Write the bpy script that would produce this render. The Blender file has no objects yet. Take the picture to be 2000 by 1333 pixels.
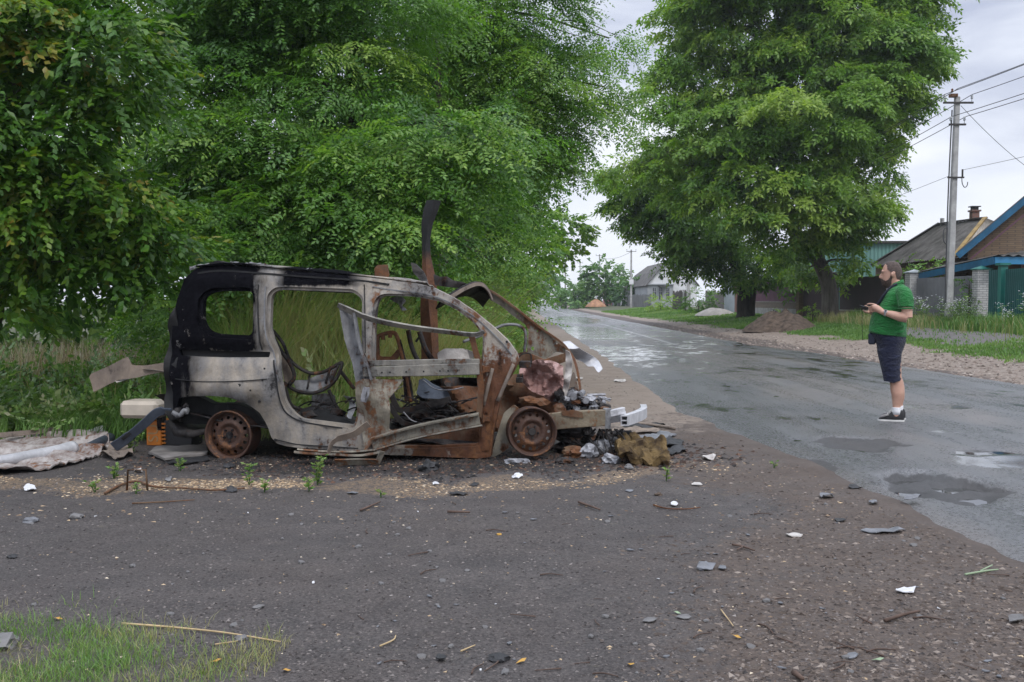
import bpy, bmesh, math, random
import numpy as np
from mathutils import Vector, Matrix, geometry, noise as mnoise
R = math.radians
random.seed(7)
RNG = np.random.default_rng(11)
SC = bpy.context.scene
COL = SC.collection

# ------------------------------------------------------------------ camera
CAM_H, FPX = 1.4, 1944.0
PITCH = math.atan(81.5 / FPX)
cam = bpy.data.cameras.new('camera')
cam.sensor_width = 36.0
cam.lens = 36.0 * FPX / 2000.0
cam.clip_start = 0.05
cam.clip_end = 5000
cam_o = bpy.data.objects.new('camera', cam)
COL.objects.link(cam_o)
cam_o.location = (0, 0, CAM_H)
cam_o.rotation_euler = (math.pi / 2 - PITCH, 0, 0)
SC.camera = cam_o

# ------------------------------------------------------------------ light
SUN_EL, SUN_AZ = R(52), R(150)          # azimuth measured from +Y towards +X
sun = bpy.data.lights.new('sun', 'SUN')
sun.energy = 1.35
sun.angle = R(16)
sun.color = (1.0, 0.965, 0.91)
sun_o = bpy.data.objects.new('sun', sun)
COL.objects.link(sun_o)
sd = Vector((math.sin(SUN_AZ) * math.cos(SUN_EL), math.cos(SUN_AZ) * math.cos(SUN_EL), math.sin(SUN_EL)))
sun_o.rotation_euler = sd.to_track_quat('Z', 'Y').to_euler()

SC.view_settings.view_transform = 'Standard'
SC.view_settings.look = 'None'
SC.view_settings.exposure = 0.22
SC.view_settings.gamma = 1.0

# world: hazy sky texture mostly hidden by a grey cloud deck
W = bpy.data.worlds.new('World')
SC.world = W
W.use_nodes = True
wt = W.node_tree
for n in list(wt.nodes):
    wt.nodes.remove(n)


class NG:
    """small wrapper around a node tree"""
    def __init__(s, tree):
        s.t = tree

    def new(s, typ, **kw):
        n = s.t.nodes.new(typ)
        ins = kw.pop('ins', {})
        for k, v in kw.items():
            setattr(n, k, v)
        for k, v in ins.items():
            s.set(n, k, v)
        return n

    def set(s, n, k, v):
        i = n.inputs[k]
        if isinstance(v, bpy.types.NodeSocket):
            s.t.links.new(v, i)
        elif isinstance(v, (tuple, list)) and len(v) == 3 and i.type == 'RGBA':
            i.default_value = (*v, 1)
        else:
            i.default_value = v

    def math(s, op, a, b=0.0, clamp=False):
        n = s.new('ShaderNodeMath', operation=op, use_clamp=clamp)
        s.set(n, 0, a); s.set(n, 1, b)
        return n.outputs[0]

    def mix(s, f, a, b, blend='MIX'):
        n = s.new('ShaderNodeMix', data_type='RGBA', blend_type=blend)
        s.set(n, 0, f); s.set(n, 6, a); s.set(n, 7, b)
        return n.outputs[2]

    def noise(s, scale, vec=None, detail=4.0, rough=0.55, dist=0.0, dim='3D'):
        n = s.new('ShaderNodeTexNoise', noise_dimensions=dim)
        s.set(n, 'Scale', scale); s.set(n, 'Detail', detail); s.set(n, 'Roughness', rough); s.set(n, 'Distortion', dist)
        if vec is not None:
            s.set(n, 'Vector', vec)
        return n.outputs['Fac']

    def vor(s, scale, vec=None, feature='F1', out='Distance', rnd=1.0):
        n = s.new('ShaderNodeTexVoronoi', feature=feature)
        s.set(n, 'Scale', scale); s.set(n, 'Randomness', rnd)
        if vec is not None:
            s.set(n, 'Vector', vec)
        return n.outputs[out]

    def ramp(s, f, *stops, interp='LINEAR'):
        n = s.new('ShaderNodeValToRGB')
        cr = n.color_ramp
        cr.interpolation = interp
        while len(cr.elements) < len(stops):
            cr.elements.new(0.5)
        for e, (p, c) in zip(cr.elements, stops):
            e.position = p
            e.color = (c, c, c, 1) if not isinstance(c, (tuple, list)) else (*c, 1)
        s.set(n, 0, f)
        return n.outputs[0]

    def mapr(s, v, a, b, c=0.0, d=1.0):
        n = s.new('ShaderNodeMapRange')
        n.clamp = True
        s.set(n, 0, v); s.set(n, 1, a); s.set(n, 2, b); s.set(n, 3, c); s.set(n, 4, d)
        return n.outputs[0]

    def coord(s, kind='Object', scale=None, rot=None):
        o = s.new('ShaderNodeTexCoord').outputs[kind]
        if scale is None and rot is None:
            return o
        m = s.new('ShaderNodeMapping')
        s.set(m, 'Vector', o)
        if scale is not None:
            s.set(m, 'Scale', scale)
        if rot is not None:
            s.set(m, 'Rotation', rot)
        return m.outputs[0]

    def pos(s, scale=None):
        o = s.new('ShaderNodeNewGeometry').outputs['Position']
        if scale is None:
            return o
        m = s.new('ShaderNodeMapping')
        s.set(m, 'Vector', o); s.set(m, 'Scale', scale)
        return m.outputs[0]

    def sep(s, v):
        n = s.new('ShaderNodeSeparateXYZ')
        s.set(n, 0, v)
        return n.outputs

    def attr(s, name):
        return s.new('ShaderNodeAttribute', attribute_name=name).outputs['Fac']

    def bump(s, h, strength=0.3, dist=0.02, normal=None):
        n = s.new('ShaderNodeBump')
        s.set(n, 'Strength', strength); s.set(n, 'Distance', dist); s.set(n, 'Height', h)
        if normal is not None:
            s.set(n, 'Normal', normal)
        return n.outputs[0]


g = NG(wt)
sky = g.new('ShaderNodeTexSky', sky_type='NISHITA', sun_disc=False, sun_elevation=SUN_EL, sun_rotation=SUN_AZ)
gen = g.new('ShaderNodeTexCoord').outputs['Generated']
mp = g.new('ShaderNodeMapping')
g.set(mp, 'Vector', gen); g.set(mp, 'Scale', (1.0, 1.0, 3.2)); g.set(mp, 'Location', (0.35, 0.1, 0.16))
cn = g.noise(3.1, mp.outputs[0], 6, 0.52, 0.35)
sz = g.sep(gen)[2]
low = g.ramp(cn, (0.36, (0.47, 0.515, 0.66)), (0.50, (0.72, 0.765, 0.88)), (0.60, (0.90, 0.925, 0.99)))
# near the horizon the deck is bright and even, overhead it is thick and brightest (overcast sky)
hz = g.mapr(sz, 0.02, 0.25, 0.9, 0.0)
low = g.mix(hz, low, (0.86, 0.895, 0.98))
zen = g.mapr(sz, 0.33, 0.75)
cl = g.mix(zen, low, (1.70, 1.82, 2.10))
skyn = g.mix(1.0, sky.outputs[0], (0.08, 0.08, 0.08), 'MULTIPLY')
fin = g.mix(0.92, skyn, cl)
bg = g.new('ShaderNodeBackground', ins={'Color': fin, 'Strength': 1.0})
wo = g.new('ShaderNodeOutputWorld')
wt.links.new(bg.outputs[0], wo.inputs[0])

# ------------------------------------------------------------------ helpers
FW = np.array((0, math.cos(PITCH), -math.sin(PITCH)))
UP = np.array((0, math.sin(PITCH), math.cos(PITCH)))
RT = np.array((1.0, 0, 0))
CP = np.array((0, 0, CAM_H))


def ray(px, py):
    return FW + RT * ((px - 1000.0) / FPX) + UP * ((666.5 - py) / FPX)


def at(px, py, Y):
    d = ray(px, py)
    return CP + d * (Y / d[1])


def gnd(px, py, z=0.0):
    d = ray(px, py)
    return CP + d * ((z - CAM_H) / d[2])


def smooth(a, b, x):
    t = np.clip((np.asarray(x, float) - a) / (b - a), 0, 1)
    return t * t * (3 - 2 * t)


def vnoise(x, y, s=1.0, seed=0):
    """value noise on numpy arrays, -1..1"""
    x = np.asarray(x, float) * s; y = np.asarray(y, float) * s
    xi = np.floor(x).astype(int); yi = np.floor(y).astype(int)
    fx = x - xi; fy = y - yi
    fx = fx * fx * (3 - 2 * fx); fy = fy * fy * (3 - 2 * fy)

    def h(a, b):
        v = np.sin(a * 127.1 + b * 311.7 + seed * 74.7) * 43758.5453
        return (v - np.floor(v)) * 2 - 1
    return (h(xi, yi) * (1 - fx) + h(xi + 1, yi) * fx) * (1 - fy) + (h(xi, yi + 1) * (1 - fx) + h(xi + 1, yi + 1) * fx) * fy


def fbm(x, y, s=1.0, seed=0, o=3):
    r = 0; a = 1
    for k in range(o):
        r = r + a * vnoise(x, y, s * 2 ** k, seed + k * 13)
        a *= 0.5
    return r


def link(o, parent=None):
    COL.objects.link(o)
    if parent is not None:
        o.parent = parent
    return o


def tag(o, label=None, cat=None, group=None, kind=None):
    if label: o['label'] = label
    if cat: o['category'] = cat
    if group: o['group'] = group
    if kind: o['kind'] = kind
    return o


def empty(name, loc=(0, 0, 0), rotz=0.0, label=None, cat=None, group=None):
    o = bpy.data.objects.new(name, None)
    o.empty_display_size = 0.2
    o.location = loc
    o.rotation_euler = (0, 0, rotz)
    link(o)
    return tag(o, label, cat, group)


def mesh_obj(name, verts, faces, mat, parent=None, smooth_=False, loc=None):
    me = bpy.data.meshes.new(name)
    me.from_pydata([tuple(map(float, v)) for v in verts], [], [tuple(f) for f in faces])
    me.update()
    if smooth_:
        me.polygons.foreach_set('use_smooth', [True] * len(me.polygons))
    o = bpy.data.objects.new(name, me)
    if mat is not None:
        for m in (mat if isinstance(mat, (list, tuple)) else [mat]):
            me.materials.append(m)
    if loc is not None:
        o.location = loc
    return link(o, parent)


def np_mesh(name, V, nper, mat, parent=None, tint=None, smooth_=False):
    """V (n*nper,3) : each consecutive nper vertices are one face"""
    V = np.ascontiguousarray(V, dtype=np.float32)
    nv = len(V); nf = nv // nper
    me = bpy.data.meshes.new(name)
    me.vertices.add(nv); me.loops.add(nv); me.polygons.add(nf)
    me.vertices.foreach_set('co', V.ravel())
    me.loops.foreach_set('vertex_index', np.arange(nv, dtype=np.int32))
    me.polygons.foreach_set('loop_start', np.arange(0, nv, nper, dtype=np.int32))
    try:
        me.polygons.foreach_set('loop_total', np.full(nf, nper, dtype=np.int32))
    except Exception:
        pass
    if tint is not None:
        a = me.attributes.new('tint', 'FLOAT', 'POINT')
        a.data.foreach_set('value', np.ascontiguousarray(tint, dtype=np.float32))
    me.update(calc_edges=True)
    if smooth_:
        me.polygons.foreach_set('use_smooth', np.ones(nf, dtype=bool))
    me.materials.append(mat)
    o = bpy.data.objects.new(name, me)
    return link(o, parent)


class MB:
    """collects simple shapes into one mesh"""
    def __init__(s):
        s.v = []; s.f = []

    def add(s, vs, fs):
        k = len(s.v)
        s.v += [tuple(map(float, p)) for p in vs]
        s.f += [tuple(i + k for i in f) for f in fs]

    def box(s, c, d, rotz=0.0, M=None):
        x, y, z = [q / 2 for q in d]
        P = [(-x, -y, -z), (x, -y, -z), (x, y, -z), (-x, y, -z), (-x, -y, z), (x, -y, z), (x, y, z), (-x, y, z)]
        if M is None:
            M = Matrix.Rotation(rotz, 3, 'Z')
        P = [tuple(M @ Vector(p) + Vector(c)) for p in P]
        s.add(P, [(0, 3, 2, 1), (4, 5, 6, 7), (0, 1, 5, 4), (1, 2, 6, 5), (2, 3, 7, 6), (3, 0, 4, 7)])

    def box2(s, a, b):
        s.box([(a[i] + b[i]) / 2 for i in range(3)], [abs(b[i] - a[i]) for i in range(3)])

    def tube(s, pts, r, n=8, cap=True):
        """round tube along points, r scalar or list"""
        pts = [Vector(p) for p in pts]
        m = len(pts)
        rs = [r] * m if not isinstance(r, (list, tuple, np.ndarray)) else list(r)
        V = []; ref = None
        for i in range(m):
            t = (pts[min(i + 1, m - 1)] - pts[max(i - 1, 0)])
            if t.length < 1e-9: t = Vector((0, 0, 1))
            t.normalize()
            if ref is None:
                ref = Vector((0, 0, 1)) if abs(t.z) < 0.9 else Vector((1, 0, 0))
            a = t.cross(ref)
            if a.length < 1e-6: a = t.cross(Vector((1, 0.3, 0)))
            a.normalize(); b = t.cross(a); ref = a.cross(t) * 1.0
            ref = b * -1 if False else (a.cross(t))
            for k in range(n):
                w = 2 * math.pi * k / n
                V.append(pts[i] + (a * math.cos(w) + b * math.sin(w)) * rs[i])
        F = []
        for i in range(m - 1):
            for k in range(n):
                k2 = (k + 1) % n
                F.append((i * n + k, i * n + k2, (i + 1) * n + k2, (i + 1) * n + k))
        if cap:
            F.append(tuple(range(n - 1, -1, -1)))
            F.append(tuple((m - 1) * n + k for k in range(n)))
        s.add(V, F)

    def strip(s, pts, wdir, width, thick):
        """rectangular bar swept along pts; wdir = direction of the width (one or a list), thick = across"""
        pts = [Vector(p) for p in pts]; m = len(pts)
        V = []
        for i in range(m):
            t = (pts[min(i + 1, m - 1)] - pts[max(i - 1, 0)]).normalized()
            wd = Vector(wdir[i]) if isinstance(wdir, list) else Vector(wdir)
            wd = (wd - t * wd.dot(t)).normalized()
            nn = t.cross(wd).normalized()
            ww = (width[i] if isinstance(width, (list, tuple)) else width) / 2
            th = (thick[i] if isinstance(thick, (list, tuple)) else thick) / 2
            V += [pts[i] - wd * ww - nn * th, pts[i] + wd * ww - nn * th, pts[i] + wd * ww + nn * th, pts[i] - wd * ww + nn * th]
        F = [(3, 2, 1, 0)]
        for i in range(m - 1):
            a = i * 4; b = a + 4
            for k in range(4):
                k2 = (k + 1) % 4
                F.append((a + k, a + k2, b + k2, b + k))
        F.append(tuple((m - 1) * 4 + k for k in range(4)))
        s.add(V, F)

    def lathe(s, prof, origin, axis, n=40, xdir=None):
        """profile [(r, h)] about an axis (closed on itself if the ends meet)"""
        ax = Vector(axis).normalized()
        a = Vector(xdir) if xdir is not None else (ax.cross(Vector((0, 0, 1))) if abs(ax.z) < 0.9 else Vector((1, 0, 0)))
        a = (a - ax * a.dot(ax)).normalized(); b = ax.cross(a)
        o = Vector(origin); m = len(prof)
        V = []
        for (r, h) in prof:
            for k in range(n):
                w = 2 * math.pi * k / n
                V.append(o + ax * h + (a * math.cos(w) + b * math.sin(w)) * r)
        F = []
        for i in range(m - 1):
            for k in range(n):
                k2 = (k + 1) % n
                F.append((i * n + k, i * n + k2, (i + 1) * n + k2, (i + 1) * n + k))
        s.add(V, F)

    def build(s, name, mat, parent=None, smooth_=False, loc=None, bevel=0.0):
        o = mesh_obj(name, s.v, s.f, mat, parent, smooth_, loc)
        bm = bmesh.new(); bm.from_mesh(o.data)
        bmesh.ops.recalc_face_normals(bm, faces=bm.faces)
        if bevel:
            bmesh.ops.bevel(bm, geom=[e for e in bm.edges if len(e.link_faces) == 2 and e.calc_face_angle(0) > 0.6], offset=bevel, segments=1, affect='EDGES')
        bm.to_mesh(o.data); bm.free()
        return o


def spline(pts, n=8):
    """catmull-rom through pts"""
    P = [np.array(p, float) for p in pts]
    P = [2 * P[0] - P[1]] + P + [2 * P[-1] - P[-2]]
    out = []
    for i in range(1, len(P) - 2):
        for k in range(n):
            t = k / n
            out.append(0.5 * ((2 * P[i]) + (-P[i - 1] + P[i + 1]) * t + (2 * P[i - 1] - 5 * P[i] + 4 * P[i + 1] - P[i + 2]) * t * t + (-P[i - 1] + 3 * P[i] - 3 * P[i + 1] + P[i + 2]) * t ** 3))
    out.append(P[-2])
    return [tuple(q) for q in out]


def new_mat(name):
    m = bpy.data.materials.new(name)
    m.use_nodes = True
    t = m.node_tree
    g = NG(t)
    b = t.nodes['Principled BSDF']
    return m, g, b


def simple_mat(name, col, rough=0.6, metal=0.0, var=0.25, scale=6.0, bump=0.0, spec=0.5, col2=None):
    m, g, b = new_mat(name)
    n = g.noise(scale, g.coord(), 5, 0.6)
    c2 = col2 if col2 else tuple(q * (1 - var) for q in col)
    c1 = tuple(min(1, q * (1 + var * 0.5)) for q in col)
    g.set(b, 'Base Color', g.ramp(n, (0.33, c2), (0.67, c1)))
    b.inputs['Roughness'].default_value = rough
    b.inputs['Metallic'].default_value = metal
    b.inputs['Specular IOR Level'].default_value = spec
    if bump:
        g.set(b, 'Normal', g.bump(g.noise(scale * 6, g.coord(), 4, 0.6), bump, 0.01))
    return m

# ================================================================== SETTING
def curve(Y):
    Y = np.asarray(Y, float)
    q = np.clip(Y - 50, 0, 180)
    return 0.00008 * q * q + np.clip(Y - 230, 0, 1e9) * 0.0288


def road_l(Y):
    return np.interp(Y, [-40, 5, 8.6, 11, 13.3, 17, 23.7, 60, 400], [2.75, 2.70, 2.46, 2.2, 2.02, 2.05, 2.15, 2.35, 2.5]) + curve(Y)


def road_r(Y):
    return np.interp(Y, [-40, 10, 16, 24, 31, 60, 400], [8.5, 8.5, 8.4, 8.1, 7.4, 7.4, 7.6]) + curve(Y)


def gz(X, Y):
    X = np.asarray(X, float); Y = np.asarray(Y, float)
    xr = X - curve(Y)
    z = smooth(8.4, 11, xr) * 0.15 + smooth(10.5, 14, xr) * 0.30
    z = z - 0.055 * smooth(0.4, -2.2, X) * smooth(7.0, 9.3, Y) * (1 - smooth(40, 90, Y))
    z = z + 0.012 * fbm(X, Y, 0.7, 3) * smooth(2.4, 1.6, xr) + 0.03 * fbm(X, Y, 0.5, 5) * smooth(9, 10, xr)
    return z


def graded(lo, hi, near_lo, near_hi, step, grow=1.18):
    a = list(np.arange(near_lo, near_hi, step))
    s = step; x = near_hi; up = []
    while x < hi:
        up.append(x); s *= grow; x += s
    up.append(hi)
    s = step; x = near_lo; dn = []
    while x > lo:
        s *= grow; x -= s
        dn.append(max(x, lo))
    return np.array(sorted(set(dn)) + a + up)


def ground_masks(X, Y):
    xr = X - curve(Y)
    n1 = fbm(X, Y, 0.9, 21); n2 = fbm(X, Y, 2.1, 31)
    # grass of the left field
    edge = np.interp(X, [-30, -4, -1.5, -0.2, 0.3], [10.1, 10.2, 10.5, 11.6, 13.0])
    left = smooth(-0.25, 0.35, (Y - edge) / 1.0 + n1 * 0.25) * smooth(0.45, -0.15, xr + n1 * 0.25)
    right = smooth(-0.3, 0.3, xr - np.interp(Y, [0, 20, 30, 44, 80, 300], [10.4, 10.4, 10.9, 10.0, 9.6, 9.3]) + n1 * 0.5)
    # gravelled footpath crossing the right verge
    path = smooth(1.5, 0.7, np.abs(xr - (10.0 + (31.5 - Y) * -0.05 + 3.0)) + n2 * 0.2) * smooth(23, 26, Y) * smooth(37, 33, Y)
    right = right * (1 - 0.95 * path)
    tuft = smooth(0.25, -0.15, np.hypot((X + 2.35) / 1.25, (Y - 3.60) / 0.92) - 0.85 + n2 * 0.16)
    litter = smooth(0.45, 0.9, 1 - np.abs((Y - np.interp(X, [-6, -3.5, -1.5, 0.3, 1.2], [7.9, 7.55, 7.5, 7.35, 8.2])) / 0.95) + n2 * 0.32) * smooth(2.0, 0.9, X)
    soot = smooth(1.15, 0.55, np.hypot((X + 0.9) / 2.6, (Y - 9.0 + 0.05 * X) / 1.25) + n2 * 0.18)
    brown = smooth(0.0, 1.5, xr - np.interp(Y, [0, 4, 6, 9, 12], [-0.4, 0.1, 0.9, 1.0, 0.2]) + n1 * 0.5)
    sand = smooth(8.2, 8.9, xr + n1 * 0.25) + smooth(10.5, 13, Y + n1) * smooth(3, 2, xr) * smooth(-0.7, 0.2, xr)
    return left, right, tuft, litter, soot, brown, np.clip(sand, 0, 1), path


gx = graded(-500, 500, -7.5, 13, 0.16)
gy = graded(-60, 800, 2.2, 24, 0.16)
GX, GY = np.meshgrid(gx, gy)
GZ = gz(GX, GY)
rl, rr = road_l(GY), road_r(GY)
GZ = GZ - 0.14 * smooth(0.12, 0.5, GX - rl) * smooth(0.12, 0.5, rr - GX)
nx, ny = len(gx), len(gy)
gv = np.stack([GX, GY, GZ], -1).reshape(-1, 3)
idx = np.arange(nx * ny).reshape(ny, nx)
gf = np.stack([idx[:-1, :-1], idx[:-1, 1:], idx[1:, 1:], idx[1:, :-1]], -1).reshape(-1, 4)

# ---- ground material
m_ground, g, b = new_mat('ground_mix')
P = g.pos()
fine = g.noise(26, P, 6, 0.7)
grit = g.noise(70, P, 3, 0.8)
patch = g.noise(1.1, P, 6, 0.6)
patch2 = g.noise(3.7, P, 5, 0.65)
grav = g.mix(g.mapr(patch2, 0.35, 0.7), (0.040, 0.033, 0.031), (0.092, 0.076, 0.070))
grav = g.mix(g.mapr(patch, 0.42, 0.66, 0, 0.6), grav, (0.066, 0.050, 0.042))
grav = g.mix(g.mapr(g.noise(0.45, P, 4, 0.6), 0.42, 0.62, 0, 0.45), grav, (0.036, 0.030, 0.029))
grav = g.mix(g.mapr(grit, 0.40, 0.62), g.mix(0.5, grav, (0.012, 0.012, 0.013)), g.mix(0.24, grav, (0.17, 0.155, 0.15)))
# pale chips lying in the gravel
sp = g.vor(30, P, 'F1'); spc = g.vor(30, P, 'F1', 'Color')
chip = g.math('MULTIPLY', g.mapr(sp, 0.13, 0.20, 1, 0), g.mapr(g.sep(spc)[0], 0.84, 0.86))
grav = g.mix(g.math('MULTIPLY', chip, 0.35), grav, (0.24, 0.22, 0.20))
brn = g.mix(g.mapr(fine, 0.3, 0.7), (0.052, 0.038, 0.031), (0.105, 0.080, 0.066))
brn = g.mix(g.mapr(patch2, 0.4, 0.75, 0, 0.6), brn, (0.050, 0.041, 0.037))
brn = g.mix(g.math('MULTIPLY', chip, 0.5), brn, (0.25, 0.2, 0.16))
san = g.mix(g.mapr(fine, 0.25, 0.75), (0.14, 0.11, 0.09), (0.27, 0.22, 0.18))
san = g.mix(g.mapr(patch2, 0.45, 0.7, 0, 0.7), san, (0.15, 0.115, 0.09))
lit = g.mix(g.mapr(grit, 0.35, 0.68), (0.075, 0.05, 0.032), (0.32, 0.225, 0.135))
soil = g.mix(g.mapr(fine, 0.3, 0.7), (0.035, 0.038, 0.018), (0.075, 0.085, 0.03))
soo = g.mix(g.mapr(fine, 0.35, 0.7), (0.008, 0.007, 0.007), (0.03, 0.023, 0.02))
nsh = g.math('MULTIPLY', g.math('SUBTRACT', g.noise(7, P, 9, 0.78), 0.5), 2.6)


def thr(a, lo=0.3, hi=0.7):
    return g.mapr(g.math('ADD', g.attr(a), nsh), lo, hi)


c = g.mix(thr('brown'), grav, brn)
c = g.mix(thr('sand'), c, san)
c = g.mix(g.math('MULTIPLY', thr('soot', 0.3, 0.75), 0.92), c, soo)
c = g.mix(g.math('MULTIPLY', g.math('MULTIPLY', thr('litter', 0.34, 0.74), g.mapr(g.noise(38, P, 4, 0.8), 0.44, 0.56)), 0.9), c, lit)
c = g.mix(thr('grassy'), c, soil)
c = g.mix(thr('path'), c, (0.11, 0.10, 0.095))
g.set(b, 'Base Color', c)
g.set(b, 'Roughness', g.mapr(g.noise(2.3, P, 4, 0.6), 0.35, 0.7, 0.62, 0.95))
b.inputs['Specular IOR Level'].default_value = 0.35
hgt = g.math('ADD', g.math('MULTIPLY', fine, 1.0), g.math('MULTIPLY', grit, 0.45))
# worn tyre tread prints along the edge of the road
sx = g.sep(P)
tw = g.math('ADD', sx[0], g.math('MULTIPLY', sx[1], 0.075))
band = g.math('MULTIPLY', g.mapr(tw, 2.16, 2.24), g.mapr(tw, 2.50, 2.58, 1, 0))
tread = g.math('SINE', g.math('MULTIPLY', g.math('ADD', sx[1], g.math('MULTIPLY', g.math('ABSOLUTE', g.math('SUBTRACT', tw, 2.37)), 1.2)), 95.0))
hgt = g.math('ADD', hgt, g.math('MULTIPLY', g.math('MULTIPLY', band, tread), 0.22))
g.set(b, 'Normal', g.bump(hgt, 0.55, 0.022))

ground = mesh_obj('ground', gv, gf, m_ground, smooth_=True)
tag(ground, kind='structure')
L_, R_, T_, LI, SO, BR, SA, PA = ground_masks(gv[:, 0], gv[:, 1])
for nm, val in (('grassy', np.clip(L_ + R_ + T_ * 0.3, 0, 1)), ('litter', LI), ('soot', SO), ('brown', BR), ('sand', SA), ('path', PA)):
    a = ground.data.attributes.new(nm, 'FLOAT', 'POINT')
    a.data.foreach_set('value', np.ascontiguousarray(val, dtype=np.float32))

# ---- road
POT = []   # x, y, rx, ry, depth
for (px, py, rxp, ryp, d) in ((1665, 868, 85, 17, 0.05), (1835, 952, 105, 30, 0.085), (1925, 888, 75, 7, 0.018), (1590, 906, 45, 13, 0.03),
                              (1480, 758, 70, 7, 0.014), (1515, 778, 22, 4, 0.012), (1790, 935, 60, 12, 0.035), (1560, 862, 30, 6, 0.012), (1690, 880, 45, 8, 0.03)):
    p = gnd(px, py)
    POT.append((p[0], p[1], rxp / FPX * p[1], ryp * p[1] * p[1] / (FPX * CAM_H), d))
ry_ = np.concatenate([np.arange(-40, 3, 0.6), np.arange(3, 15, 0.07), np.arange(15, 60, 0.4), np.arange(60, 460, 4)])
rt = np.linspace(0, 1, 92)
RY, RTT = np.meshgrid(ry_, rt, indexing='ij')
wl = road_l(RY) + 0.10 * fbm(RY * 0 + 3.3, RY, 1.3, 8, 4) * smooth(80, 10, RY)
wr = road_r(RY) + 0.10 * fbm(RY * 0 + 9.3, RY, 0.9, 18, 3)
RX = wl + (wr - wl) * RTT
RZ = np.full_like(RX, 0.006) + 0.03 * np.sin(np.clip(RTT, 0, 1) * math.pi)
ed = np.minimum(RX - wl, wr - RX)
RZ -= 0.03 * smooth(0.10, 0.0, ed)
pn = fbm(RX, RY, 3.2, 41, 4)
POTW = np.zeros_like(RZ)
for (x, y, a, b_, d) in POT:
    q = np.hypot((RX - x) / a, (RY - y) / b_) + pn * 0.28
    POTW = np.maximum(POTW, smooth(1.15, 0.8, q) * min(1, d / .03))
    RZ -= d * smooth(1.12, 0.72, q) * (0.75 + 0.5 * fbm(RX, RY, 4.5, 55, 3))
RZ += 0.004 * fbm(RX, RY, 1.1, 66, 3)
rv = np.stack([RX, RY, RZ], -1).reshape(-1, 3)
ri = np.arange(RX.size).reshape(RX.shape)
rf = np.stack([ri[:-1, :-1], ri[:-1, 1:], ri[1:, 1:], ri[1:, :-1]], -1).reshape(-1, 4)
m_road, g, b = new_mat('wet_asphalt')
P = g.pos()
n_big = g.noise(0.55, g.pos((1.0, 0.45, 1.0)), 6, 0.6)
n_mid = g.noise(2.2, g.pos((1.0, 0.5, 1)), 6, 0.65)
n_fin = g.noise(70, P, 4, 0.7)
wet = g.mapr(g.math('ADD', g.math('MULTIPLY', n_big, 0.65), g.math('MULTIPLY', n_mid, 0.45)), 0.46, 0.62)
film = g.mapr(g.math('ADD', g.math('ADD', g.math('MULTIPLY', n_big, 0.55), g.math('MULTIPLY', n_mid, 0.55)), g.math('ADD', g.mapr(g.sep(P)[1], 10, 26, -0.045, 0.02), g.math('MULTIPLY', g.mapr(g.sep(P)[0], 3.6, 4.4), g.mapr(g.sep(P)[1], 11.5, 9.5, 0, 0.040)))), 0.60, 0.66)
film = g.math('MAXIMUM', film, g.mapr(g.math('ADD', g.attr('film'), g.math('MULTIPLY', g.math('SUBTRACT', g.noise(2.6, g.pos((1, 0.6, 1)), 7, 0.7), 0.5), 1.7)), 0.45, 0.62))
asph = g.mix(g.mapr(n_fin, 0.3, 0.7), (0.016, 0.016, 0.019), (0.120, 0.118, 0.122))
trk = g.noise(1.0, g.pos((2.6, 0.07, 1)), 4, 0.6)
asph = g.mix(g.mapr(trk, 0.40, 0.6, 0, 0.55), asph, (0.030, 0.030, 0.034))
sx0 = g.sep(P)
crown_ = g.math('MULTIPLY', g.math('MULTIPLY', g.mapr(sx0[0], 3.9, 4.6), g.mapr(sx0[0], 5.2, 5.9, 1, 0)), g.math('MULTIPLY', g.mapr(sx0[1], 10, 15), g.mapr(sx0[1], 26, 34, 1, 0)))
dust = g.mapr(g.math('ADD', g.noise(0.9, g.pos((1, 0.25, 1)), 5, 0.6), g.math('MULTIPLY', crown_, 0.16)), 0.45, 0.64, 0, 0.75)
asph = g.mix(dust, asph, (0.105, 0.085, 0.075))
asph = g.mix(g.math('MULTIPLY', wet, 0.45), asph, (0.02, 0.02, 0.022))
# darker asphalt in the potholes, edge broken up by noise
sz_ = g.sep(P)[2]
pot_ = g.mapr(g.math('ADD', g.attr('pot'), g.math('ADD', g.math('MULTIPLY', g.math('SUBTRACT', g.noise(6, P, 6, 0.7), 0.5), 1.3), g.math('MULTIPLY', g.math('SUBTRACT', n_fin, 0.5), 0.5))), 0.50, 0.70)
asph = g.mix(g.math('MULTIPLY', pot_, 0.6), asph, (0.028, 0.027, 0.026))
ck = g.vor(0.55, g.new('ShaderNodeVectorMath', operation='ADD', ins={0: P, 1: g.new('ShaderNodeTexNoise', ins={'Vector': P, 'Scale': 1.5, 'Detail': 5.0}).outputs['Color']}).outputs[0], 'DISTANCE_TO_EDGE')
asph = g.mix(g.math('MULTIPLY', g.mapr(ck, 0.004, 0.014, 1, 0), g.mapr(n_mid, 0.5, 0.6, 0, 0.8)), asph, (0.012, 0.012, 0.012))
# worn white centre line (repainted only in the distance)
sx = g.sep(P)
line = g.math('MULTIPLY', g.mapr(sx[0], 4.86, 4.88), g.mapr(sx[0], 4.98, 5.00, 1, 0))
line = g.math('MULTIPLY', line, g.mapr(sx[1], 27, 32))
line = g.math('MULTIPLY', line, g.mapr(g.noise(9, P, 4, 0.7), 0.38, 0.5, 0.25, 1))
asph = g.mix(g.math('MULTIPLY', line, 0.5), asph, (0.55, 0.55, 0.56))
g.set(b, 'Base Color', asph)
rgh = g.mix(wet, (0.42, 0.42, 0.42), (0.29, 0.29, 0.29))
rgh = g.mix(g.mapr(trk, 0.42, 0.58, 0, 0.6), rgh, (0.22, 0.22, 0.22))
rgh = g.mix(film, rgh, (0.11, 0.11, 0.11))
rgh = g.mix(pot_, rgh, (0.6, 0.6, 0.6))
grain = g.noise(42, P, 3, 0.75)
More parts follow.
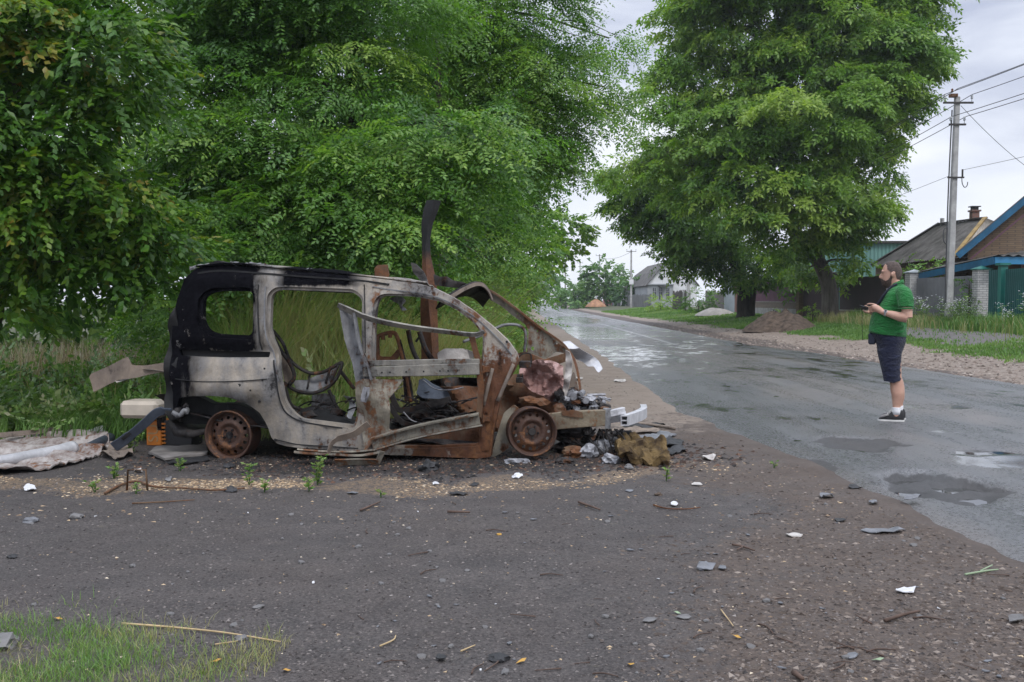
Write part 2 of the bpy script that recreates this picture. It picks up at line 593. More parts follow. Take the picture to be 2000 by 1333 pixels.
rgh = g.math('ADD', g.sep(rgh)[0], g.math('MULTIPLY', g.math('MULTIPLY', g.math('SUBTRACT', grain, 0.5), 0.9), g.math('SUBTRACT', 1.0, film)), True)
g.set(b, 'Specular IOR Level', g.math('MULTIPLY', g.math('SUBTRACT', 1.0, g.math('MULTIPLY', pot_, 0.6)), g.math('MAXIMUM', film, g.mapr(grain, 0.38, 0.62, 0.45, 1.0))))
g.set(b, 'Coat Weight', film)
b.inputs['Coat Roughness'].default_value = 0.10
b.inputs['Coat IOR'].default_value = 1.9
g.set(b, 'Roughness', rgh)
b.inputs['IOR'].default_value = 1.75
bs = g.mapr(film, 0, 1, 0.75, 0.12)
bn = g.new('ShaderNodeBump')
g.set(bn, 'Strength', bs); g.set(bn, 'Distance', 0.012); g.set(bn, 'Height', g.math('ADD', g.math('ADD', n_fin, grain), g.math('MULTIPLY', g.noise(14, P, 5, 0.65), 0.9)))
g.set(b, 'Normal', bn.outputs[0])
road = mesh_obj('road', rv, rf, m_road, smooth_=True)
tag(road, kind='structure')
FILM = np.zeros_like(RZ)
for (px, py, rxp, ryp, wgt) in ((1950, 905, 120, 22, .75), (1820, 800, 90, 8, .5), (1960, 770, 70, 8, .45), (1860, 850, 60, 6, .4), (1200, 690, 150, 22, .55), (1150, 650, 100, 18, .6), (1120, 625, 70, 10, .6), (1260, 715, 60, 6, .5)):
    p = gnd(px, py)
    q = np.hypot((RX - p[0]) / (rxp / FPX * p[1]), (RY - p[1]) / (ryp * p[1] * p[1] / (FPX * CAM_H)))
    FILM = np.maximum(FILM, wgt * smooth(1.25, 0.5, q))
a_ = road.data.attributes.new('film', 'FLOAT', 'POINT')
a_.data.foreach_set('value', np.ascontiguousarray(FILM.ravel(), dtype=np.float32))
a_ = road.data.attributes.new('pot', 'FLOAT', 'POINT')
a_.data.foreach_set('value', np.ascontiguousarray(POTW.ravel(), dtype=np.float32))

# ---- standing water: level sheets that fill the bottoms of the potholes
m_water, g, b = new_mat('puddle_water')
g.set(b, 'Base Color', (0.03, 0.03, 0.028))
b.inputs['Roughness'].default_value = 0.02
b.inputs['IOR'].default_value = 2.0
g.set(b, 'Normal', g.bump(g.noise(18, g.pos(), 2, 0.5), 0.015, 0.01))
mb = MB()
for (x, y, a, b_, d), fr in zip(POT, (0.90, 0.72, 0.6, 0.95, 0.9, 0.9, 0.85, 0.95, 0.85)):
    t_ = (x - road_l(y)) / (road_r(y) - road_l(y))
    if (x, y) in [(POT[6][0], POT[6][1])]: continue
    ins = np.hypot((RX - x) / a, (RY - y) / b_) < 0.8
    lv = float(np.percentile(RZ[ins], 100 * (1.02 - fr)))
    n = 28
    vs = [(x + a * 0.95 * math.cos(2 * math.pi * k / n), y + b_ * 0.95 * math.sin(2 * math.pi * k / n), lv) for k in range(n)]
    mb.add(vs, [tuple(range(n))])
pud = mb.build('puddle_water', m_water)
tag(pud, kind='structure')


# ================================================================== FOLIAGE KIT
def leaf_mat(name, cols, rough=0.45, trans=0.35, tcol=None):
    """leaf colours along the per-leaf tint 0..1"""
    m, g, b = new_mat(name)
    tnt = g.attr('tint')
    c = g.ramp(tnt, *[(i / (len(cols) - 1), q) for i, q in enumerate(cols)])
    g.set(b, 'Base Color', c)
    b.inputs['Roughness'].default_value = rough
    b.inputs['Specular IOR Level'].default_value = 0.45
    tr = g.new('ShaderNodeBsdfTranslucent')
    g.set(tr, 'Color', g.mix(1.0, c, tcol or (1.25, 1.35, 0.55), 'MULTIPLY'))
    mx = g.new('ShaderNodeMixShader')
    g.set(mx, 0, trans)
    g.t.links.new(b.outputs[0], mx.inputs[1]); g.t.links.new(tr.outputs[0], mx.inputs[2])
    out = [n for n in g.t.nodes if n.type == 'OUTPUT_MATERIAL'][0]
    g.t.links.new(mx.outputs[0], out.inputs[0])
    return m


def rhomb(base, d, side, L, W):
    """leaf blade: four corners, widest a little before the middle"""
    base = np.array(base, float); d = np.array(d, float); side = np.array(side, float)
    m = base + d * L * 0.45
    return [base, m + side * W / 2, base + d * L, m - side * W / 2]


def unit(v):
    v = np.array(v, float)
    return v / (np.linalg.norm(v) + 1e-9)


def pinnate(rs, L=0.24, pairs=5, ll=0.055, lw=0.027):
    """one compound leaf along +x, drooping"""
    V = []
    dr = rs.uniform(0.15, 0.5)
    for k in range(pairs):
        t = (k + 0.8) / pairs
        p = np.array((L * t, 0, -dr * L * t * t))
        for sgn in (-1, 1):
            d = unit((0.5, sgn * 1.0, -0.25 + rs.normal(0, 0.15)))
            s = unit(np.cross(d, (rs.normal(0, 0.25), rs.normal(0, 0.25), 1)))
            V += rhomb(p, d, s, ll * rs.uniform(0.8, 1.15) * (1 - 0.25 * t), lw)
    p = np.array((L, 0, -dr * L))
    V += rhomb(p, unit((1, 0, -0.6)), np.array((0, 1, 0)), ll, lw)
    return np.array(V)


def rot_from(d, up=(0, 0, 1), roll=0.0):
    d = unit(d); y = np.cross(up, d)
    if np.linalg.norm(y) < 1e-4: y = np.cross((1, 0, 0), d)
    y = unit(y); z = np.cross(d, y)
    c, s = math.cos(roll), math.sin(roll)
    y2 = y * c + z * s; z2 = -y * s + z * c
    return np.stack([d, y2, z2], 1)


def spray_pinnate(rs, n=8, SL=0.55, **kw):
    V = []
    L_ = SL
    dr = rs.uniform(0.05, 0.3)
    for k in range(n):
        t = (k + 0.6) / n
        p = np.array((L_ * t, 0, -dr * L_ * t * t))
        sg = 1 if k % 2 else -1
        a = sg * rs.uniform(0.6, 1.15) if k < n - 1 else 0.0
        d = (math.cos(a), math.sin(a), rs.uniform(-0.25, 0.2))
        V.append(pinnate(rs, **kw) @ rot_from(d, roll=rs.normal(0, 0.35)).T + p)
    return np.concatenate(V)


def spray_simple(rs, n=16, L=0.45, ll=0.07, lw=0.04, spread=1.0, droop=0.4):
    """twig with plain pointed leaves"""
    V = []
    for k in range(n):
        t = (k + 0.5) / n
        p = np.array((L * t, 0, -0.25 * L * t * t)) + rs.normal(0, 0.012, 3)
        sg = 1 if k % 2 else -1
        a = sg * rs.uniform(0.5, 1.2) * spread * (1 - 0.5 * t)
        d = unit((math.cos(a), math.sin(a), rs.uniform(-droop - 0.3, 0.25)))
        s = unit(np.cross(d, (rs.normal(0, 0.5), rs.normal(0, 0.5), 1)))
        V += rhomb(p, d, s, ll * rs.uniform(0.7, 1.2), lw * rs.uniform(0.8, 1.15))
    return np.array(V)


def spray_palm(rs, n=7, L=0.5, ll=0.16, lw=0.06):
    """twig of a walnut or ash: rosettes of hanging leaflets"""
    V = []
    for k in range(n):
        t = (k + 0.5) / n
        p = np.array((L * t, 0, -0.1 * L * t))
        a0 = rs.uniform(-1.3, 1.3) * (1 - 0.6 * t)
        Rm = rot_from((math.cos(a0), math.sin(a0), rs.uniform(-0.5, 0.3)), roll=rs.normal(0, 0.4))
        V.append(pinnate(rs, L=ll * 1.7, pairs=2, ll=ll, lw=lw) @ Rm.T + p)
    return np.concatenate(V)


def spread_sprays(rs, templates, pos, dirs, size=(0.8, 1.25), roll=0.5, tint0=None, tj=0.16, up=None):
    """instances of twig templates; returns verts and tint"""
    Vs = []; Ts = []
    n = len(pos)
    which = rs.integers(0, len(templates), n)
    for w, tp in enumerate(templates):
        ii = np.where(which == w)[0]
        if len(ii) == 0: continue
        d = dirs[ii]
        d = d / (np.linalg.norm(d, axis=1, keepdims=True) + 1e-9)
        upv = np.array((0, 0, 1.0)) if up is None else up
        y = np.cross(np.broadcast_to(upv, d.shape), d)
        ny_ = np.linalg.norm(y, axis=1, keepdims=True)
        y = np.where(ny_ < 1e-3, np.array((0, 1.0, 0)), y / (ny_ + 1e-9))
        z = np.cross(d, y)
        ro = rs.normal(0, roll, len(ii))[:, None]
        y2 = y * np.cos(ro) + z * np.sin(ro); z2 = -y * np.sin(ro) + z * np.cos(ro)
        Rm = np.stack([d, y2, z2], 2) * rs.uniform(size[0], size[1], len(ii))[:, None, None]
        V = np.einsum('kij,nj->kni', Rm, tp) + pos[ii][:, None, :]
        base = (tint0[ii] if tint0 is not None else rs.uniform(0.3, 0.7, len(ii)))
        nl = len(tp) // 4
        lt = np.clip(base[:, None] + rs.normal(0, tj, (len(ii), nl)), 0.01, 0.99)
        Vs.append(V.reshape(-1, 3)); Ts.append(np.repeat(lt.reshape(-1), 4))
    return np.concatenate(Vs), np.concatenate(Ts)


def blob_points(rs, blobs, dens, inner=0.72, back=0.5, flat=0.85):
    """spray positions in the outer shell of a set of ellipsoids; blobs: (centre, (rx,ry,rz))"""
    Pp = []; D = []; T = []
    for (c, r) in blobs:
        r = np.array(r, float)
        n = int(dens * 4 * math.pi * (r.mean() ** 2))
        u = rs.normal(0, 1, (n, 3)); u /= np.linalg.norm(u, axis=1, keepdims=True)
        keep = (u[:, 1] < 0.35) | (rs.random(n) < back)
        u = u[keep]; n = len(u)
        f = inner + (1.04 - inner) * np.sqrt(rs.random(n))
        lump = 1 + 0.16 * np.sin(u[:, 0] * 5 + c[0]) * np.sin(u[:, 1] * 4 + c[1] * 2) * np.sin(u[:, 2] * 6 + c[2])
        p = np.array(c) + u * r * (f * lump)[:, None]
        d = u * np.array((1, 1, 0.35)) + np.array((0, 0, -0.12)) + rs.normal(0, 0.3, (n, 3))
        Pp.append(p); D.append(d)
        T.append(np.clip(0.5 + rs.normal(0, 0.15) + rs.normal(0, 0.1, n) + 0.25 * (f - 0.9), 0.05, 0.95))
    return np.concatenate(Pp), np.concatenate(D), np.concatenate(T)


def shelf_points(rs, blobs, k, dens, rad=0.5, flat=0.24, tvar=0.17):
    """foliage in layered shelves: each lobe is broken into small flat tiers with gaps between them"""
    Pp = []; D = []; T = []
    for (c, r) in blobs:
        r = np.array(r, float); c = np.array(c)
        kk = max(2, int(k * (0.6 + 0.4 * r.mean())))
        for j in range(kk):
            u = rs.normal(0, 1, 3); u[1] -= 0.55; u /= np.linalg.norm(u)
            cc = c + u * r * rs.uniform(0.45, 0.92)
            R_ = r.mean() * rad * rs.uniform(0.7, 1.25)
            n = int(dens * math.pi * R_ * R_ * 1.6) + 3
            a = rs.uniform(0, 2 * math.pi, n); q = np.sqrt(rs.random(n)) * 1.05
            x = np.cos(a) * q; y = np.sin(a) * q
            z = flat * (1 - 0.9 * q * q) + rs.normal(0, 0.06, n)
            p = cc + np.stack([x * R_, y * R_, z * R_], 1)
            out = unit(np.array((u[0], u[1], 0)) + 1e-3)
            d = np.stack([x * 0.8 + out[0] * 0.7, y * 0.8 + out[1] * 0.7, -0.10 - 0.50 * q * q + rs.normal(0, 0.12, n)], 1) + rs.normal(0, 0.16, (n, 3))
            Pp.append(p); D.append(d)
            T.append(np.clip(0.55 + rs.normal(0, tvar) + rs.normal(0, 0.07, n), 0.05, 0.97))
    return np.concatenate(Pp), np.concatenate(D), np.concatenate(T)


def limb_path(rs, a, b, sag=0.12, n=7):
    a = np.array(a, float); b = np.array(b, float)
    L = np.linalg.norm(b - a)
    off = rs.normal(0, 0.06, 3) * L
    mid = (a * 0.55 + b * 0.45) + off + np.array((0, 0, sag * L))
    return spline([a, (a * 0.75 + mid * 0.25) + np.array((0, 0, 0.03 * L)), mid, b], n // 2 + 1)


def bark(name, c1, c2, sc=9.0):
    m, g, b = new_mat(name)
    v = g.coord('Object', (1, 1, 0.18))
    n = g.noise(sc, v, 6, 0.7)
    g.set(b, 'Base Color', g.ramp(n, (0.32, c2), (0.68, c1)))
    b.inputs['Roughness'].default_value = 0.9
    b.inputs['Specular IOR Level'].default_value = 0.2
    g.set(b, 'Normal', g.bump(g.noise(sc * 1.6, v, 5, 0.7), 0.9, 0.04))
    return m


def blobs_px(lst):
    """(px, py, Y, radius in px, [squash z]) -> ellipsoids in metres"""
    out = []
    for q in lst:
        px, py, Y, r = q[:4]
        sqz = q[4] if len(q) > 4 else 0.85
        rm = r * Y / FPX
        out.append((at(px, py, Y), (rm, rm * 0.95, rm * sqz)))
    return out


def make_tree(name, label, cat, base, trunk, trunk_r, blobs, temps, dens, mleaf, mbark, seed=1, group=None, twigs=10, size=(0.8, 1.25),
              inner=0.72, back=0.5, limb_r=0.07, tint=0.0, n_side=9, flare=1.35, shelves=None, fill=0.45):
    """tree > trunk, crown. base (x,y,z); trunk: points from the ground up"""
    rs = np.random.default_rng(seed)
    base = np.array(base, float)
    root = empty(name, base, 0, label, cat, group)
    tp = spline(trunk, 6)
    rad = np.interp(np.linspace(0, 1, len(tp)), [0, 0.06, 1], [trunk_r * flare, trunk_r, trunk_r * 0.45])
    mb = MB()
    mb.tube([np.array(p) - base for p in tp], list(rad), n_side)
    tpa = np.array(tp)
    for (c, r) in blobs:
        c = np.array(c)
        up_ = tpa[:, 2] < c[2] - 0.1 * r[2]
        k = int(np.argmin(np.linalg.norm(tpa - c, axis=1) + np.where(up_, 0, 2.0) + np.where(np.arange(len(tpa)) < len(tpa) * 0.35, 4.0, 0)))
        a = tpa[k]
        L = np.linalg.norm(c - a)
        lp = limb_path(rs, a, c)
        r0 = min(rad[k] * 0.6, limb_r * (0.6 + 0.12 * L))
        mb.tube([np.array(p) - base for p in lp], list(np.linspace(r0, r0 * 0.35, len(lp))), 6)
        for q in range(max(2, int(twigs * min(1.0, float(np.mean(r)) / 1.3)))):
            i = rs.integers(len(lp) // 2, len(lp))
            u = rs.normal(0, 1, 3); u /= np.linalg.norm(u)
            e = c + u * np.array(r) * 0.85
            tw = limb_path(rs, lp[i], e, 0.05, 5)
            mb.tube([np.array(p) - base for p in tw], list(np.linspace(r0 * 0.32, 0.006, len(tw))), 4)
    mb.build('trunk', mbark, root, True)
    if shelves is None:
        p, d, t = blob_points(rs, blobs, dens, inner, back)
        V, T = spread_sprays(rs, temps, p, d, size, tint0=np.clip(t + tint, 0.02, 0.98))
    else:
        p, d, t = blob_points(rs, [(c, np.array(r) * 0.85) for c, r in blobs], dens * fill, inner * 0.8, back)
        V, T = spread_sprays(rs, temps, p, d, size, tint0=np.clip(t + tint - 0.12, 0.02, 0.98))  # inner leaves tinted darker: the crown's inner shade put into the colour
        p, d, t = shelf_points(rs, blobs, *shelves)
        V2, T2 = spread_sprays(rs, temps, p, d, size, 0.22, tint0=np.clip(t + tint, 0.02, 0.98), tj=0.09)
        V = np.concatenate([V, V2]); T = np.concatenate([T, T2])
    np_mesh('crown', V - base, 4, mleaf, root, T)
    return root

# ================================================================== TREES
rs = np.random.default_rng(5)
M_ROB = leaf_mat('leaf_acacia', [(0.034, 0.090, 0.022), (0.080, 0.185, 0.040), (0.150, 0.285, 0.055), (0.28, 0.40, 0.085)], trans=0.45)
M_FRU = leaf_mat('leaf_fruit', [(0.022, 0.065, 0.012), (0.058, 0.150, 0.018), (0.125, 0.225, 0.025), (0.32, 0.20, 0.04)], trans=0.4)
M_WAL = leaf_mat('leaf_walnut', [(0.034, 0.088, 0.016), (0.085, 0.185, 0.028), (0.155, 0.28, 0.042), (0.28, 0.39, 0.07)], trans=0.45)
M_FAR = leaf_mat('leaf_far', [(0.035, 0.09, 0.03), (0.065, 0.155, 0.042), (0.11, 0.22, 0.06), (0.16, 0.27, 0.08)], trans=0.35)
M_BARK = bark('bark_dark', (0.085, 0.07, 0.058), (0.03, 0.025, 0.022))
M_BARKG = bark('bark_grey', (0.21, 0.185, 0.165), (0.06, 0.05, 0.045), 5.0)

S_ROB = [spray_pinnate(rs, 8, 0.72, L=0.32, pairs=5, ll=0.075, lw=0.036) for _ in range(5)]
S_ROBF = [spray_pinnate(rs, 7, 0.75, L=0.30, pairs=3, ll=0.10, lw=0.052) for _ in range(4)]
S_FRU = [spray_simple(rs, 16, 0.5, 0.10, 0.052) for _ in range(5)]
S_WAL = [spray_palm(rs, 7, 0.55, 0.20, 0.085) for _ in range(5)]
S_FAR = [spray_simple(rs, 12, 0.9, 0.34, 0.22, droop=0.6) for _ in range(4)]
S_BUSH = [spray_simple(rs, 14, 0.4, 0.10, 0.06) for _ in range(4)]

# --- the near fruit tree at the left edge
B = blobs_px([(60, 60, 10.5, 150), (190, 120, 10.2, 120), (-60, 220, 10, 160), (120, 250, 10.3, 120), (250, 190, 10.6, 70), (60, 400, 10.0, 130),
              (200, 420, 10.4, 110), (290, 430, 10.5, 70), (-40, 510, 10.2, 110), (110, 500, 10.4, 90), (230, 510, 10.6, 70), (330, 490, 10.7, 45), (300, 550, 10.8, 40),
              (-150, 380, 10.4, 160), (-150, 30, 10.6, 170), (30, -120, 10.8, 170), (180, -60, 10.8, 120), (150, 350, 11.2, 80)])
make_tree('fruit_tree', 'dark green fruit tree with orange tinged leaf tips at the left edge behind the wreck', 'tree',
          (-5.75, 10.7, -0.1), [(-5.75, 10.7, -0.15), (-5.7, 10.75, 0.8), (-5.5, 10.7, 1.7), (-5.45, 10.75, 2.8), (-5.3, 10.8, 4.0)], 0.14, B, S_FRU, 40, M_FRU, M_BARK, 21,
          twigs=9, inner=0.5, back=0.5, size=(0.75, 1.2), limb_r=0.035, tint=-0.10, shelves=(7, 46, .48, .3), fill=.55)

# --- the big acacia behind the wreck
B = blobs_px([(420, 120, 15.2, 150), (560, 60, 15.4, 170), (360, 290, 14.6, 110), (500, 270, 14.3, 150, .7), (630, 165, 14.8, 125), (640, 300, 14.0, 150, .7),
              (820, 265, 13.6, 120, .55), (930, 255, 13.8, 95, .55), (760, 330, 13.6, 130, .6), (560, 420, 13.6, 130, .7), (720, 430, 13.3, 120, .65), (430, 430, 13.8, 100),
              (470, 500, 13.2, 90, .7), (640, 510, 13.4, 110, .7), (790, 420, 13.5, 75), (340, 400, 14.6, 80), (880, 330, 14.2, 75, .6), (560, 550, 13.8, 80, .8), (740, 530, 14, 80, .8),
              (700, -60, 15.6, 190), (500, -90, 15.6, 190), (300, 10, 15.8, 130)])
make_tree('acacia_tree', 'tall acacia with bright layered feathery foliage directly behind the wreck', 'tree', (-2.75, 16.3, -0.1),
          [(-2.75, 16.3, -0.15), (-2.7, 16.3, 2), (-2.55, 16.3, 4), (-2.5, 16.2, 6), (-2.3, 16, 8)], 0.24, B, S_ROB, 12, M_ROB, M_BARK, 22, twigs=8, inner=0.6, back=0.35, shelves=(7, 15, .5, .22), fill=.5)

# --- second acacia, thinner crown that reaches over the road
B = blobs_px([(900, 60, 19, 120), (1000, 40, 19.5, 110), (860, 170, 19, 110), (990, 160, 19.5, 100), (1075, 130, 20, 75, .7), (1120, 215, 20, 45, .7), (1150, 110, 20, 45, .6), (1180, 170, 20.3, 40, .7),
              (1205, 205, 20.5, 26, .8), (1190, 75, 20.3, 30, .6), (1060, 240, 20, 70, .7), (960, 280, 20, 110), (1050, 20, 19.8, 60, .6), (900, -80, 19.5, 150), (1030, -90, 20, 110)])
make_tree('acacia_tree', 'second acacia with thin open crown and branches reaching out over the road edge', 'tree', (-1.5, 20.5, -0.1),
          [(-1.5, 20.5, -0.15), (-1.45, 20.5, 2.5), (-1.35, 20.4, 4.3), (-1.0, 20.3, 6), (-0.6, 20.2, 8)], 0.17, B, S_ROB, 9.5, M_ROB, M_BARK, 23, twigs=6, inner=0.5, back=0.5, tint=0.08, limb_r=0.05, shelves=(6, 12, .5, .22), fill=.45)
# --- slim multi stemmed one between them
B = blobs_px([(760, 40, 18.6, 100), (720, 140, 19, 70), (900, 250, 18, 90), (880, 400, 18, 90), (930, 470, 18.5, 90), (860, 500, 18, 80)])
make_tree('acacia_tree', 'slender bare stemmed acacia between the two larger acacias', 'tree', (-1.65, 18.4, -0.1),
          [(-1.65, 18.4, -0.15), (-1.55, 18.4, 1.3), (-1.25, 18.3, 2.3), (-1.1, 18.2, 3.4), (-1.3, 18.2, 4.6), (-1.35, 18.1, 6)], 0.12, B, S_ROB, 5, M_ROB, M_BARKG, 24, twigs=10, inner=0.5, back=0.5)

# --- the wall of trees running down the left side of the road
B = blobs_px([(930, 360, 26, 95), (1000, 330, 26.5, 65), (1035, 300, 27, 40), (975, 440, 26, 75), (1020, 410, 27, 45), (930, 500, 26, 80), (960, 230, 27, 85), (975, 545, 26, 50), (930, 420, 25.5, 80), (980, 575, 26, 45)])
make_tree('roadside_tree', 'dense leafy tree behind the bent upright post, leaning to the road', 'tree', (-1.4, 27, -0.08), [(-1.4, 27, -0.1), (-1.2, 27, 2), (-0.8, 27, 3.6), (-0.3, 27, 6)], 0.16, B, S_ROBF, 9, M_ROB, M_BARK, 25, twigs=7, inner=0.6, back=0.35, tint=-0.02, shelves=(7, 8, .5, .25), fill=.55)
B = blobs_px([(1020, 470, 38, 65), (1050, 430, 38, 38), (1005, 540, 38, 40), (1040, 500, 39, 32), (1040, 360, 38, 45), (990, 580, 38, 26), (970, 420, 38, 80)])
make_tree('roadside_tree', 'bushy tree in the shaded row where the foliage wall nears the road end', 'tree', (-0.9, 38.5, 0), [(-0.9, 38.5, 0), (-0.8, 38.5, 2), (-0.2, 38.5, 4), (0.3, 38.5, 5.5)], 0.18, B, S_FAR, 5.5, M_ROB, M_BARK, 26, twigs=6, inner=0.6, back=0.35, tint=0.0, size=(0.45, 0.75))
B = blobs_px([(1100, 455, 58, 42), (1130, 462, 58, 22), (1070, 480, 58, 36), (1105, 485, 58, 24), (1045, 520, 58, 28), (1020, 560, 58, 22), (1095, 430, 58, 30)])
make_tree('roadside_tree', 'rounded tree with drooping outer twigs at the far end of the left row', 'tree', (0.6, 60, 0), [(0.6, 60, 0), (0.8, 60, 2), (1.6, 60, 3.5), (2.6, 60, 5)], 0.2, B, S_FAR, 4.5, M_WAL, M_BARK, 27, twigs=6, inner=0.6, back=0.35, size=(0.6, 0.95))
B = blobs_px([(1055, 545, 120, 26), (1040, 560, 120, 20), (1070, 530, 125, 22), (1080, 550, 125, 14), (1038, 575, 120, 14)])
make_tree('roadside_tree', 'distant hazy tree standing beside the vanishing point of the road', 'tree', (1.2, 123, 0), [(1.2, 123, 0), (1.5, 123, 2), (2.5, 123, 3.5), (3.5, 123, 5)], 0.25, B, S_FAR, 1.7, M_FAR, M_BARK, 28, twigs=4, inner=0.6, back=0.35, size=(1.1, 1.7))

# --- mass of wood behind these trees (cannot be counted)
def mass(name, label, cat, blobs, temps, dens, mat, seed, size, inner=0.55, back=0.4, tint=-0.12):
    r_ = np.random.default_rng(seed)
    p, d, t = blob_points(r_, blobs, dens, inner, back)
    k = p[:, 2] > gz(p[:, 0], p[:, 1]) + 0.05
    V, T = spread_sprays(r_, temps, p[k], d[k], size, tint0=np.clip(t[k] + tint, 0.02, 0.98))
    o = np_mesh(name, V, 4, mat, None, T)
    tag(o, label, cat, kind='stuff')
    return o


bl = []
r_ = np.random.default_rng(77)
for i in range(34):
    x = r_.uniform(-17, -1.2); y = r_.uniform(19, 33)
    if x > -3 and y < 24: y += 8
    h = r_.uniform(2.5, 4.6)
    bl.append((np.array((x, y, r_.uniform(0.5, 7.5))), (2.4, 2.2, h * 0.55)))
mass('woodland', 'dark shaded woodland filling in behind the acacias on the left', 'woodland', bl, S_FAR, 3.6, M_ROB, 31, (0.55, 0.9))
bl = []
for i in range(46):
    y = r_.uniform(44, 210)
    bl.append((np.array((float(curve(y)) + r_.uniform(-9, -2.6) + 0.0085 * y, y, r_.uniform(0.8, 4.8))), (2.6, 3.4, 2.6)))
mass('far_woodland', 'row of foliage lining the left road edge into the distance', 'woodland', bl, S_FAR, 1.5, M_FAR, 32, (0.8, 1.3), tint=-0.05)

# undergrowth: leafy saplings at the foot of the wood
for k, (px, py, Y, r, lab) in enumerate((                                        (665, 605, 12.9, 40, 'low acacia shoot seen through the rear door opening of the wreck'),
                                        (790, 590, 13.0, 75, 'leafy acacia sapling seen through the front window opening of the wreck'),
                                        
                                        (930, 600, 15.0, 55, 'low shrub under the slanting windscreen pillar'),
                                        (330, 600, 12.6, 50, 'sapling crowding against the back edge of the wreck'))):
    c = at(px, py, Y)
    z0 = float(gz(c[0], c[1]))
    rm = r * Y / FPX
    B = [(c, (rm, rm, rm * 0.8)), (c + np.array((0.1, 0.1, -rm * 0.8)), (rm * 0.8, rm * 0.8, rm * 0.7))]
    make_tree('sapling', lab, 'sapling', (c[0], c[1] + 0.1, z0), [(c[0], c[1] + 0.1, z0 - 0.03), (c[0] + 0.03, c[1] + 0.08, z0 + 0.5), (c[0], c[1], c[2])], 0.02, B, S_ROB, 40, M_ROB, M_BARK, 40 + k,
              group='saplings at the edge of the wood', twigs=4, inner=0.4, limb_r=0.012, size=(0.6, 1.0), tint=0.06)

# --- the two old trees on the right verge
B = blobs_px([(1480, 60, 44, 165), (1640, 90, 43, 160), (1400, 130, 44, 110), (1740, 90, 43, 90), (1330, 190, 44, 70), (1420, 260, 43, 135), (1580, 230, 42, 160), (1700, 230, 43, 95),
              (1780, 120, 43, 46), (1828, 92, 43, 24), (1735, 190, 43, 50), (1280, 290, 44, 50), (1350, 330, 43.5, 85), (1235, 330, 44.5, 35), (1470, 370, 41.5, 125), (1610, 365, 42, 110), (1690, 340, 43, 65),
              (1545, 430, 41.5, 80), (1640, 425, 42.5, 62), (1712, 290, 43, 34), (1712, 395, 43, 28), (1665, 468, 42.5, 30), (1652, 508, 42.5, 22), (1606, 462, 44, 34), (1640, 540, 46, 18), (1575, 525, 46, 24), (1500, -90, 44, 180), (1680, -60, 44, 170), (1360, 20, 44, 70), (1540, 490, 43.5, 34), (1195, 335, 44, 14)])
make_tree('walnut_tree', 'huge round crowned tree on the right verge with a thick grey trunk that leans left', 'tree', (14.0, 44, 0.42),
          [(14.05, 44, 0.35), (14.05, 44, 1.0), (13.95, 44, 2.1), (13.4, 43.9, 3.2), (12.4, 43.8, 4.3), (11.8, 43.6, 6.2), (12.2, 43.6, 9)], 0.40, B, S_WAL, 3.7, M_WAL, M_BARKG, 51, twigs=9, inner=0.62, back=0.32, limb_r=0.11, n_side=14, size=(0.85, 1.3), shelves=(10, 5.4, .36, .55), fill=.36, tint=0.15)
B = blobs_px([(1250, 385, 56, 55), (1320, 395, 56, 80), (1210, 345, 56, 34), (1290, 440, 56, 55), (1370, 450, 55, 75), (1430, 490, 55, 50), (1350, 505, 56, 40), (1400, 530, 56, 28), (1500, 505, 55, 42), (1455, 540, 55, 24), (1240, 430, 56, 26),
              (1350, 300, 57, 75), (1530, 535, 54, 24), (1225, 395, 56, 24), (1310, 490, 56, 34)])
make_tree('walnut_tree', 'darker low hanging tree with a short forked trunk left of the leaning grey trunk', 'tree', (13.0, 56, 0.42),
          [(13.05, 56, 0.3), (13.0, 56, 1.2), (12.95, 56, 2.2), (12.3, 55.8, 3.6), (11.2, 55.6, 5), (10.4, 55.5, 7.5)], 0.40, B, S_WAL, 2.8, M_WAL, M_BARK, 52, twigs=8, inner=0.6, back=0.35, limb_r=0.1, n_side=12, size=(1.05, 1.55), tint=-0.03, shelves=(9, 3.7, .38, .5), fill=.40)
mb = MB()
mb.tube(spline([(13.35, 55.9, 0.3), (13.45, 55.9, 1.4), (13.7, 55.9, 3.0)], 4), [0.32, .27, .25, .23, .22, .2, .18, .16, .15], 10)
fork = mb.build('fork_trunk', M_BARK)
fork.parent = [o for o in bpy.data.objects if o.name.startswith('walnut_tree') and o.type == 'EMPTY'][-1]
fork.location = -fork.parent.location

# --- trees and shrubs in the distance on the right of the road
far = [('garden_tree', 'broad green garden tree behind the pale low shed and thin pole', [(1185, 545, 150, 34), (1210, 560, 150, 26), (1170, 570, 150, 24), (1165, 530, 150, 20)]),
       ('garden_tree', 'lower garden tree just left of the grey roofed white house', [(1235, 555, 140, 20), (1222, 570, 140, 20), (1245, 570, 140, 16)]),
       ('garden_tree', 'dark bushy tree left of the sandy mound beyond the second pole', [(1120, 572, 150, 22), (1135, 565, 155, 20), (1105, 585, 150, 14), (1145, 580, 150, 16)]),
       ('garden_tree', 'smaller pale tree between the dark bush and the far poles', [(1095, 577, 210, 11), (1085, 582, 210, 9), (1105, 565, 215, 12)]),
       ('garden_tree', 'farthest tall tree fading into haze left of the poles', [(1062, 552, 330, 18), (1050, 565, 330, 14), (1072, 560, 330, 14), (1058, 535, 330, 10)])]
for k, (nm, lab, bb) in enumerate(far):
    B = blobs_px(bb)
    c = B[0][0]
    z0 = 0.3
    make_tree(nm, lab, 'tree', (c[0], c[1], z0), [(c[0], c[1], z0), (c[0], c[1], c[2] * 0.5), (c[0], c[1], c[2])], 0.2, B, S_FAR, 2.6 if c[1] < 200 else 1.3, M_FAR, M_BARK, 60 + k,
              group='trees in the far gardens', twigs=3, inner=0.55, back=0.4, size=(1.1, 1.7) if c[1] < 200 else (1.6, 2.4), tint=0.08)
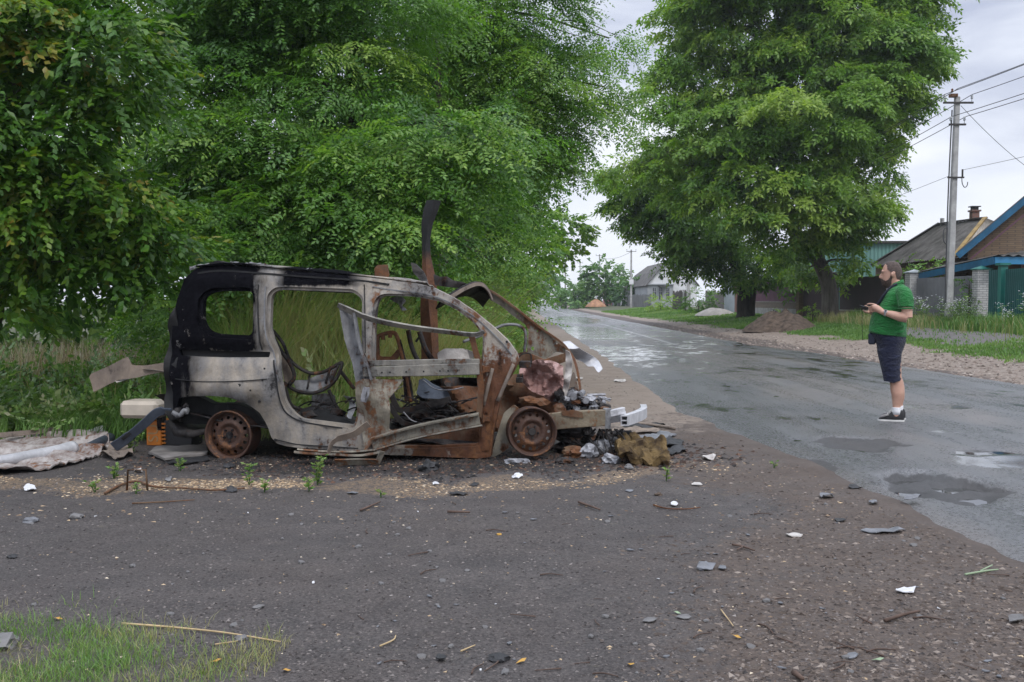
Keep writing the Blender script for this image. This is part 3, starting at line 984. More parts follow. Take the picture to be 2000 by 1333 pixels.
for k, (lab, bb, mt, ti) in enumerate((('yellow green shrub in front of the white house with grey roof', [(1290, 592, 88, 20), (1308, 595, 88, 14), (1272, 598, 88, 10)], M_WAL, 0.22),
                                       ('dark shrub in front of the grey picket fence, under the low hanging tree', [(1365, 585, 72, 28), (1385, 595, 72, 18), (1350, 598, 72, 14)], M_WAL, -0.1),
                                       ('small leafy shrub leaning on the left side of the leaning grey trunk', [(1588, 606, 43, 9), (1582, 614, 43, 7), (1592, 618, 43, 6)], M_WAL, 0.15),
                                       ('yellowish seedling growing beside the brown earth mound', [(1511, 605, 46, 7), (1518, 608, 46, 4)], M_WAL, 0.4),
                                       ('bright acacia bush above the dark fence, right behind the man', [(1762, 528, 40, 17), (1745, 535, 40, 12), (1780, 540, 40, 10)], M_ROB, 0.32),
                                       ('bright acacia bush left of the concrete pole above the grey fence', [(1815, 520, 38.5, 15), (1830, 528, 38.5, 12), (1800, 530, 38.5, 8)], M_ROB, 0.32),
                                       ('dark climbing shrub against the grey fence beside the white brick pillar', [(1893, 555, 33.5, 13), (1890, 575, 33.5, 13), (1896, 592, 33.5, 12)], M_WAL, -0.2),
                                       ('low rounded shrub left of the sandy mound on the far verge', [(1130, 592, 145, 9), (1118, 594, 145, 7)], M_FAR, -0.05))):
    B = blobs_px(bb); c = B[0][0]
    z0 = float(gz(c[0], c[1]))
    make_tree('shrub', lab, 'shrub', (c[0], c[1], z0), [(c[0], c[1], z0 - 0.02), (c[0], c[1], (z0 + c[2]) / 2), (c[0], c[1], c[2])], 0.04, B, S_BUSH if c[1] < 100 else S_FAR, 22 if c[1] < 60 else (9 if c[1] < 100 else 2.5), mt, M_BARK, 80 + k,
              group='shrubs along the right side of the road', twigs=3, inner=0.4, limb_r=0.02, size=(0.8, 1.3) if c[1] < 60 else (1.0, 1.8), tint=ti)


# ================================================================== GRASS
def grass_mat(name, cols, rough=0.5):
    return leaf_mat(name, cols, rough, 0.35, (1.2, 1.2, 0.6))


def grass(name, label, XY, H, W, mat, seed, bend=0.35, tint=None, lean=(0, 0)):
    r_ = np.random.default_rng(seed)
    n = len(XY)
    z0 = gz(XY[:, 0], XY[:, 1])
    a = r_.uniform(0, 2 * math.pi, n)
    d = np.stack([np.cos(a), np.sin(a)], 1) * (H * bend * r_.uniform(0.2, 1.3, n))[:, None] + np.array(lean) * H[:, None]
    s = np.stack([-np.sin(a + r_.normal(0, 0.8, n)), np.cos(a + r_.normal(0, 0.8, n))], 1)
    V = np.zeros((n, 8, 3), np.float32)
    for j, (t, w) in enumerate(((0, 1.0), (0.5, 0.85), (0.5, 0.85), (1.0, 0.08))):
        c = np.stack([XY[:, 0] + d[:, 0] * t * t, XY[:, 1] + d[:, 1] * t * t, z0 - 0.01 + H * (t - 0.18 * t * t)], 1)
        off = np.zeros((n, 3)); off[:, :2] = s * (W * w / 2)[:, None]
        lo, hi = c - off, c + off
        if j == 0: V[:, 0], V[:, 1] = lo, hi
        if j == 1: V[:, 2], V[:, 3] = hi, lo
        if j == 2: V[:, 4], V[:, 5] = lo, hi
        if j == 3: V[:, 6], V[:, 7] = hi, lo
    tt = np.repeat(np.clip((r_.uniform(0.1, 0.9, n) if tint is None else tint) + r_.normal(0, 0.05, n), 0.01, 0.99), 8)
    o = np_mesh(name, V.reshape(-1, 3), 4, mat, None, tt)
    return tag(o, label, 'grass', kind='stuff')


M_GR = grass_mat('grass_green', [(0.055, 0.125, 0.026), (0.10, 0.21, 0.045), (0.17, 0.29, 0.075), (0.32, 0.30, 0.14)])
M_GRD = grass_mat('grass_dry', [(0.14, 0.18, 0.06), (0.22, 0.24, 0.09), (0.34, 0.31, 0.16), (0.45, 0.39, 0.23)])


def scatter(n, x0, x1, y0, y1, seed, mask=None):
    r_ = np.random.default_rng(seed)
    P = np.stack([r_.uniform(x0, x1, n), r_.uniform(y0, y1, n)], 1)
    if mask is not None:
        k = r_.random(n) < mask(P[:, 0], P[:, 1])
        P = P[k]
    return P


def lmask(x, y): return ground_masks(x, y)[0]
def rmask(x, y): return ground_masks(x, y)[1]


P_ = scatter(120000, -9.5, 0.5, 10.0, 17.0, 1, lambda x, y: lmask(x, y) * (0.35 + 0.65 * smooth(0.15, -0.3, np.abs(fbm(x, y, 0.6, 91)) - 0.5)))
hh = (0.30 + 1.40 * smooth(10.6, 11.8, P_[:, 1]) * smooth(-4.6, -3.2, P_[:, 0]) + 0.30 * smooth(12, 15, P_[:, 1])) * (0.75 + 0.35 * fbm(P_[:, 0], P_[:, 1], 0.8, 71))
hh = hh * smooth(0.6, -0.9, P_[:, 0]) + 0.12
r_ = np.random.default_rng(3)
grass('tall_grass', 'tall green field grass behind and left of the wreck', P_, hh * r_.uniform(0.6, 1.15, len(P_)), np.full(len(P_), 0.011) * r_.uniform(0.7, 1.4, len(P_)), M_GR, 3, 0.4,
      tint=np.clip(0.55 + 0.24 * smooth(-4.2, -3.0, P_[:, 0]) + 0.25 * fbm(P_[:, 0], P_[:, 1], 0.9, 72) + r_.normal(0, 0.12, len(P_)), 0, 1), lean=(0.16, 0))  # lighter tint behind the wreck, brighter daylight put into the blade colour
P_ = scatter(420, -3.6, -0.4, 11.2, 14.5, 2, lmask)
grass('seed_grass', 'pale ripe grass stalks leaning right behind the wreck', P_, np.random.default_rng(4).uniform(0.9, 1.6, len(P_)), np.full(len(P_), 0.008), M_GRD, 5, 0.2, lean=(0.38, 0))
P_ = scatter(700, -9, -3.2, 10.8, 15.5, 22, lmask)
grass('seed_grass', 'thin dry weeds and seed heads standing in the field at left', P_, np.random.default_rng(6).uniform(0.5, 1.15, len(P_)), np.full(len(P_), 0.008), M_GRD, 6, 0.3)
P_ = scatter(26000, -1.6, 0.6, 16, 60, 7, lmask)
grass('verge_grass', 'grass strip along the foot of the left tree row', P_, np.random.default_rng(8).uniform(0.15, 0.6, len(P_)), np.full(len(P_), 0.022), M_GR, 8, 0.4)
# short turf of the right verge
def turf(x, y): return rmask(x, y)
P_ = np.concatenate([scatter(60000, 9.5, 15.6, 20, 46, 9, turf), scatter(36000, 9, 16.5, 46, 110, 10, turf)])
r_ = np.random.default_rng(9)
fence_near = smooth(13.1, 14.3, P_[:, 0] - curve(P_[:, 1])) * smooth(49, 41, P_[:, 1])
hh = (0.10 + 0.42 * fence_near * (0.8 + 0.4 * fbm(P_[:, 0], P_[:, 1], 0.7, 14))) * r_.uniform(0.6, 1.25, len(P_))
grass('verge_grass', 'mown grass of the right verge rising to tall weeds at the fence', P_, hh, np.where(P_[:, 1] < 46, 0.028, 0.06) * r_.uniform(0.7, 1.3, len(P_)), M_GR, 11, 0.35,
      tint=np.clip(0.45 + 0.2 * fbm(P_[:, 0], P_[:, 1], 0.5, 15) + 0.22 * fence_near * fbm(P_[:, 0], P_[:, 1], 0.9, 16) + r_.normal(0, 0.12, len(P_)), 0, 1))
P_ = scatter(5200, 13.0, 15.3, 26, 44, 12, lambda x, y: 0.5 + 0.5 * fbm(x, y, 0.6, 17))
grass('dry_grass', 'tall dry straw coloured grass in front of the grey fence', P_, np.random.default_rng(13).uniform(0.3, 0.68, len(P_)), np.full(len(P_), 0.02), M_GRD, 14, 0.3)
# foreground tuft at the lower left
P_ = scatter(120000, -4.2, -0.9, 2.6, 4.7, 15, lambda x, y: ground_masks(x, y)[2] * (0.65 + 0.6 * fbm(x, y, 2.6, 18)))
r_ = np.random.default_rng(16)
grass('foreground_grass', 'patch of short green and straw coloured grass at the lower left', P_, r_.uniform(0.025, 0.08, len(P_)), np.full(len(P_), 0.0028), M_GR, 17, 0.6,
      tint=np.clip(0.78 + 0.35 * fbm(P_[:, 0], P_[:, 1], 1.6, 19) + r_.normal(0, 0.15, len(P_)), 0, 1))

# broad leaved weeds mixed into the field at left
r_ = np.random.default_rng(88)
P_ = scatter(5200, -9, -2.2, 10.3, 16, 23, lmask)
k = fbm(P_[:, 0], P_[:, 1], 0.9, 95) > -0.1
P_ = P_[k]; n = len(P_)
hz_ = r_.uniform(0.05, 0.55, n) * (0.5 + 0.5 * smooth(10.3, 12.5, P_[:, 1]))
p3 = np.column_stack([P_, gz(P_[:, 0], P_[:, 1]) + hz_])
d3 = r_.normal(0, 1, (n, 3)); d3[:, 2] = r_.uniform(0.1, 1.0, n)
M_WEED = leaf_mat('weed_leaf', [(0.05, 0.11, 0.03), (0.10, 0.20, 0.05), (0.18, 0.29, 0.09), (0.36, 0.36, 0.24)])
V, T = spread_sprays(r_, S_FRU, p3, d3, (0.45, 1.0), 0.9, tint0=np.clip(0.45 + 0.35 * fbm(P_[:, 0], P_[:, 1], 1.3, 96), 0.05, 0.9))
tag(np_mesh('field_weeds', V, 4, M_WEED, None, T), 'leafy weeds mixed into the tall grass of the field at left', 'weeds', kind='stuff')

P_ = scatter(5200, -7.5, -3.9, 12.2, 15.5, 24, lambda x, y: lmask(x, y) * (0.4 + 0.6 * (fbm(x, y, 0.8, 97) > -0.2)))
grass('dry_weeds', 'pale pinkish dry flowering weeds at the back of the field at left', P_, np.random.default_rng(25).uniform(0.55, 1.15, len(P_)), np.full(len(P_), 0.013), grass_mat('weed_dry', [(0.16, 0.12, 0.08), (0.26, 0.20, 0.14), (0.42, 0.36, 0.30), (0.55, 0.52, 0.48)]), 26, 0.3)

P_ = scatter(60000, -4.2, -0.9, 2.6, 4.7, 35, lambda x, y: ground_masks(x, y)[2] * (0.35 + 0.9 * fbm(x, y, 1.9, 38)))
grass('dry_turf', 'short straw coloured dead grass in the patch at the lower left', P_, np.random.default_rng(36).uniform(0.02, 0.075, len(P_)), np.full(len(P_), 0.0028), M_GRD, 37, 1.0)

# ================================================================== BURNT-OUT CAR
YAW = R(8)
CO = gnd(1043, 898, 0.0)
CF = np.array((math.cos(YAW), -math.sin(YAW), 0)); CA = np.array((math.sin(YAW), math.cos(YAW), 0))


def cp(px, py, w=0.0):
    """pixel -> car coordinates (u forward, w away, z) on the vertical plane at depth w"""
    d = ray(px, py)
    t = (np.dot(CO + CA * w - CP, CA)) / np.dot(d, CA)
    q = CP + d * t - CO
    return (float(np.dot(q, CF)), w, float(q[2]))


def tumble(z):
    return 0.11 * float(smooth(0.92, 1.75, z))


def cpb(px, py):
    p = cp(px, py, 0.0)
    for _ in range(3):
        p = cp(px, py, tumble(p[2]))
    return p


car = empty('burnt_car', CO, -YAW, 'burnt out wreck of a small van, stripped to rusty and sooty bare metal', 'car')


def burnt(name, base, base2, rust=0.3, soot=0.25, ash=0.15, rough=0.62, metal=0.25, body=False, sc=1.0):
    m, g, b = new_mat(name)
    v = g.coord('Object')
    vs = g.coord('Object', (1, 1, 0.35))
    n1 = g.noise(2.6 * sc, v, 8, 0.62, 0.3); n2 = g.noise(7 * sc, vs, 8, 0.68); n3 = g.noise(26 * sc, v, 6, 0.7); n4 = g.noise(1.3 * sc, v, 6, 0.6)
    c = g.mix(g.mapr(g.math('ADD', g.math('MULTIPLY', n1, 0.5), g.math('MULTIPLY', n2, 0.5)), 0.42, 0.56), base, base2)
    c = g.mix(g.mapr(n3, 0.35, 0.75, 0, 0.45), c, tuple(q * 0.55 for q in base))
    rustc = g.mix(g.mapr(n3, 0.3, 0.7), (0.055, 0.020, 0.010), g.mix(g.mapr(n2, 0.4, 0.65), (0.115, 0.040, 0.016), (0.215, 0.095, 0.034)))
    sootc = g.mix(g.mapr(n3, 0.3, 0.8), (0.002, 0.002, 0.003), (0.010, 0.010, 0.013))
    ashc = g.mix(n3, (0.42, 0.41, 0.42), (0.62, 0.61, 0.62))
    rr = g.math('ADD', g.math('MULTIPLY', n2, 0.6), g.math('MULTIPLY', n4, 0.4))
    if body:
        s = g.sep(v)
        u, z = s[0], s[2]
        # the whole front has rusted, the rear carries soot on its upper half
        rr = g.math('ADD', rr, g.math('MULTIPLY', g.math('MULTIPLY', g.mapr(u, -1.4, -0.2), g.mapr(z, 1.05, 0.45)), 0.30))
        rr = g.math('SUBTRACT', rr, g.mapr(u, -1.5, -2.2, 0, 0.14))
    rf_ = g.mapr(g.math('ADD', rr, g.math('MULTIPLY', g.math('SUBTRACT', n3, 0.5), 0.35)), 0.67 - 0.36 * rust, 0.74 - 0.36 * rust)
    c = g.mix(rf_, c, rustc)
    af = g.mapr(g.math('ADD', g.math('MULTIPLY', n2, 0.5), g.math('MULTIPLY', n3, 0.5)), 0.70 - 0.3 * ash, 0.73 - 0.3 * ash)
    c = g.mix(g.math('MULTIPLY', af, 0.75 if ash > 0 else 0.0), c, ashc)
    ss = g.math('ADD', g.math('MULTIPLY', n1, 0.6), g.math('MULTIPLY', n2, 0.4))
    if body:
        nn = g.math('MULTIPLY', g.math('SUBTRACT', n2, 0.5), 0.55)
        top = g.math('MULTIPLY', g.mapr(g.math('ADD', u, nn), -2.44, -2.60), g.mapr(g.math('ADD', z, g.math('MULTIPLY', nn, 0.5)), 0.87, 0.93))
        rail = g.math('MULTIPLY', g.math('MULTIPLY', g.mapr(u, -2.4, -2.3), g.mapr(u, -1.5, -1.7)), g.mapr(g.math('ADD', z, g.math('MULTIPLY', nn, 0.2)), 1.50, 1.53))
        edge_ = g.mapr(g.math('ADD', u, nn), -2.95, -3.25)
        under = g.math('MULTIPLY', g.mapr(g.math('ADD', z, g.math('MULTIPLY', nn, 0.6)), 0.62, 0.50), g.mapr(u, -2.2, -2.6, 0.0, 0.8))
        ex = g.math('MAXIMUM', g.math('MAXIMUM', top, rail), g.math('MAXIMUM', edge_, under))
        sf = g.math('MAXIMUM', g.mapr(g.math('ADD', ss, g.math('MULTIPLY', g.math('SUBTRACT', n3, 0.5), 0.3)), 0.54, 0.64, 0, 0.85), ex)
        # blistered paint leaves pale flakes inside the soot
        fl = g.math('MULTIPLY', g.mapr(g.noise(11, v, 7, 0.75), 0.62, 0.64), g.mapr(g.noise(2.2, v, 3, 0.5), 0.5, 0.6))
        sf = g.math('MULTIPLY', sf, g.math('SUBTRACT', 1.0, g.math('MULTIPLY', fl, 0.75)))
    else:
        sf = g.mapr(g.math('ADD', ss, g.math('MULTIPLY', g.math('SUBTRACT', n3, 0.5), 0.3)), 0.68 - 0.36 * soot, 0.80 - 0.36 * soot)
    c = g.mix(sf, c, sootc)
    g.set(b, 'Base Color', c)
    g.set(b, 'Metallic', g.math('MULTIPLY', g.math('SUBTRACT', 1.0, g.math('MAXIMUM', rf_, sf)), metal))
    g.set(b, 'Roughness', g.mapr(n2, 0.3, 0.7, rough - 0.16, rough + 0.16))
    g.set(b, 'Specular IOR Level', g.math('MULTIPLY', g.math('SUBTRACT', 1.04, sf), 0.36))
    h = g.math('ADD', g.math('MULTIPLY', n3, 0.5), g.math('MULTIPLY', n1, 1.6))
    g.set(b, 'Normal', g.bump(h, 0.6, 0.02))
    return m


M_BODY = burnt('burnt_steel_body', (0.35, 0.305, 0.25), (0.20, 0.195, 0.195), 0.43, 0.3, 0.10, body=True)
M_STEEL = burnt('burnt_steel_grey', (0.25, 0.25, 0.255), (0.12, 0.122, 0.13), 0.34, 0.42, 0.12)
M_DOOR = burnt('burnt_steel_door', (0.29, 0.26, 0.205), (0.13, 0.122, 0.105), 0.50, 0.36, 0.12)
M_BELT = burnt('burnt_steel_belt', (0.27, 0.25, 0.215), (0.14, 0.135, 0.125), 0.30, 0.40, 0.10)
M_RUST = burnt('rusted_steel', (0.13, 0.075, 0.04), (0.07, 0.038, 0.022), 0.62, 0.4, 0.0, 0.75, 0.05)
M_RIM = burnt('rusted_rim', (0.070, 0.034, 0.022), (0.040, 0.022, 0.017), 0.40, 0.22, 0.0, 0.6, 0.1, sc=1.6)
M_DARK = burnt('sooty_steel', (0.035, 0.03, 0.028), (0.02, 0.018, 0.018), 0.36, 0.55, 0.0, 0.7, 0.1)
M_BLUE = burnt('dark_blue_steel', (0.080, 0.095, 0.125), (0.045, 0.055, 0.075), 0.12, 0.25, 0.02, 0.5, 0.3)
M_ALU = burnt('melted_alloy', (0.36, 0.36, 0.38), (0.17, 0.17, 0.185), 0.12, 0.34, 0.2, 0.5, 0.5, sc=2.5)
M_PINK = burnt('heat_stained_sheet', (0.40, 0.27, 0.25), (0.30, 0.17, 0.15), 0.10, 0.04, 0.12, 0.45, 0.2)
M_PALE = burnt('pale_burnt_panel', (0.50, 0.47, 0.44), (0.38, 0.35, 0.33), 0.1, 0.12, 0.1, 0.55, 0.1)
M_WHITE = burnt('whitened_steel', (0.60, 0.60, 0.62), (0.42, 0.42, 0.44), 0.08, 0.12, 0.2, 0.5, 0.2)
M_SOOT = simple_mat('soot_black', (0.010, 0.010, 0.011), 0.85, 0, 0.5, 12, 0.4)
M_TAN = burnt('scorched_lining', (0.24, 0.19, 0.15), (0.16, 0.13, 0.11), 0.15, 0.3, 0.05, 0.85, 0.0)


def in_poly(P, poly):
    x, y = P[:, 0], P[:, 1]
    c = np.zeros(len(P), bool)
    n = len(poly); j = n - 1
    for i in range(n):
        xi, yi = poly[i]; xj, yj = poly[j]
        q = ((yi > y) != (yj > y)) & (x < (xj - xi) * (y - yi) / (yj - yi + 1e-12) + xi)
        c ^= q; j = i
    return c


def resample(poly, step):
    out = []
    n = len(poly)
    for i in range(n):
        a = np.array(poly[i]); b = np.array(poly[(i + 1) % n])
        k = max(1, int(round(np.linalg.norm(b - a) / step)))
        out += [tuple(a + (b - a) * t / k) for t in range(k)]
    return out


def round_poly(poly, r=0.03, n=3):
    out = []; m = len(poly)
    for i in range(m):
        p = np.array(poly[i]); a = np.array(poly[i - 1]); b = np.array(poly[(i + 1) % m])
        da = np.linalg.norm(a - p); db = np.linalg.norm(b - p)
        ra = min(r, da * 0.45); rb = min(r, db * 0.45)
        s = p + (a - p) / da * ra; e = p + (b - p) / db * rb
        for k in range(n + 1):
            t = k / n
            out.append(tuple((1 - t) ** 2 * s + 2 * t * (1 - t) * p + t * t * e))
    return out


def offset_poly(poly, d):
    """grow (d>0) a polygon"""
    P = np.array(poly); m = len(P)
    A = 0.5 * np.sum(P[:, 0] * np.roll(P[:, 1], -1) - np.roll(P[:, 0], -1) * P[:, 1])
    s = 1 if A > 0 else -1
    out = []
    for i in range(m):
        e = P[(i + 1) % m] - P[i - 1]
        nn = np.array((e[1], -e[0])); nn = nn / (np.linalg.norm(nn) + 1e-9) * s
        out.append(tuple(P[i] + nn * d))
    return out


def panel(name, outline, holes, mat, parent, wfun, thick=0.02, step=0.05, amp=0.0, nsc=5.0, seed=0, smooth_=True):
    """thick sheet cut to an outline in (u,z) with holes; wfun gives its depth, amp dents it"""
    loops = [resample(outline, step)] + [resample(h, step) for h in holes]
    pts = []; edges = []
    for lp in loops:
        k = len(pts)
        pts += [tuple(p) for p in lp]
        edges += [(k + i, k + (i + 1) % len(lp)) for i in range(len(lp))]
    O = np.array(loops[0])
    x0, y0 = O.min(0); x1, y1 = O.max(0)
    g1, g2 = np.meshgrid(np.arange(x0 + step / 2, x1, step), np.arange(y0 + step / 2, y1, step))
    G = np.stack([g1.ravel(), g2.ravel()], 1)
    if len(G):
        rj = np.random.default_rng(seed + 1)
        G = G + rj.uniform(-0.15, 0.15, G.shape) * step
        k = in_poly(G, loops[0])
        for h in loops[1:]: k &= ~in_poly(G, h)
        allp = np.array(pts)
        G = G[k]
        if len(G):
            dmin = np.array([np.min(np.hypot(allp[:, 0] - q[0], allp[:, 1] - q[1])) for q in G])
            G = G[dmin > step * 0.4]
        pts += [tuple(q) for q in G]
    r = geometry.delaunay_2d_cdt([Vector(p) for p in pts], edges, [], 0, 1e-6)
    V2 = np.array([tuple(v) for v in r[0]]); F = [tuple(f) for f in r[2]]
    C = np.array([V2[list(f)].mean(0) for f in F])
    k = in_poly(C, loops[0])
    for h in loops[1:]: k &= ~in_poly(C, h)
    F = [f for f, q in zip(F, k) if q]
    n = len(V2)
    dent = fbm(V2[:, 0], V2[:, 1], nsc, seed, 3) * amp if amp else np.zeros(n)
    wf = np.array([wfun(p[0], p[1]) for p in V2]) + dent
    front = np.stack([V2[:, 0], wf, V2[:, 1]], 1)
    back = front + np.array((0, thick, 0))
    fr = []
    for f in F:      # orient to face -w (towards the road side)
        a, b_, c = [V2[i] for i in f[:3]]
        s = (b_[0] - a[0]) * (c[1] - a[1]) - (b_[1] - a[1]) * (c[0] - a[0])
        fr.append(f if s > 0 else f[::-1])
    cnt = {}
    for f in fr:
        for i in range(len(f)):
            e = (f[i], f[(i + 1) % len(f)])
            cnt[e] = 1
    side = [(e[1], e[0], e[0] + n, e[1] + n) for e in cnt if (e[1], e[0]) not in cnt]
    faces = fr + [tuple(i + n for i in f[::-1]) for f in fr] + side
    o = mesh_obj(name, np.concatenate([front, back]), faces, mat, parent)
    me = o.data
    if smooth_:
        fl = [True] * (2 * len(fr)) + [False] * len(side)
        me.polygons.foreach_set('use_smooth', fl)
    bm = bmesh.new(); bm.from_mesh(me)
    bmesh.ops.delete(bm, geom=[v for v in bm.verts if not v.link_faces], context='VERTS')
    for e in bm.edges:
        if len(e.link_faces) == 2 and e.calc_face_angle(0) > 0.7: e.smooth = False
    bm.to_mesh(me); bm.free()
    return o


def uz(pxs, w=0.0, body=False):
    return [(lambda q: (q[0], q[2]))(cpb(*p) if body else cp(p[0], p[1], w)) for p in pxs]


# ---- near side of the body shell
side_px = [(376, 524), (392, 521), (430, 517), (470, 518.5), (520, 523), (585, 530), (650, 536), (716, 542), (760, 547), (813, 554), (848, 563), (887, 582), (926, 609), (961, 637), (990, 664), (1008, 688), (1013, 702), (1006, 722), (985, 755),
           (976, 785), (970, 815), (962, 850), (959, 893), (935, 896), (840, 892), (760, 889), (711, 885), (640, 879), (585, 875), (555, 872), (540, 867), (531, 855), (523, 833), (507, 806), (481, 787), (446, 776), (411, 773), (376, 774), (346, 778),
           (341, 798), (339, 815), (333, 815), (334, 770), (327, 730), (327, 682), (331, 632), (341, 585), (354, 545)]
win = round_poly(uz([(394, 584), (407, 573), (428, 569), (487, 569), (492, 578), (491, 642), (488, 656), (455, 655), (420, 653), (402, 645), (393, 624)], 0, True), 0.05)
dr_r = round_poly(uz([(527, 578), (537, 568), (552, 566), (688, 571), (705, 584), (705, 685), (699, 754), (694, 815), (690, 832), (640, 826), (585, 819), (566, 803), (555, 785), (546, 735), (541, 697), (529, 658), (525, 641)], 0, True), 0.04)
dr_f = round_poly(uz([(733, 598), (739, 583), (752, 578), (813, 580), (857, 589), (891, 606), (922, 629), (942, 655), (941, 690), (936, 720), (937, 798), (935, 868), (850, 872), (768, 872), (742, 868), (731, 840), (727, 790), (729, 720)], 0, True), 0.04)
slot = round_poly(uz([(342, 684), (345, 696), (430, 699), (524, 699), (526, 688), (430, 686)], 0, True), 0.012)
OUT = round_poly(uz(side_px, 0, True), 0.015, 2)


def wbody(u, z):
    w = tumble(z)
    w += 0.030 * float(smooth(0.80, 0.90, z)) * float(smooth(1.02, 0.93, z)) * float(smooth(-2.1, -2.4, u))      # waist groove
    w -= 0.035 * math.exp(-((z - 0.62) / 0.16) ** 2) * float(smooth(-2.0, -2.5, u))                             # haunch over the rear wheel
    w += 0.06 * float(smooth(-3.1, -3.33, u))                                                                   # rounded rear corner
    w += 0.05 * float(smooth(1.58, 1.70, z))                                                                    # roof edge rolls over
    w += 0.07 * float(smooth(-0.25, 0.0, u)) * float(smooth(0.95, 0.5, z))
    return w


panel('body_shell', OUT, [offset_poly(win, 0.035), offset_poly(dr_r, 0.028), offset_poly(dr_f, 0.02), slot], M_BODY, car, wbody, 0.075, 0.04, 0.011, 7.0, 3)
# inner frames of the openings sit a step further in
for nm, h, e in (('window_frame', win, 0.05), ('door_frame', dr_r, 0.045), ('door_frame', dr_f, 0.04)):
    panel(nm, offset_poly(h, e), [h], M_BODY, car, lambda u, z: wbody(u, z) + 0.035, 0.06, 0.05, 0.004, 9, 4)
panel('slider_channel', offset_poly(slot, 0.02), [], M_SOOT, car, lambda u, z: wbody(u, z) + 0.05, 0.04, 0.06)
# pressings on the front pillar: doubler plate, seams
panel('hinge_pillar', round_poly(uz([(941, 712), (962, 702), (1004, 704), (990, 742), (968, 780), (960, 830), (955, 880), (940, 882), (944, 800)]), 0.02), [uz([(948, 806), (953, 806), (953, 826), (948, 826)])],
      M_BODY, car, lambda u, z: wbody(u, z) - 0.012 - 0.012 * math.exp(-((u + 0.34) / 0.05) ** 2), 0.014, 0.035, 0.010, 9, 6)
mb = MB()
for (a, b_) in (((1003, 712), (972, 784)), ((962, 720), (944, 792))):
    pts = [cp(a[0] + (b_[0] - a[0]) * t, a[1] + (b_[1] - a[1]) * t, -0.03 + 0.01 * math.sin(9 * t)) for t in np.linspace(0, 1, 7)]
    mb.strip(pts, (0, 1, 0), 0.012, 0.03)
mb.build('seam', M_TAN, car, True)
for pts_, wd_, mt_ in (([(384, 534), (430, 529), (520, 535), (600, 541), (700, 548), (760, 556)], .016, M_SOOT), ([(505, 556), (504, 600), (506, 650), (510, 684)], .008, M_SOOT), ([(712, 556), (713, 620), (714, 690)], .008, M_SOOT),
                      ([(519, 560), (517, 610), (520, 655), (536, 700), (546, 745)], .010, M_STEEL), ([(534, 704), (541, 740), (550, 790), (566, 812), (600, 826), (680, 838)], .012, M_SOOT), ([(340, 741), (400, 745), (470, 744), (524, 740)], .006, M_SOOT),
                      ([(536, 858), (580, 868), (640, 872), (700, 876)], .008, M_SOOT), ([(728, 560), (760, 566), (830, 575), (880, 592), (930, 622), (975, 664), (1000, 694)], .010, M_STEEL)):
    mb = MB(); q_ = []
    for p_ in spline([(x, y, 0) for x, y in pts_], 4):
        c = cpb(p_[0], p_[1]); q_.append((c[0], wbody(c[0], c[2]) - .004, c[2]))
    mb.strip(q_, (0, 0, 1) if abs(q_[0][0] - q_[-1][0]) > .3 else (1, 0, 0), wd_, .012)
    mb.build('seam', mt_, car)
rr_ = random.Random(8)
for (px, py) in ((352, 712), (471, 752), (492, 762), (508, 784), (515, 742), (518, 720), (538, 860), (600, 876), (660, 880), (722, 620), (724, 660), (990, 668), (976, 690), (958, 716)):
    c = cpb(px, py); mb = MB(); r_h = rr_.uniform(.007, .014)
    mb.lathe([(.0005, 0), (r_h, 0), (r_h, .01), (.0005, .01)], (c[0], wbody(c[0], c[2]) - .007, c[2]), (0, 1, 0), 8); mb.build('hole_shade_dot', M_SOOT, car)  # solid disc on the skin, a hole's shade put into its black colour
# door hinges
for (px, py) in ((951, 722), (951, 818)):
    mb = MB(); c = cp(px, py, -0.035)
    mb.box(c, (0.055, 0.03, 0.05)); mb.tube([(c[0] - 0.03, c[1] - 0.01, c[2] - 0.035), (c[0] - 0.03, c[1] - 0.01, c[2] + 0.035)], 0.012, 8)
    mb.build('hinge', M_RUST, car, bevel=0.004)

# ---- roof skin, sagging and torn along its far edge
rail = [cpb(*p) for p in [(380, 523), (430, 517), (470, 518.5), (520, 523), (585, 530), (650, 536), (716, 542), (760, 547), (813, 554)]]
ru = np.linspace(rail[0][0], rail[-1][0] + 0.03, 46)
rz = np.interp(ru, [q[0] for q in rail], [q[2] for q in rail])
rwv = np.linspace(0, 1, 22)
V = []
for i, u in enumerate(ru):
    far_w = 1.25 + 0.12 * vnoise(u, 0, 5, 3) - 0.45 * float(smooth(-1.3, -0.9, u))
    for t in rwv:
        w = 0.13 + (far_w - 0.13) * t
        z = rz[i] + 0.012 + 0.018 * math.sin(t * 3.1) - 0.13 * t * t + 0.022 * float(vnoise(u, w, 3.2, 7)) * float(smooth(0.0, 0.25, t)) + 0.010 * math.sin(w * 22) * float(smooth(0.1, 0.3, t))
        V.append((u, w, z))
n = len(rwv)
F = [(i * n + k, (i + 1) * n + k, (i + 1) * n + k + 1, i * n + k + 1) for i in range(len(ru) - 1) for k in range(n - 1)]
o = mesh_obj('roof', V, F, M_BODY, car, True)
md = o.modifiers.new('s', 'SOLIDIFY'); md.thickness = 0.012; md.offset = 0
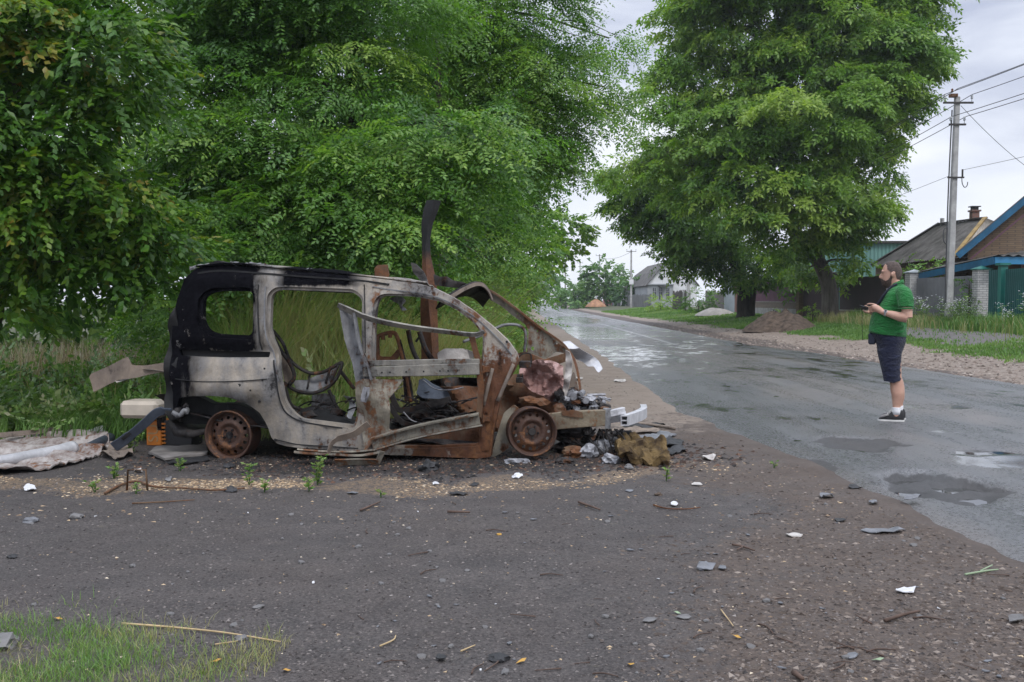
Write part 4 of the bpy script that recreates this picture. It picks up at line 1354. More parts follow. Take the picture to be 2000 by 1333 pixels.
# roof rail inside the door header, lumps of ash on the roof
mb = MB()
mb.strip([cp(x, y, 0.17) for x, y in ((526, 560), (600, 564), (690, 568))], (0, 0, 1), 0.05, 0.05)
mb.build('header_rail', M_DARK, car)
rr_ = random.Random(4)
for (px, py) in [(400, 520), (412, 519), (486, 518), (497, 518), (512, 519), (524, 523), (540, 524), (603, 529), (612, 530), (460, 516), (375, 524)]:
    c = cp(px, py, 0.2 + rr_.random() * 0.2); mb = MB()
    for _ in range(3):
        mb.box((c[0] + rr_.uniform(-.03, .03), c[1] + rr_.uniform(-.05, .05), c[2] + rr_.uniform(-.012, .012)), (rr_.uniform(.03, .07), rr_.uniform(.03, .08), rr_.uniform(.006, .02)), rr_.uniform(0, 3), Matrix.Rotation(rr_.uniform(-.4, .4), 3, 'X') @ Matrix.Rotation(rr_.uniform(-.4, .4), 3, 'Y'))
    mb.build('ash_flake', M_STEEL, car)
c = cp(430, 516, 0.3)
mb = MB(); mb.strip([(c[0] - 0.07, 0.3, c[2]), (c[0], 0.3, c[2] + 0.02), (c[0] + 0.07, 0.3, c[2] + 0.005)], (0, 1, 0), 0.14, 0.02)
mb.build('roof_aerial_base', M_SOOT, car)

# ---- rear end: dark inner structure behind the corner
panel('rear_pillar', round_poly(uz([(330, 640), (345, 600), (352, 640), (352, 700), (350, 770), (356, 815), (338, 822), (322, 780), (325, 720)], 0.12), 0.02), [], M_SOOT, car, lambda u, z: 0.10 + 0.05 * math.sin(z * 14), 0.12, 0.05, 0.02, 8, 9)
panel('inner_wheelhouse', round_poly(uz([(344, 772), (376, 768), (420, 788), (466, 788), (500, 800), (524, 834), (515, 834), (470, 824), (430, 826), (392, 828), (352, 826)], 0.22), 0.02), [], M_SOOT, car, lambda u, z: 0.20 + 0.05 * float(vnoise(u, z, 6, 3)), 0.10, 0.05, 0.02, 8, 10)
mb = MB()
pts = [cp(x, y, 0.35) for x, y in ((355, 815), (372, 838), (398, 842), (430, 835))]
mb.strip(pts, (0, 1, 0), [0.5, 0.6, 0.6, 0.5], [0.05, 0.07, 0.06, 0.05])
mb.tube([cp(446, 851, 0.2), (cp(446, 851, 0.2)[0], 1.35, 0.22)], 0.045, 10)
mb.box(cp(352, 806, 0.05), (0.06, 0.10, 0.09))
mb.tube(spline([cp(352, 822, 0.1), cp(358, 800, 0.04), cp(366, 790, 0.03)], 4), 0.022, 7)
mb.build('rear_axle', M_DARK, car, True)
mb = MB(); mb.strip(spline([cp(341, 806, 0.02), cp(352, 812, -0.02), cp(362, 801, -0.02), cp(366, 806, 0.0)], 5), (0, 1, 0), 0.06, 0.035)
mb.build('tow_bracket', M_STEEL, car, True)

# ---- floor, sill trough and lower cross members
fz = [cp(540, 842, 0.1)[2], cp(935, 880, 0.1)[2]]
V = []; us = np.linspace(cp(345, 800, 0)[0] + 0.1, cp(950, 880, 0)[0], 40); ws = np.linspace(0.07, 1.45, 18)
for u in us:
    for w in ws:
        z = np.interp(u, [us[0], us[10], us[-1]], [fz[0] + 0.16, fz[0] + 0.02, fz[1] + 0.02]) + 0.02 * float(fbm(u, w, 4, 5)) + 0.012 * math.sin(w * 30) + 0.10 * math.exp(-((w - 0.75) / 0.12) ** 2) * (0.5 if u > -1.7 else 0.1)
        V.append((u, w, z))
n = len(ws)
F = [(i * n + k, (i + 1) * n + k, (i + 1) * n + k + 1, i * n + k + 1) for i in range(len(us) - 1) for k in range(n - 1)]
o = mesh_obj('floor_pan', V, F, M_DARK, car, True)
md = o.modifiers.new('s', 'SOLIDIFY'); md.thickness = 0.015
mb = MB()
mb.strip([cp(x, y, 0.09) for x, y in ((556, 846), (600, 848), (650, 850), (690, 853))], (0, 0, 1), 0.035, 0.05)
mb.build('sill_rail', M_SOOT, car)
panel('sill_inner', uz([(742, 842), (800, 836), (935, 822), (938, 872), (860, 876), (745, 872)], 0.3), [], M_RUST, car, lambda u, z: 0.30 + 0.03 * math.sin(u * 7), 0.03, 0.06, 0.025, 6, 12)

# ---- far side remains
panel('windscreen_pillar', round_poly(uz([(925, 566), (961, 571), (1004, 601), (1048, 636), (1091, 667), (1105, 679), (1113, 697), (1101, 690), (1086, 688), (1066, 702), (1034, 698), (1029, 690), (1033, 646), (1026, 634), (1004, 619), (978, 598), (943, 578)], 1.42), 0.012, 2),
      [[(q[0] + 0.022 * math.cos(k), q[1] + 0.022 * math.sin(k)) for k in np.linspace(0, 5.5, 8)] for q in [uz([(1041, 681)], 1.42)[0]]] + [[(q[0] + 0.009 * math.cos(k), q[1] + 0.009 * math.sin(k)) for k in np.linspace(0, 5.3, 7)] for q in uz([(1050, 647), (987, 596), (1010, 613), (1087, 672)], 1.42)],
      M_DOOR, car, lambda u, z: 1.42 + 0.02 * math.sin(u * 9), 0.05, 0.05, 0.010, 6, 14)
mb = MB()
mb.strip(spline([cp(940, 566, 1.40), cp(961, 570, 1.40), cp(1004, 600, 1.39), cp(1048, 635, 1.39), cp(1091, 665, 1.39), cp(1106, 679, 1.38), cp(1120, 700, 1.3), cp(1128, 726, 1.2), cp(1134, 764, 1.1)], 5), (0, 1, 0), 0.05, 0.02)
mb.build('pillar_flange', M_RUST, car)
mb = MB(); mb.tube(spline([cp(905, 668, 1.2), cp(940, 655, 1.35), cp(970, 641, 1.40), cp(987, 635, 1.40), cp(1009, 635, 1.40), cp(1023, 643, 1.40), cp(1027, 658, 1.40), cp(1024, 690, 1.40)], 6), 0.016, 7)
mb.build('quarter_window_frame', M_STEEL, car, True)
panel('dash_sheet', round_poly(uz([(855, 690), (868, 681), (900, 682), (925, 688), (926, 700), (890, 708), (858, 706)], 1.1), 0.02), [], M_PALE, car, lambda u, z: 1.1 + 0.05 * math.sin(u * 11 + z * 5), 0.015, 0.035, 0.04, 7, 15)
# upright blown out of the far side (an angled section)
ctr = [(847, 392), (840, 414), (833.5, 440), (832, 470), (833, 500), (836, 530), (838, 556), (837, 600), (838, 650), (840, 712)]
hw = [0.062, 0.062, 0.045, 0.030, 0.032, 0.05, 0.065, 0.075, 0.075, 0.08]
P1 = []; 
for (x, y), h in zip(ctr, hw):
    P1.append(cp(x, y, 1.36))
sp = spline(P1, 4); hs = np.interp(np.linspace(0, 1, len(sp)), np.linspace(0, 1, len(hw)), hw)
V = []
for i, (p, h) in enumerate(zip(sp, hs)):
    fold = 0.25 + 0.30 * math.sin(i * 0.23)
    c = (p[0] + h * fold, p[1] - h * 1.1, p[2])
    V += [(p[0] - h, p[1], p[2]), c, (p[0] + h, p[1] + h * 0.4, p[2])]
n = len(sp)
F = [(i * 3 + k, i * 3 + k + 1, i * 3 + k + 4, i * 3 + k + 3) for i in range(n - 1) for k in range(2)]
m_up = burnt('bent_post_steel', (0.15, 0.065, 0.032), (0.085, 0.04, 0.025), 0.7, 0.25, 0.0, 0.7, 0.05)
g = NG(m_up.node_tree); bb = m_up.node_tree.nodes['Principled BSDF']
old = bb.inputs['Base Color'].links[0].from_socket
g.set(bb, 'Base Color', g.mix(g.mapr(g.math('ADD', g.sep(g.coord())[2], g.math('MULTIPLY', g.noise(8, g.coord(), 4), 0.3)), 1.85, 2.1), old, (0.012, 0.012, 0.013)))
o = mesh_obj('bent_post', V, F, m_up, car)
md = o.modifiers.new('s', 'SOLIDIFY'); md.thickness = 0.014
# torn front of the roof
panel('torn_roof_edge', round_poly(uz([(851, 536), (860, 541), (871, 540), (880, 547), (900, 551), (915, 556), (911, 563), (880, 562), (853, 558)], 1.2), 0.008, 2), [], M_DARK, car, lambda u, z: 1.2 + 0.1 * math.sin(u * 12), 0.02, 0.03, 0.05, 9, 16)
hd = spline([cp(868, 585, 0.35), cp(882, 577, 0.45), cp(905, 563, 0.6), cp(928, 553.5, 0.75), cp(943, 555, 0.95), cp(954, 567, 1.15), cp(961, 583, 1.25)], 5)
V = []
for i, p in enumerate(hd):
    s = 0.10 + 0.10 * math.sin(math.pi * i / (len(hd) - 1))
    V += [p, (p[0] - 0.03, p[1] + 0.06, p[2] + 0.004), (p[0] - 0.07 - s * 0.3, p[1] + 0.22, p[2] - 0.03 - s * 0.2), (p[0] - 0.10 - s * 0.5, p[1] + 0.34, p[2] - 0.06 - s * 0.35)]
n = len(hd)
F = [(i * 4 + k, i * 4 + k + 1, i * 4 + k + 5, i * 4 + k + 4) for i in range(n - 1) for k in range(3)]
o = mesh_obj('curled_roof_header', V, F, M_DARK, car, True)
md = o.modifiers.new('s', 'SOLIDIFY'); md.thickness = 0.012
mb = MB(); mb.strip([np.array(p) + np.array((0.0, 0.0, -0.012)) for p in hd], (0, 0.2, 1), 0.035, 0.014)
mb.build('header_lip', M_TAN, car)
panel('roof_scrap', round_poly(uz([(757, 527), (762, 521), (779, 520), (782, 540), (778, 548), (757, 547)], 0.7), 0.006, 2), [], M_RUST, car, lambda u, z: 0.7 + 0.3 * u, 0.012, 0.03, 0.01, 9, 17)
panel('roof_scrap', round_poly(uz([(800, 531), (803, 513), (812, 516), (822, 530), (826, 552), (815, 552), (806, 541)], 0.9), 0.006, 2), [], M_STEEL, car, lambda u, z: 0.9 + 0.2 * math.sin(z * 9), 0.012, 0.03, 0.015, 9, 18)
panel('hanging_scrap', round_poly(uz([(760, 583), (772, 579), (790, 580), (795, 588), (789, 597), (797, 606), (790, 607), (780, 596), (768, 592)], 0.6), 0.006, 2), [], M_ALU, car, lambda u, z: 0.6 + 0.1 * math.sin(u * 30), 0.02, 0.02, 0.03, 14, 19)

# ---- wreck of the front end
panel('bulkhead_sheet', round_poly(uz([(1013, 722), (1022, 712), (1048, 703), (1074, 705), (1098, 716), (1100, 745), (1097, 775), (1088, 790), (1074, 789), (1057, 774), (1034, 764), (1018, 752)], 0.45), 0.02), [], M_PINK, car,
      lambda u, z: 0.42 + 0.10 * abs(math.sin(u * 10 + z * 7)) + 0.05 * abs(math.sin(u * 23 - z * 17)) - 0.12 * (z - 0.6), 0.014, 0.016, 0.07, 11, 21, False)
panel('inner_wing', round_poly(uz([(1103, 684), (1112, 688), (1117, 702), (1115, 735), (1108, 765), (1100, 794), (1089, 790), (1096, 762), (1102, 732), (1104, 706)], 0.5), 0.008, 2), [], M_PALE, car, lambda u, z: 0.5 - .05 * math.sin(z * 7) + .25 * abs(u - .31), 0.03, 0.02, 0.035, 9, 26)
panel('scuttle', round_poly(uz([(1008, 690), (1030, 686), (1064, 702), (1104, 690), (1108, 706), (1090, 712), (1050, 704), (1014, 712)], 0.8), 0.01), [], M_RUST, car, lambda u, z: 0.8 + 0.4 * (u - 0.1), 0.03, 0.035, 0.03, 8, 22)
panel('bulkhead', round_poly(uz([(940, 745), (1010, 730), (1100, 760), (1110, 800), (1096, 830), (1020, 830), (940, 850)], 0.75), 0.03), [], M_RUST, car, lambda u, z: 0.75 + 0.08 * math.sin(u * 9 + z * 12), 0.03, 0.05, 0.05, 6, 23)
panel('front_wheelhouse', round_poly(uz([(1004, 790), (985, 806), (976, 835), (966, 868), (960, 894), (978, 886), (998, 872), (1010, 840), (1016, 800)], 0.2), 0.02), [], M_DOOR, car, lambda u, z: 0.18 + 0.10 * (u + 0.2), 0.02, 0.035, 0.012, 7, 24)
panel('front_wing_stub', round_poly(uz([(1114, 735), (1121, 726), (1131, 765), (1134, 772), (1118, 790), (1108, 785)], 0.9), 0.01), [], M_TAN, car, lambda u, z: 0.9, 0.03, 0.03, 0.02, 9, 25)
# relay box and pipes on the scuttle
mb = MB()
c = cp(1026, 712, 0.25); mb.box(c, (0.10, 0.10, 0.06)); mb.tube(spline([cp(1012, 700, 0.25), cp(1020, 692, 0.25), cp(1036, 692, 0.25), cp(1038, 712, 0.25)], 4), 0.008, 5)
mb.box(cp(1015, 742, 0.2), (0.06, 0.08, 0.05)); mb.tube([cp(1010, 735, 0.2), cp(1022, 733, 0.2)], 0.02, 7)
mb.build('relay_box', M_DARK, car, bevel=0.006)


def lump(mb, c, s, seed, n=2):
    """a crumpled lump of melted metal"""
    bm = bmesh.new()
    bmesh.ops.create_icosphere(bm, subdivisions=n, radius=1.0)
    for v in bm.verts:
        q = v.co * 1.7 + Vector((seed * 3.1, seed * 1.7, 0))
        k = 1 + 0.55 * mnoise.noise(q) + 0.28 * mnoise.noise(q * 3.1)
        v.co = Vector((v.co.x * s[0] * k, v.co.y * s[1] * k, v.co.z * s[2] * k)) + Vector(c)
    mb.add([v.co[:] for v in bm.verts], [[v.index for v in f.verts] for f in bm.faces])
    bm.free()


rr_ = random.Random(12)
for nm, mt_, cnt, sc_ in (('engine', M_ALU, 46, 1.0), ('gearbox', M_DARK, 30, 1.25), ('engine_rust_cover', M_RUST, 12, .9)):
    mb = MB()
    for i in range(cnt):
        px = rr_.uniform(1092, 1184); t = max(0, (px - 1100) / 84)
        py = rr_.uniform(758 + 30 * t, 812)
        lump(mb, cp(px, py, rr_.uniform(0.42, 1.0)), (rr_.uniform(.012, .055) * sc_, rr_.uniform(.02, .08) * sc_, rr_.uniform(.010, .040) * sc_), i + cnt, 2)
    if nm != 'engine': mb.build(nm, mt_, car)
    else: mbe = mb
mb = mbe
for i in range(16):
    px = rr_.uniform(1104, 1176); py = rr_.uniform(770, 800); w = rr_.uniform(0.45, 0.8)
    a = cp(px, py, w)
    mb.tube(spline([a, (a[0] + rr_.uniform(-.08, .08), a[1], a[2] + rr_.uniform(-.03, .06)), (a[0] + rr_.uniform(-.14, .14), a[1] + .05, a[2] + rr_.uniform(-.08, .03))], 4), rr_.uniform(0.005, 0.018), 6)
for (px, py, r) in ((1120, 775, .035), (1133, 771, .028), (1144, 783, .03)):
    a = cp(px, py, 0.42); mb.tube([a, (a[0] + .01, a[1] + 0.2, a[2])], r, 12)
mb.build('engine', M_ALU, car)
mb = MB()
lump(mb, cp(1092, 800, 0.4), (0.06, 0.08, 0.05), 9); lump(mb, cp(1050, 786, 0.3), (0.10, 0.08, 0.045), 10); lump(mb, cp(1030, 782, 0.3), (0.08, 0.08, 0.035), 14)
mb.build('rusty_mount', M_RUST, car)
mb = MB()
for i in range(26):
    px = rr_.uniform(1085, 1215); py = rr_.uniform(838, 890) + (px - 1085) * 0.05
    c = cp(px, py, rr_.uniform(0.3, 1.2))
    lump(mb, (c[0], c[1], max(c[2], 0.02)), (rr_.uniform(.04, .11), rr_.uniform(.05, .12), rr_.uniform(.02, .055)), i + 40)
for i in range(22):
    px = rr_.uniform(1090, 1225); a = cp(px, 838, rr_.uniform(.3, 1.0))
    mb.tube(spline([a, (a[0] + rr_.uniform(-.1, .1), a[1], a[2] * 0.6), (a[0] + rr_.uniform(-.16, .16), a[1] + rr_.uniform(-.3, .1), 0.015)], 4), rr_.uniform(0.004, 0.011), 5)
mb.build('subframe', M_DARK, car)
# chassis leg, bracket, crash beam
mb = MB()
mb.strip([cp(x, y, 0.32) for x, y in ((1070, 824), (1100, 821), (1140, 818), (1184, 816))], (0, 0, 1), [0.15, 0.155, 0.15, 0.145], 0.075)
mb.build('chassis_leg', burnt('leg_steel', (0.24, 0.20, 0.14), (0.13, 0.105, 0.075), 0.50, 0.30, 0.05), car, bevel=0.006)
panel('leg_gusset', round_poly(uz([(1096, 804), (1120, 801), (1137, 806), (1140, 817), (1112, 814), (1098, 812)], 0.27), 0.006, 2), [], M_RUST, car, lambda u, z: 0.272, 0.012, 0.04, 0.005, 9, 28)
mb = MB(); mb.strip([cp(1186, 799, 0.30), cp(1188, 817, 0.29), cp(1187, 838, 0.29)], (1, 0, 0), 0.05, 0.02)
mb.box(cp(1186, 799, 0.33), (0.07, 0.07, 0.012))
mb.build('crash_bracket', M_STEEL, car, bevel=0.003)
mb = MB(); mb.strip([cp(1190, 809, 0.32), cp(1205, 805, 0.32), cp(1219, 802, 0.36)], (0, 0, 1), 0.06, 0.05)
mb.strip([cp(1190, 817, 0.40), cp(1206, 815, 0.40), cp(1222, 812, 0.44)], (0, 0, 1), 0.09, 0.03)
mb.build('crash_box', M_WHITE, car, bevel=0.004)
a0 = np.array(cp(1219, 822, 0.28)); a1 = np.array(cp(1256, 799, 1.45))
bm_ = spline([a0, a0 * 0.66 + a1 * 0.34 + np.array((0.05, 0, 0)), a0 * 0.33 + a1 * 0.67 + np.array((0.06, 0, 0)), a1], 4)
mb = MB()
for dz in (0.041, 0.0, -0.041):
    mb.strip([np.array(p) + np.array((0, 0, dz)) for p in bm_], (0, 0, 1), 0.010, 0.055)
mb.strip([np.array(p) + np.array((0.0275, 0, 0)) for p in bm_], (0, 0, 1), 0.096, 0.006)
mb.strip([np.array(p) - np.array((0.0275, 0, 0)) for p in bm_], (0, 0, 1), 0.096, 0.006)
mb.build('bumper_beam', M_WHITE, car)
panel('torn_wing', round_poly(uz([(1099, 668), (1112, 666), (1134, 680), (1157, 697), (1169, 707), (1178, 720), (1170, 727), (1160, 716), (1148, 716), (1138, 709), (1124, 703), (1113, 690)], 1.5), 0.01, 2), [], M_WHITE, car,
      lambda u, z: 1.5 + 0.10 * math.sin(z * 26), 0.012, 0.025, 0.03, 8, 29)

# ---- road wheels: bare rims without tyres
def wheel(px, py, w, r, steer=0.0, lean=0.0):
    c = Vector(cp(px, py, w))
    hubr = 0.074
    root_c = c
    A = (Matrix.Rotation(steer, 3, 'Z') @ Matrix.Rotation(lean, 3, 'X')) @ Vector((0, -1, 0))
    k = r / 0.222
    mb = MB()
    prof = [(0.222, 0.0), (0.222, 0.012), (0.214, 0.016), (0.205, 0.008), (0.198, -0.012), (0.192, -0.05), (0.186, -0.10), (0.205, -0.165), (0.222, -0.19), (0.222, -0.198), (0.198, -0.178), (0.180, -0.105), (0.186, -0.05), (0.198, -0.008), (0.214, -0.004), (0.222, 0.0)]
    mb.lathe([(a * k, b) for a, b in prof], c, A, 48)
    rim = mb.build('wheel', M_RIM, car, True)
    # pressed disc with a ring of round vent holes
    ax = A.normalized(); e1 = (ax.cross(Vector((0, 0, 1)))).normalized(); e2 = ax.cross(e1)
    nh = 15
    circ = lambda cx_, cz_, rr, m: [(cx_ + rr * math.cos(2 * math.pi * q / m), cz_ + rr * math.sin(2 * math.pi * q / m)) for q in range(m)]
    pr_r = [0, .030, .060, .078, .092, .112, .128, .136, .166, .178, .190]; pr_h = [0, 0, 0, -.004, .012, .020, .010, .002, -.014, -.022, -.032]
    hf = lambda u_, z_: -(float(np.interp(math.hypot(u_, z_) / k, pr_r, pr_h)) - .028)
    disc = panel('disc', circ(0, 0, .189 * k, 72), [circ(.153 * k * math.cos(2 * math.pi * q / nh), .153 * k * math.sin(2 * math.pi * q / nh), .0155 * k, 12) for q in range(nh)], M_RIM, rim, hf, .006, .012)
    disc.matrix_basis = Matrix.Translation(c) @ (Matrix.Rotation(steer, 4, 'Z') @ Matrix.Rotation(lean, 4, 'X'))
    mb = MB()
    mb.lathe([(0.001, 0.012), (0.03, 0.012), (0.034, 0.004), (0.034, -0.03), (0.001, -0.03)], c - ax * 0.02, ax, 20)
    for q in range(5):
        t = 2 * math.pi * q / 5 + 0.4
        p = c + (e1 * math.cos(t) + e2 * math.sin(t)) * 0.055 * k
        mb.lathe([(0.001, 0.012), (0.009, 0.012), (0.011, 0.0), (0.011, -0.03), (0.001, -0.03)], p - ax * 0.018, ax, 6)
    mb.build('hub', M_DARK, rim, False)
    mb = MB(); mb.lathe([(0.001, -0.075), (0.13, -0.075), (0.13, -0.09), (0.001, -0.09)], c, ax, 30)
    mb.build('brake_disc', M_DARK, rim, False)
    return rim


wheel(1040, 844, -0.04, 0.214, R(14), R(-3))
wheel(446, 851, 0.03, 0.231, R(-3), 0.0)

# ---- the front door, torn open and folded over the side
def pl(lst, w): return [cp(x, y, w) for x, y in lst]


dw = -0.09
door = panel('front_door', round_poly(uz([(709, 740), (752, 741), (787, 742), (773, 764), (760, 779), (764, 802), (757, 840), (768, 846), (800, 846), (765, 857), (727, 864), (716, 881), (711, 882), (704, 848), (692, 812), (693, 748)], dw), 0.012, 2),
             [uz([(699, 815), (705, 815), (708, 832), (703, 832)], dw)], M_DOOR, car, lambda u, z: dw + 0.035 * math.sin(z * 9 + u * 5) + 0.05 * float(smooth(-1.45, -1.55, u)), 0.02, 0.028, 0.022, 8, 31)
panel('rear_stile', round_poly(uz([(660, 596), (668, 597), (692, 612), (697, 645), (702, 678), (719, 716), (725, 740), (712, 752), (693, 752), (686, 713), (673, 664), (664, 606)], dw), 0.01, 2), [], M_STEEL, door,
      lambda u, z: dw - 0.01 + 0.05 * float(smooth(-1.70, -1.60, u)), 0.025, 0.03, 0.006, 8, 32)
mb = MB()
mb.strip(pl([(692, 612), (698, 650), (705, 682), (720, 716), (726, 742)], dw - 0.03), (1, 0, 0), 0.018, 0.05)
mb.build('stile_flange', M_STEEL, door)
mb = MB()
top = spline(pl([(660, 596), (692, 611), (735, 626), (800, 639), (870, 648), (925, 654), (946, 648)], dw - 0.02), 5)
mb.strip(top, [(0, -0.35 - 0.5 * math.sin(i * 0.11), 1) for i in range(len(top))], [0.02 + 0.038 * math.sin(math.pi * min(1, (i + 2) / 12)) if i < 8 else 0.058 - 0.0012 * (i - 8) for i in range(len(top))], 0.018)
mb.build('window_rail', M_BELT, door)
mb = MB()
mb.strip(pl([(921, 655), (927, 680), (934, 704), (940, 760), (936, 815)], dw + 0.03), (1, 0, 0), [0.05, 0.045, 0.05, 0.055, 0.05], 0.03)
mb.build('front_stile', M_RUST, door)
p0, p1 = cp(709, 727, dw - 0.01), cp(936, 721, dw - 0.01)
mb = MB()
mb.strip([p0, [(p0[i] + p1[i]) / 2 for i in range(3)], p1], (0, 0, 1), [0.085, 0.10, 0.10], 0.035)
mb.strip([(p0[0] + 0.03, p0[1] + 0.02, p0[2] + 0.075), (p1[0] - 0.25, p1[1] + 0.02, p1[2] + 0.060), (p1[0], p1[1] + 0.02, p1[2] + 0.062)], (0, 0, 1), 0.05, 0.04)
bb_ = mb.build('belt_beam', M_BELT, door, bevel=0.005)
for t in (0.17, 0.24, 0.38, 0.53, 0.67, 0.74, 0.82):
    q = [p0[i] + (p1[i] - p0[i]) * t for i in range(3)]
    mb = MB(); mb.lathe([(0.0005, 0.0), (0.008, 0.0), (0.008, -0.004), (0.0005, -0.004)], (q[0], q[1] - 0.021, q[2] - 0.008), (0, -1, 0), 10)
    mb.build('bolt_shade_dot', M_SOOT, bb_)  # solid black disc, its colour stands for the dark inside of a hole
p0, p1 = cp(727, 866, dw - 0.05), cp(936, 818, dw - 0.02)
pm = [p0[i] * 0.55 + p1[i] * 0.45 for i in range(3)]; pm[2] += 0.02
mb = MB()
sp_ = spline([p0, pm, p1], 6)
mb.strip(sp_, (0, 0, 1), 0.095, 0.03)
mb.strip([np.array(q) + np.array((0, -0.03, 0.045)) for q in sp_], (0, 1, 0.2), 0.055, 0.014)
mb.strip([np.array(q) + np.array((0.03, -0.03, -0.055)) for q in sp_], (0, 1, -0.2), 0.055, 0.014)
mb.build('impact_bar', M_DOOR, door)
mb = MB(); c = cp(712, 771, dw - 0.05)
mb.strip(pl([(715, 757), (711, 770), (709, 785)], dw - 0.05), (1, 0, 0), 0.04, 0.03); mb.strip(pl([(720, 757), (719, 772), (713, 786)], dw - 0.08), (1, 0.4, 0), 0.018, 0.02)
mb.build('door_latch', M_ALU, door)
mb = MB()
mb.strip(spline(pl([(641, 889), (647, 868), (662, 857), (690, 849), (706, 838), (720, 828)], dw - 0.08), 5), (0, -0.5, 1), [0.04] * 10 + [0.06] * 16, 0.010)
mb.build('bent_trim', M_TAN, car)
mb = MB()
mb.strip(spline(pl([(578, 884), (610, 887), (660, 889), (705, 891), (744, 885)], -0.22), 4), (0, -1, 0.25), 0.11, 0.02)
mb.strip(spline(pl([(582, 879), (630, 883), (690, 884), (735, 880)], -0.12), 4), (0, -1, 0.5), 0.05, 0.015)
mb.strip(pl([(655, 903), (700, 902), (738, 902), (747, 882)], -0.30), (0, -0.6, 1), 0.06, 0.012)
mb.build('sill_cover', M_DOOR, car)

panel('dash_wreck', round_poly(uz([(820, 752), (846, 742), (880, 736), (938, 738), (945, 800), (940, 868), (860, 872), (800, 866), (770, 850), (782, 812), (812, 790)], 1.15), 0.02), [uz([(812, 800), (824, 796), (826, 806), (814, 808)], 1.15)], M_DARK, car,
      lambda u, z: 1.15 + .12 * math.sin(u * 13 + z * 9) * math.sin(z * 15), 0.03, 0.035, 0.09, 8, 51)
panel('dash_wreck', round_poly(uz([(850, 758), (900, 752), (934, 760), (936, 800), (900, 806), (862, 790)], .8), 0.02), [], M_RUST, car, lambda u, z: .8 + .15 * math.sin(u * 15 + z * 9), 0.02, 0.03, 0.06, 10, 52)
# ---- seats burnt down to their frames
def tubes(name, mat, lst, par=car, n=8):
    mb = MB()
    for (pts, r) in lst:
        mb.tube(spline([cp(*p) for p in pts], 5), r, n)
    return mb.build(name, mat, par, True)


fs = tubes('seat_frame', M_RUST, [([(740, 712, .5), (738, 690, .5), (738, 662, .5), (744, 655, .5), (767, 650, .5), (776, 660, .5), (784, 690, .5), (792, 722, .5), (798, 760, .5), (803, 786, .5)], 0.020),
                                  ([(748, 656, .49), (748, 664, .49)], 0.02), ([(762, 652, .49), (762, 660, .49)], 0.02)])
panel('lumbar_plate', round_poly(uz([(739, 690), (748, 696), (765, 697), (776, 682), (781, 690), (776, 702), (758, 707), (742, 702)], .55), 0.01), [], M_RUST, fs, lambda u, z: 0.55 + .06 * math.sin(u * 9), 0.008, 0.025, 0.008, 9, 33)
mb = MB(); mb.strip(pl([(779, 664), (787, 700), (795, 745), (800, 784)], .5), (1, 0, 0), [0.035, 0.05, 0.075, 0.09], 0.02)
mb.strip(spline(pl([(763, 766), (772, 790), (784, 802), (830, 793), (880, 779)], .45), 4), (0, 0, 1), 0.05, 0.03)
mb.strip(spline(pl([(760, 790), (778, 818), (800, 830), (850, 832), (890, 818)], .42), 4), (0, 0, 1), 0.045, 0.03)
mb.build('seat_runner', M_DARK, fs)
fs2 = tubes('seat_frame', M_DARK, [([(797, 645, .95), (803, 674, .95), (812, 697, .95), (824, 716, .95)], 0.024), ([(819, 648, .95), (830, 680, .95), (842, 700, .95), (850, 712, .95)], 0.026), ([(812, 668, 1.0), (822, 655, 1.0)], 0.012)])
panel('seat_pan', round_poly(uz([(813, 744), (822, 741), (840, 752), (862, 760), (905, 764), (908, 780), (870, 778), (830, 776), (816, 768)], .85), 0.01), [], M_BLUE, fs2, lambda u, z: .85 - .1 * math.sin(z * 18), 0.05, 0.03, 0.02, 8, 34)
rr_ = random.Random(31)
mb = MB()
for i in range(46):
    px = rr_.uniform(772, 905); py = rr_.uniform(772, 838); w = rr_.uniform(.35, 1.1)
    a = cp(px, py, w); L = rr_.uniform(.08, .3)
    an = rr_.uniform(-.6, .6)
    mb.tube(spline([a, (a[0] + L * .5, a[1] + rr_.uniform(-.05, .05), a[2] + L * .5 * an + .02), (a[0] + L, a[1] + rr_.uniform(-.1, .1), a[2] + L * an)], 3), rr_.uniform(.004, .012), 5)
for i in range(12):
    c = cp(rr_.uniform(780, 900), rr_.uniform(800, 846), rr_.uniform(.5, 1.1))
    lump(mb, c, (rr_.uniform(.04, .12), rr_.uniform(.05, .12), rr_.uniform(.02, .05)), i + 70)
mb.build('charred_springs', M_DARK, car)
tubes('wiring', M_ALU, [([(826, 742, .6), (850, 760, .6), (880, 762, .6), (905, 757, .6)], .006), ([(788, 805, .4), (805, 822, .4), (835, 830, .4)], .007), ([(775, 762, .5), (790, 752, .5)], .004), ([(778, 785, .5), (790, 776, .5)], .004)], car, 5)
mb = MB()
for i in range(18):
    px = rr_.uniform(572, 690); a = cp(px, rr_.uniform(786, 826), rr_.uniform(.3, 1.0)); L = rr_.uniform(.08, .25); an = rr_.uniform(-.5, .6)
    mb.tube(spline([a, (a[0] + L * .5, a[1], a[2] + L * .5 * an + .03), (a[0] + L, a[1] + rr_.uniform(-.1, .1), a[2] + L * an)], 3), rr_.uniform(.005, .012), 5)
for i in range(9):
    lump(mb, cp(rr_.uniform(580, 690), rr_.uniform(806, 832), rr_.uniform(.35, .9)), (rr_.uniform(.04, .10), rr_.uniform(.05, .1), rr_.uniform(.02, .06)), i + 130)
mb.build('charred_clutter', M_DARK, car)
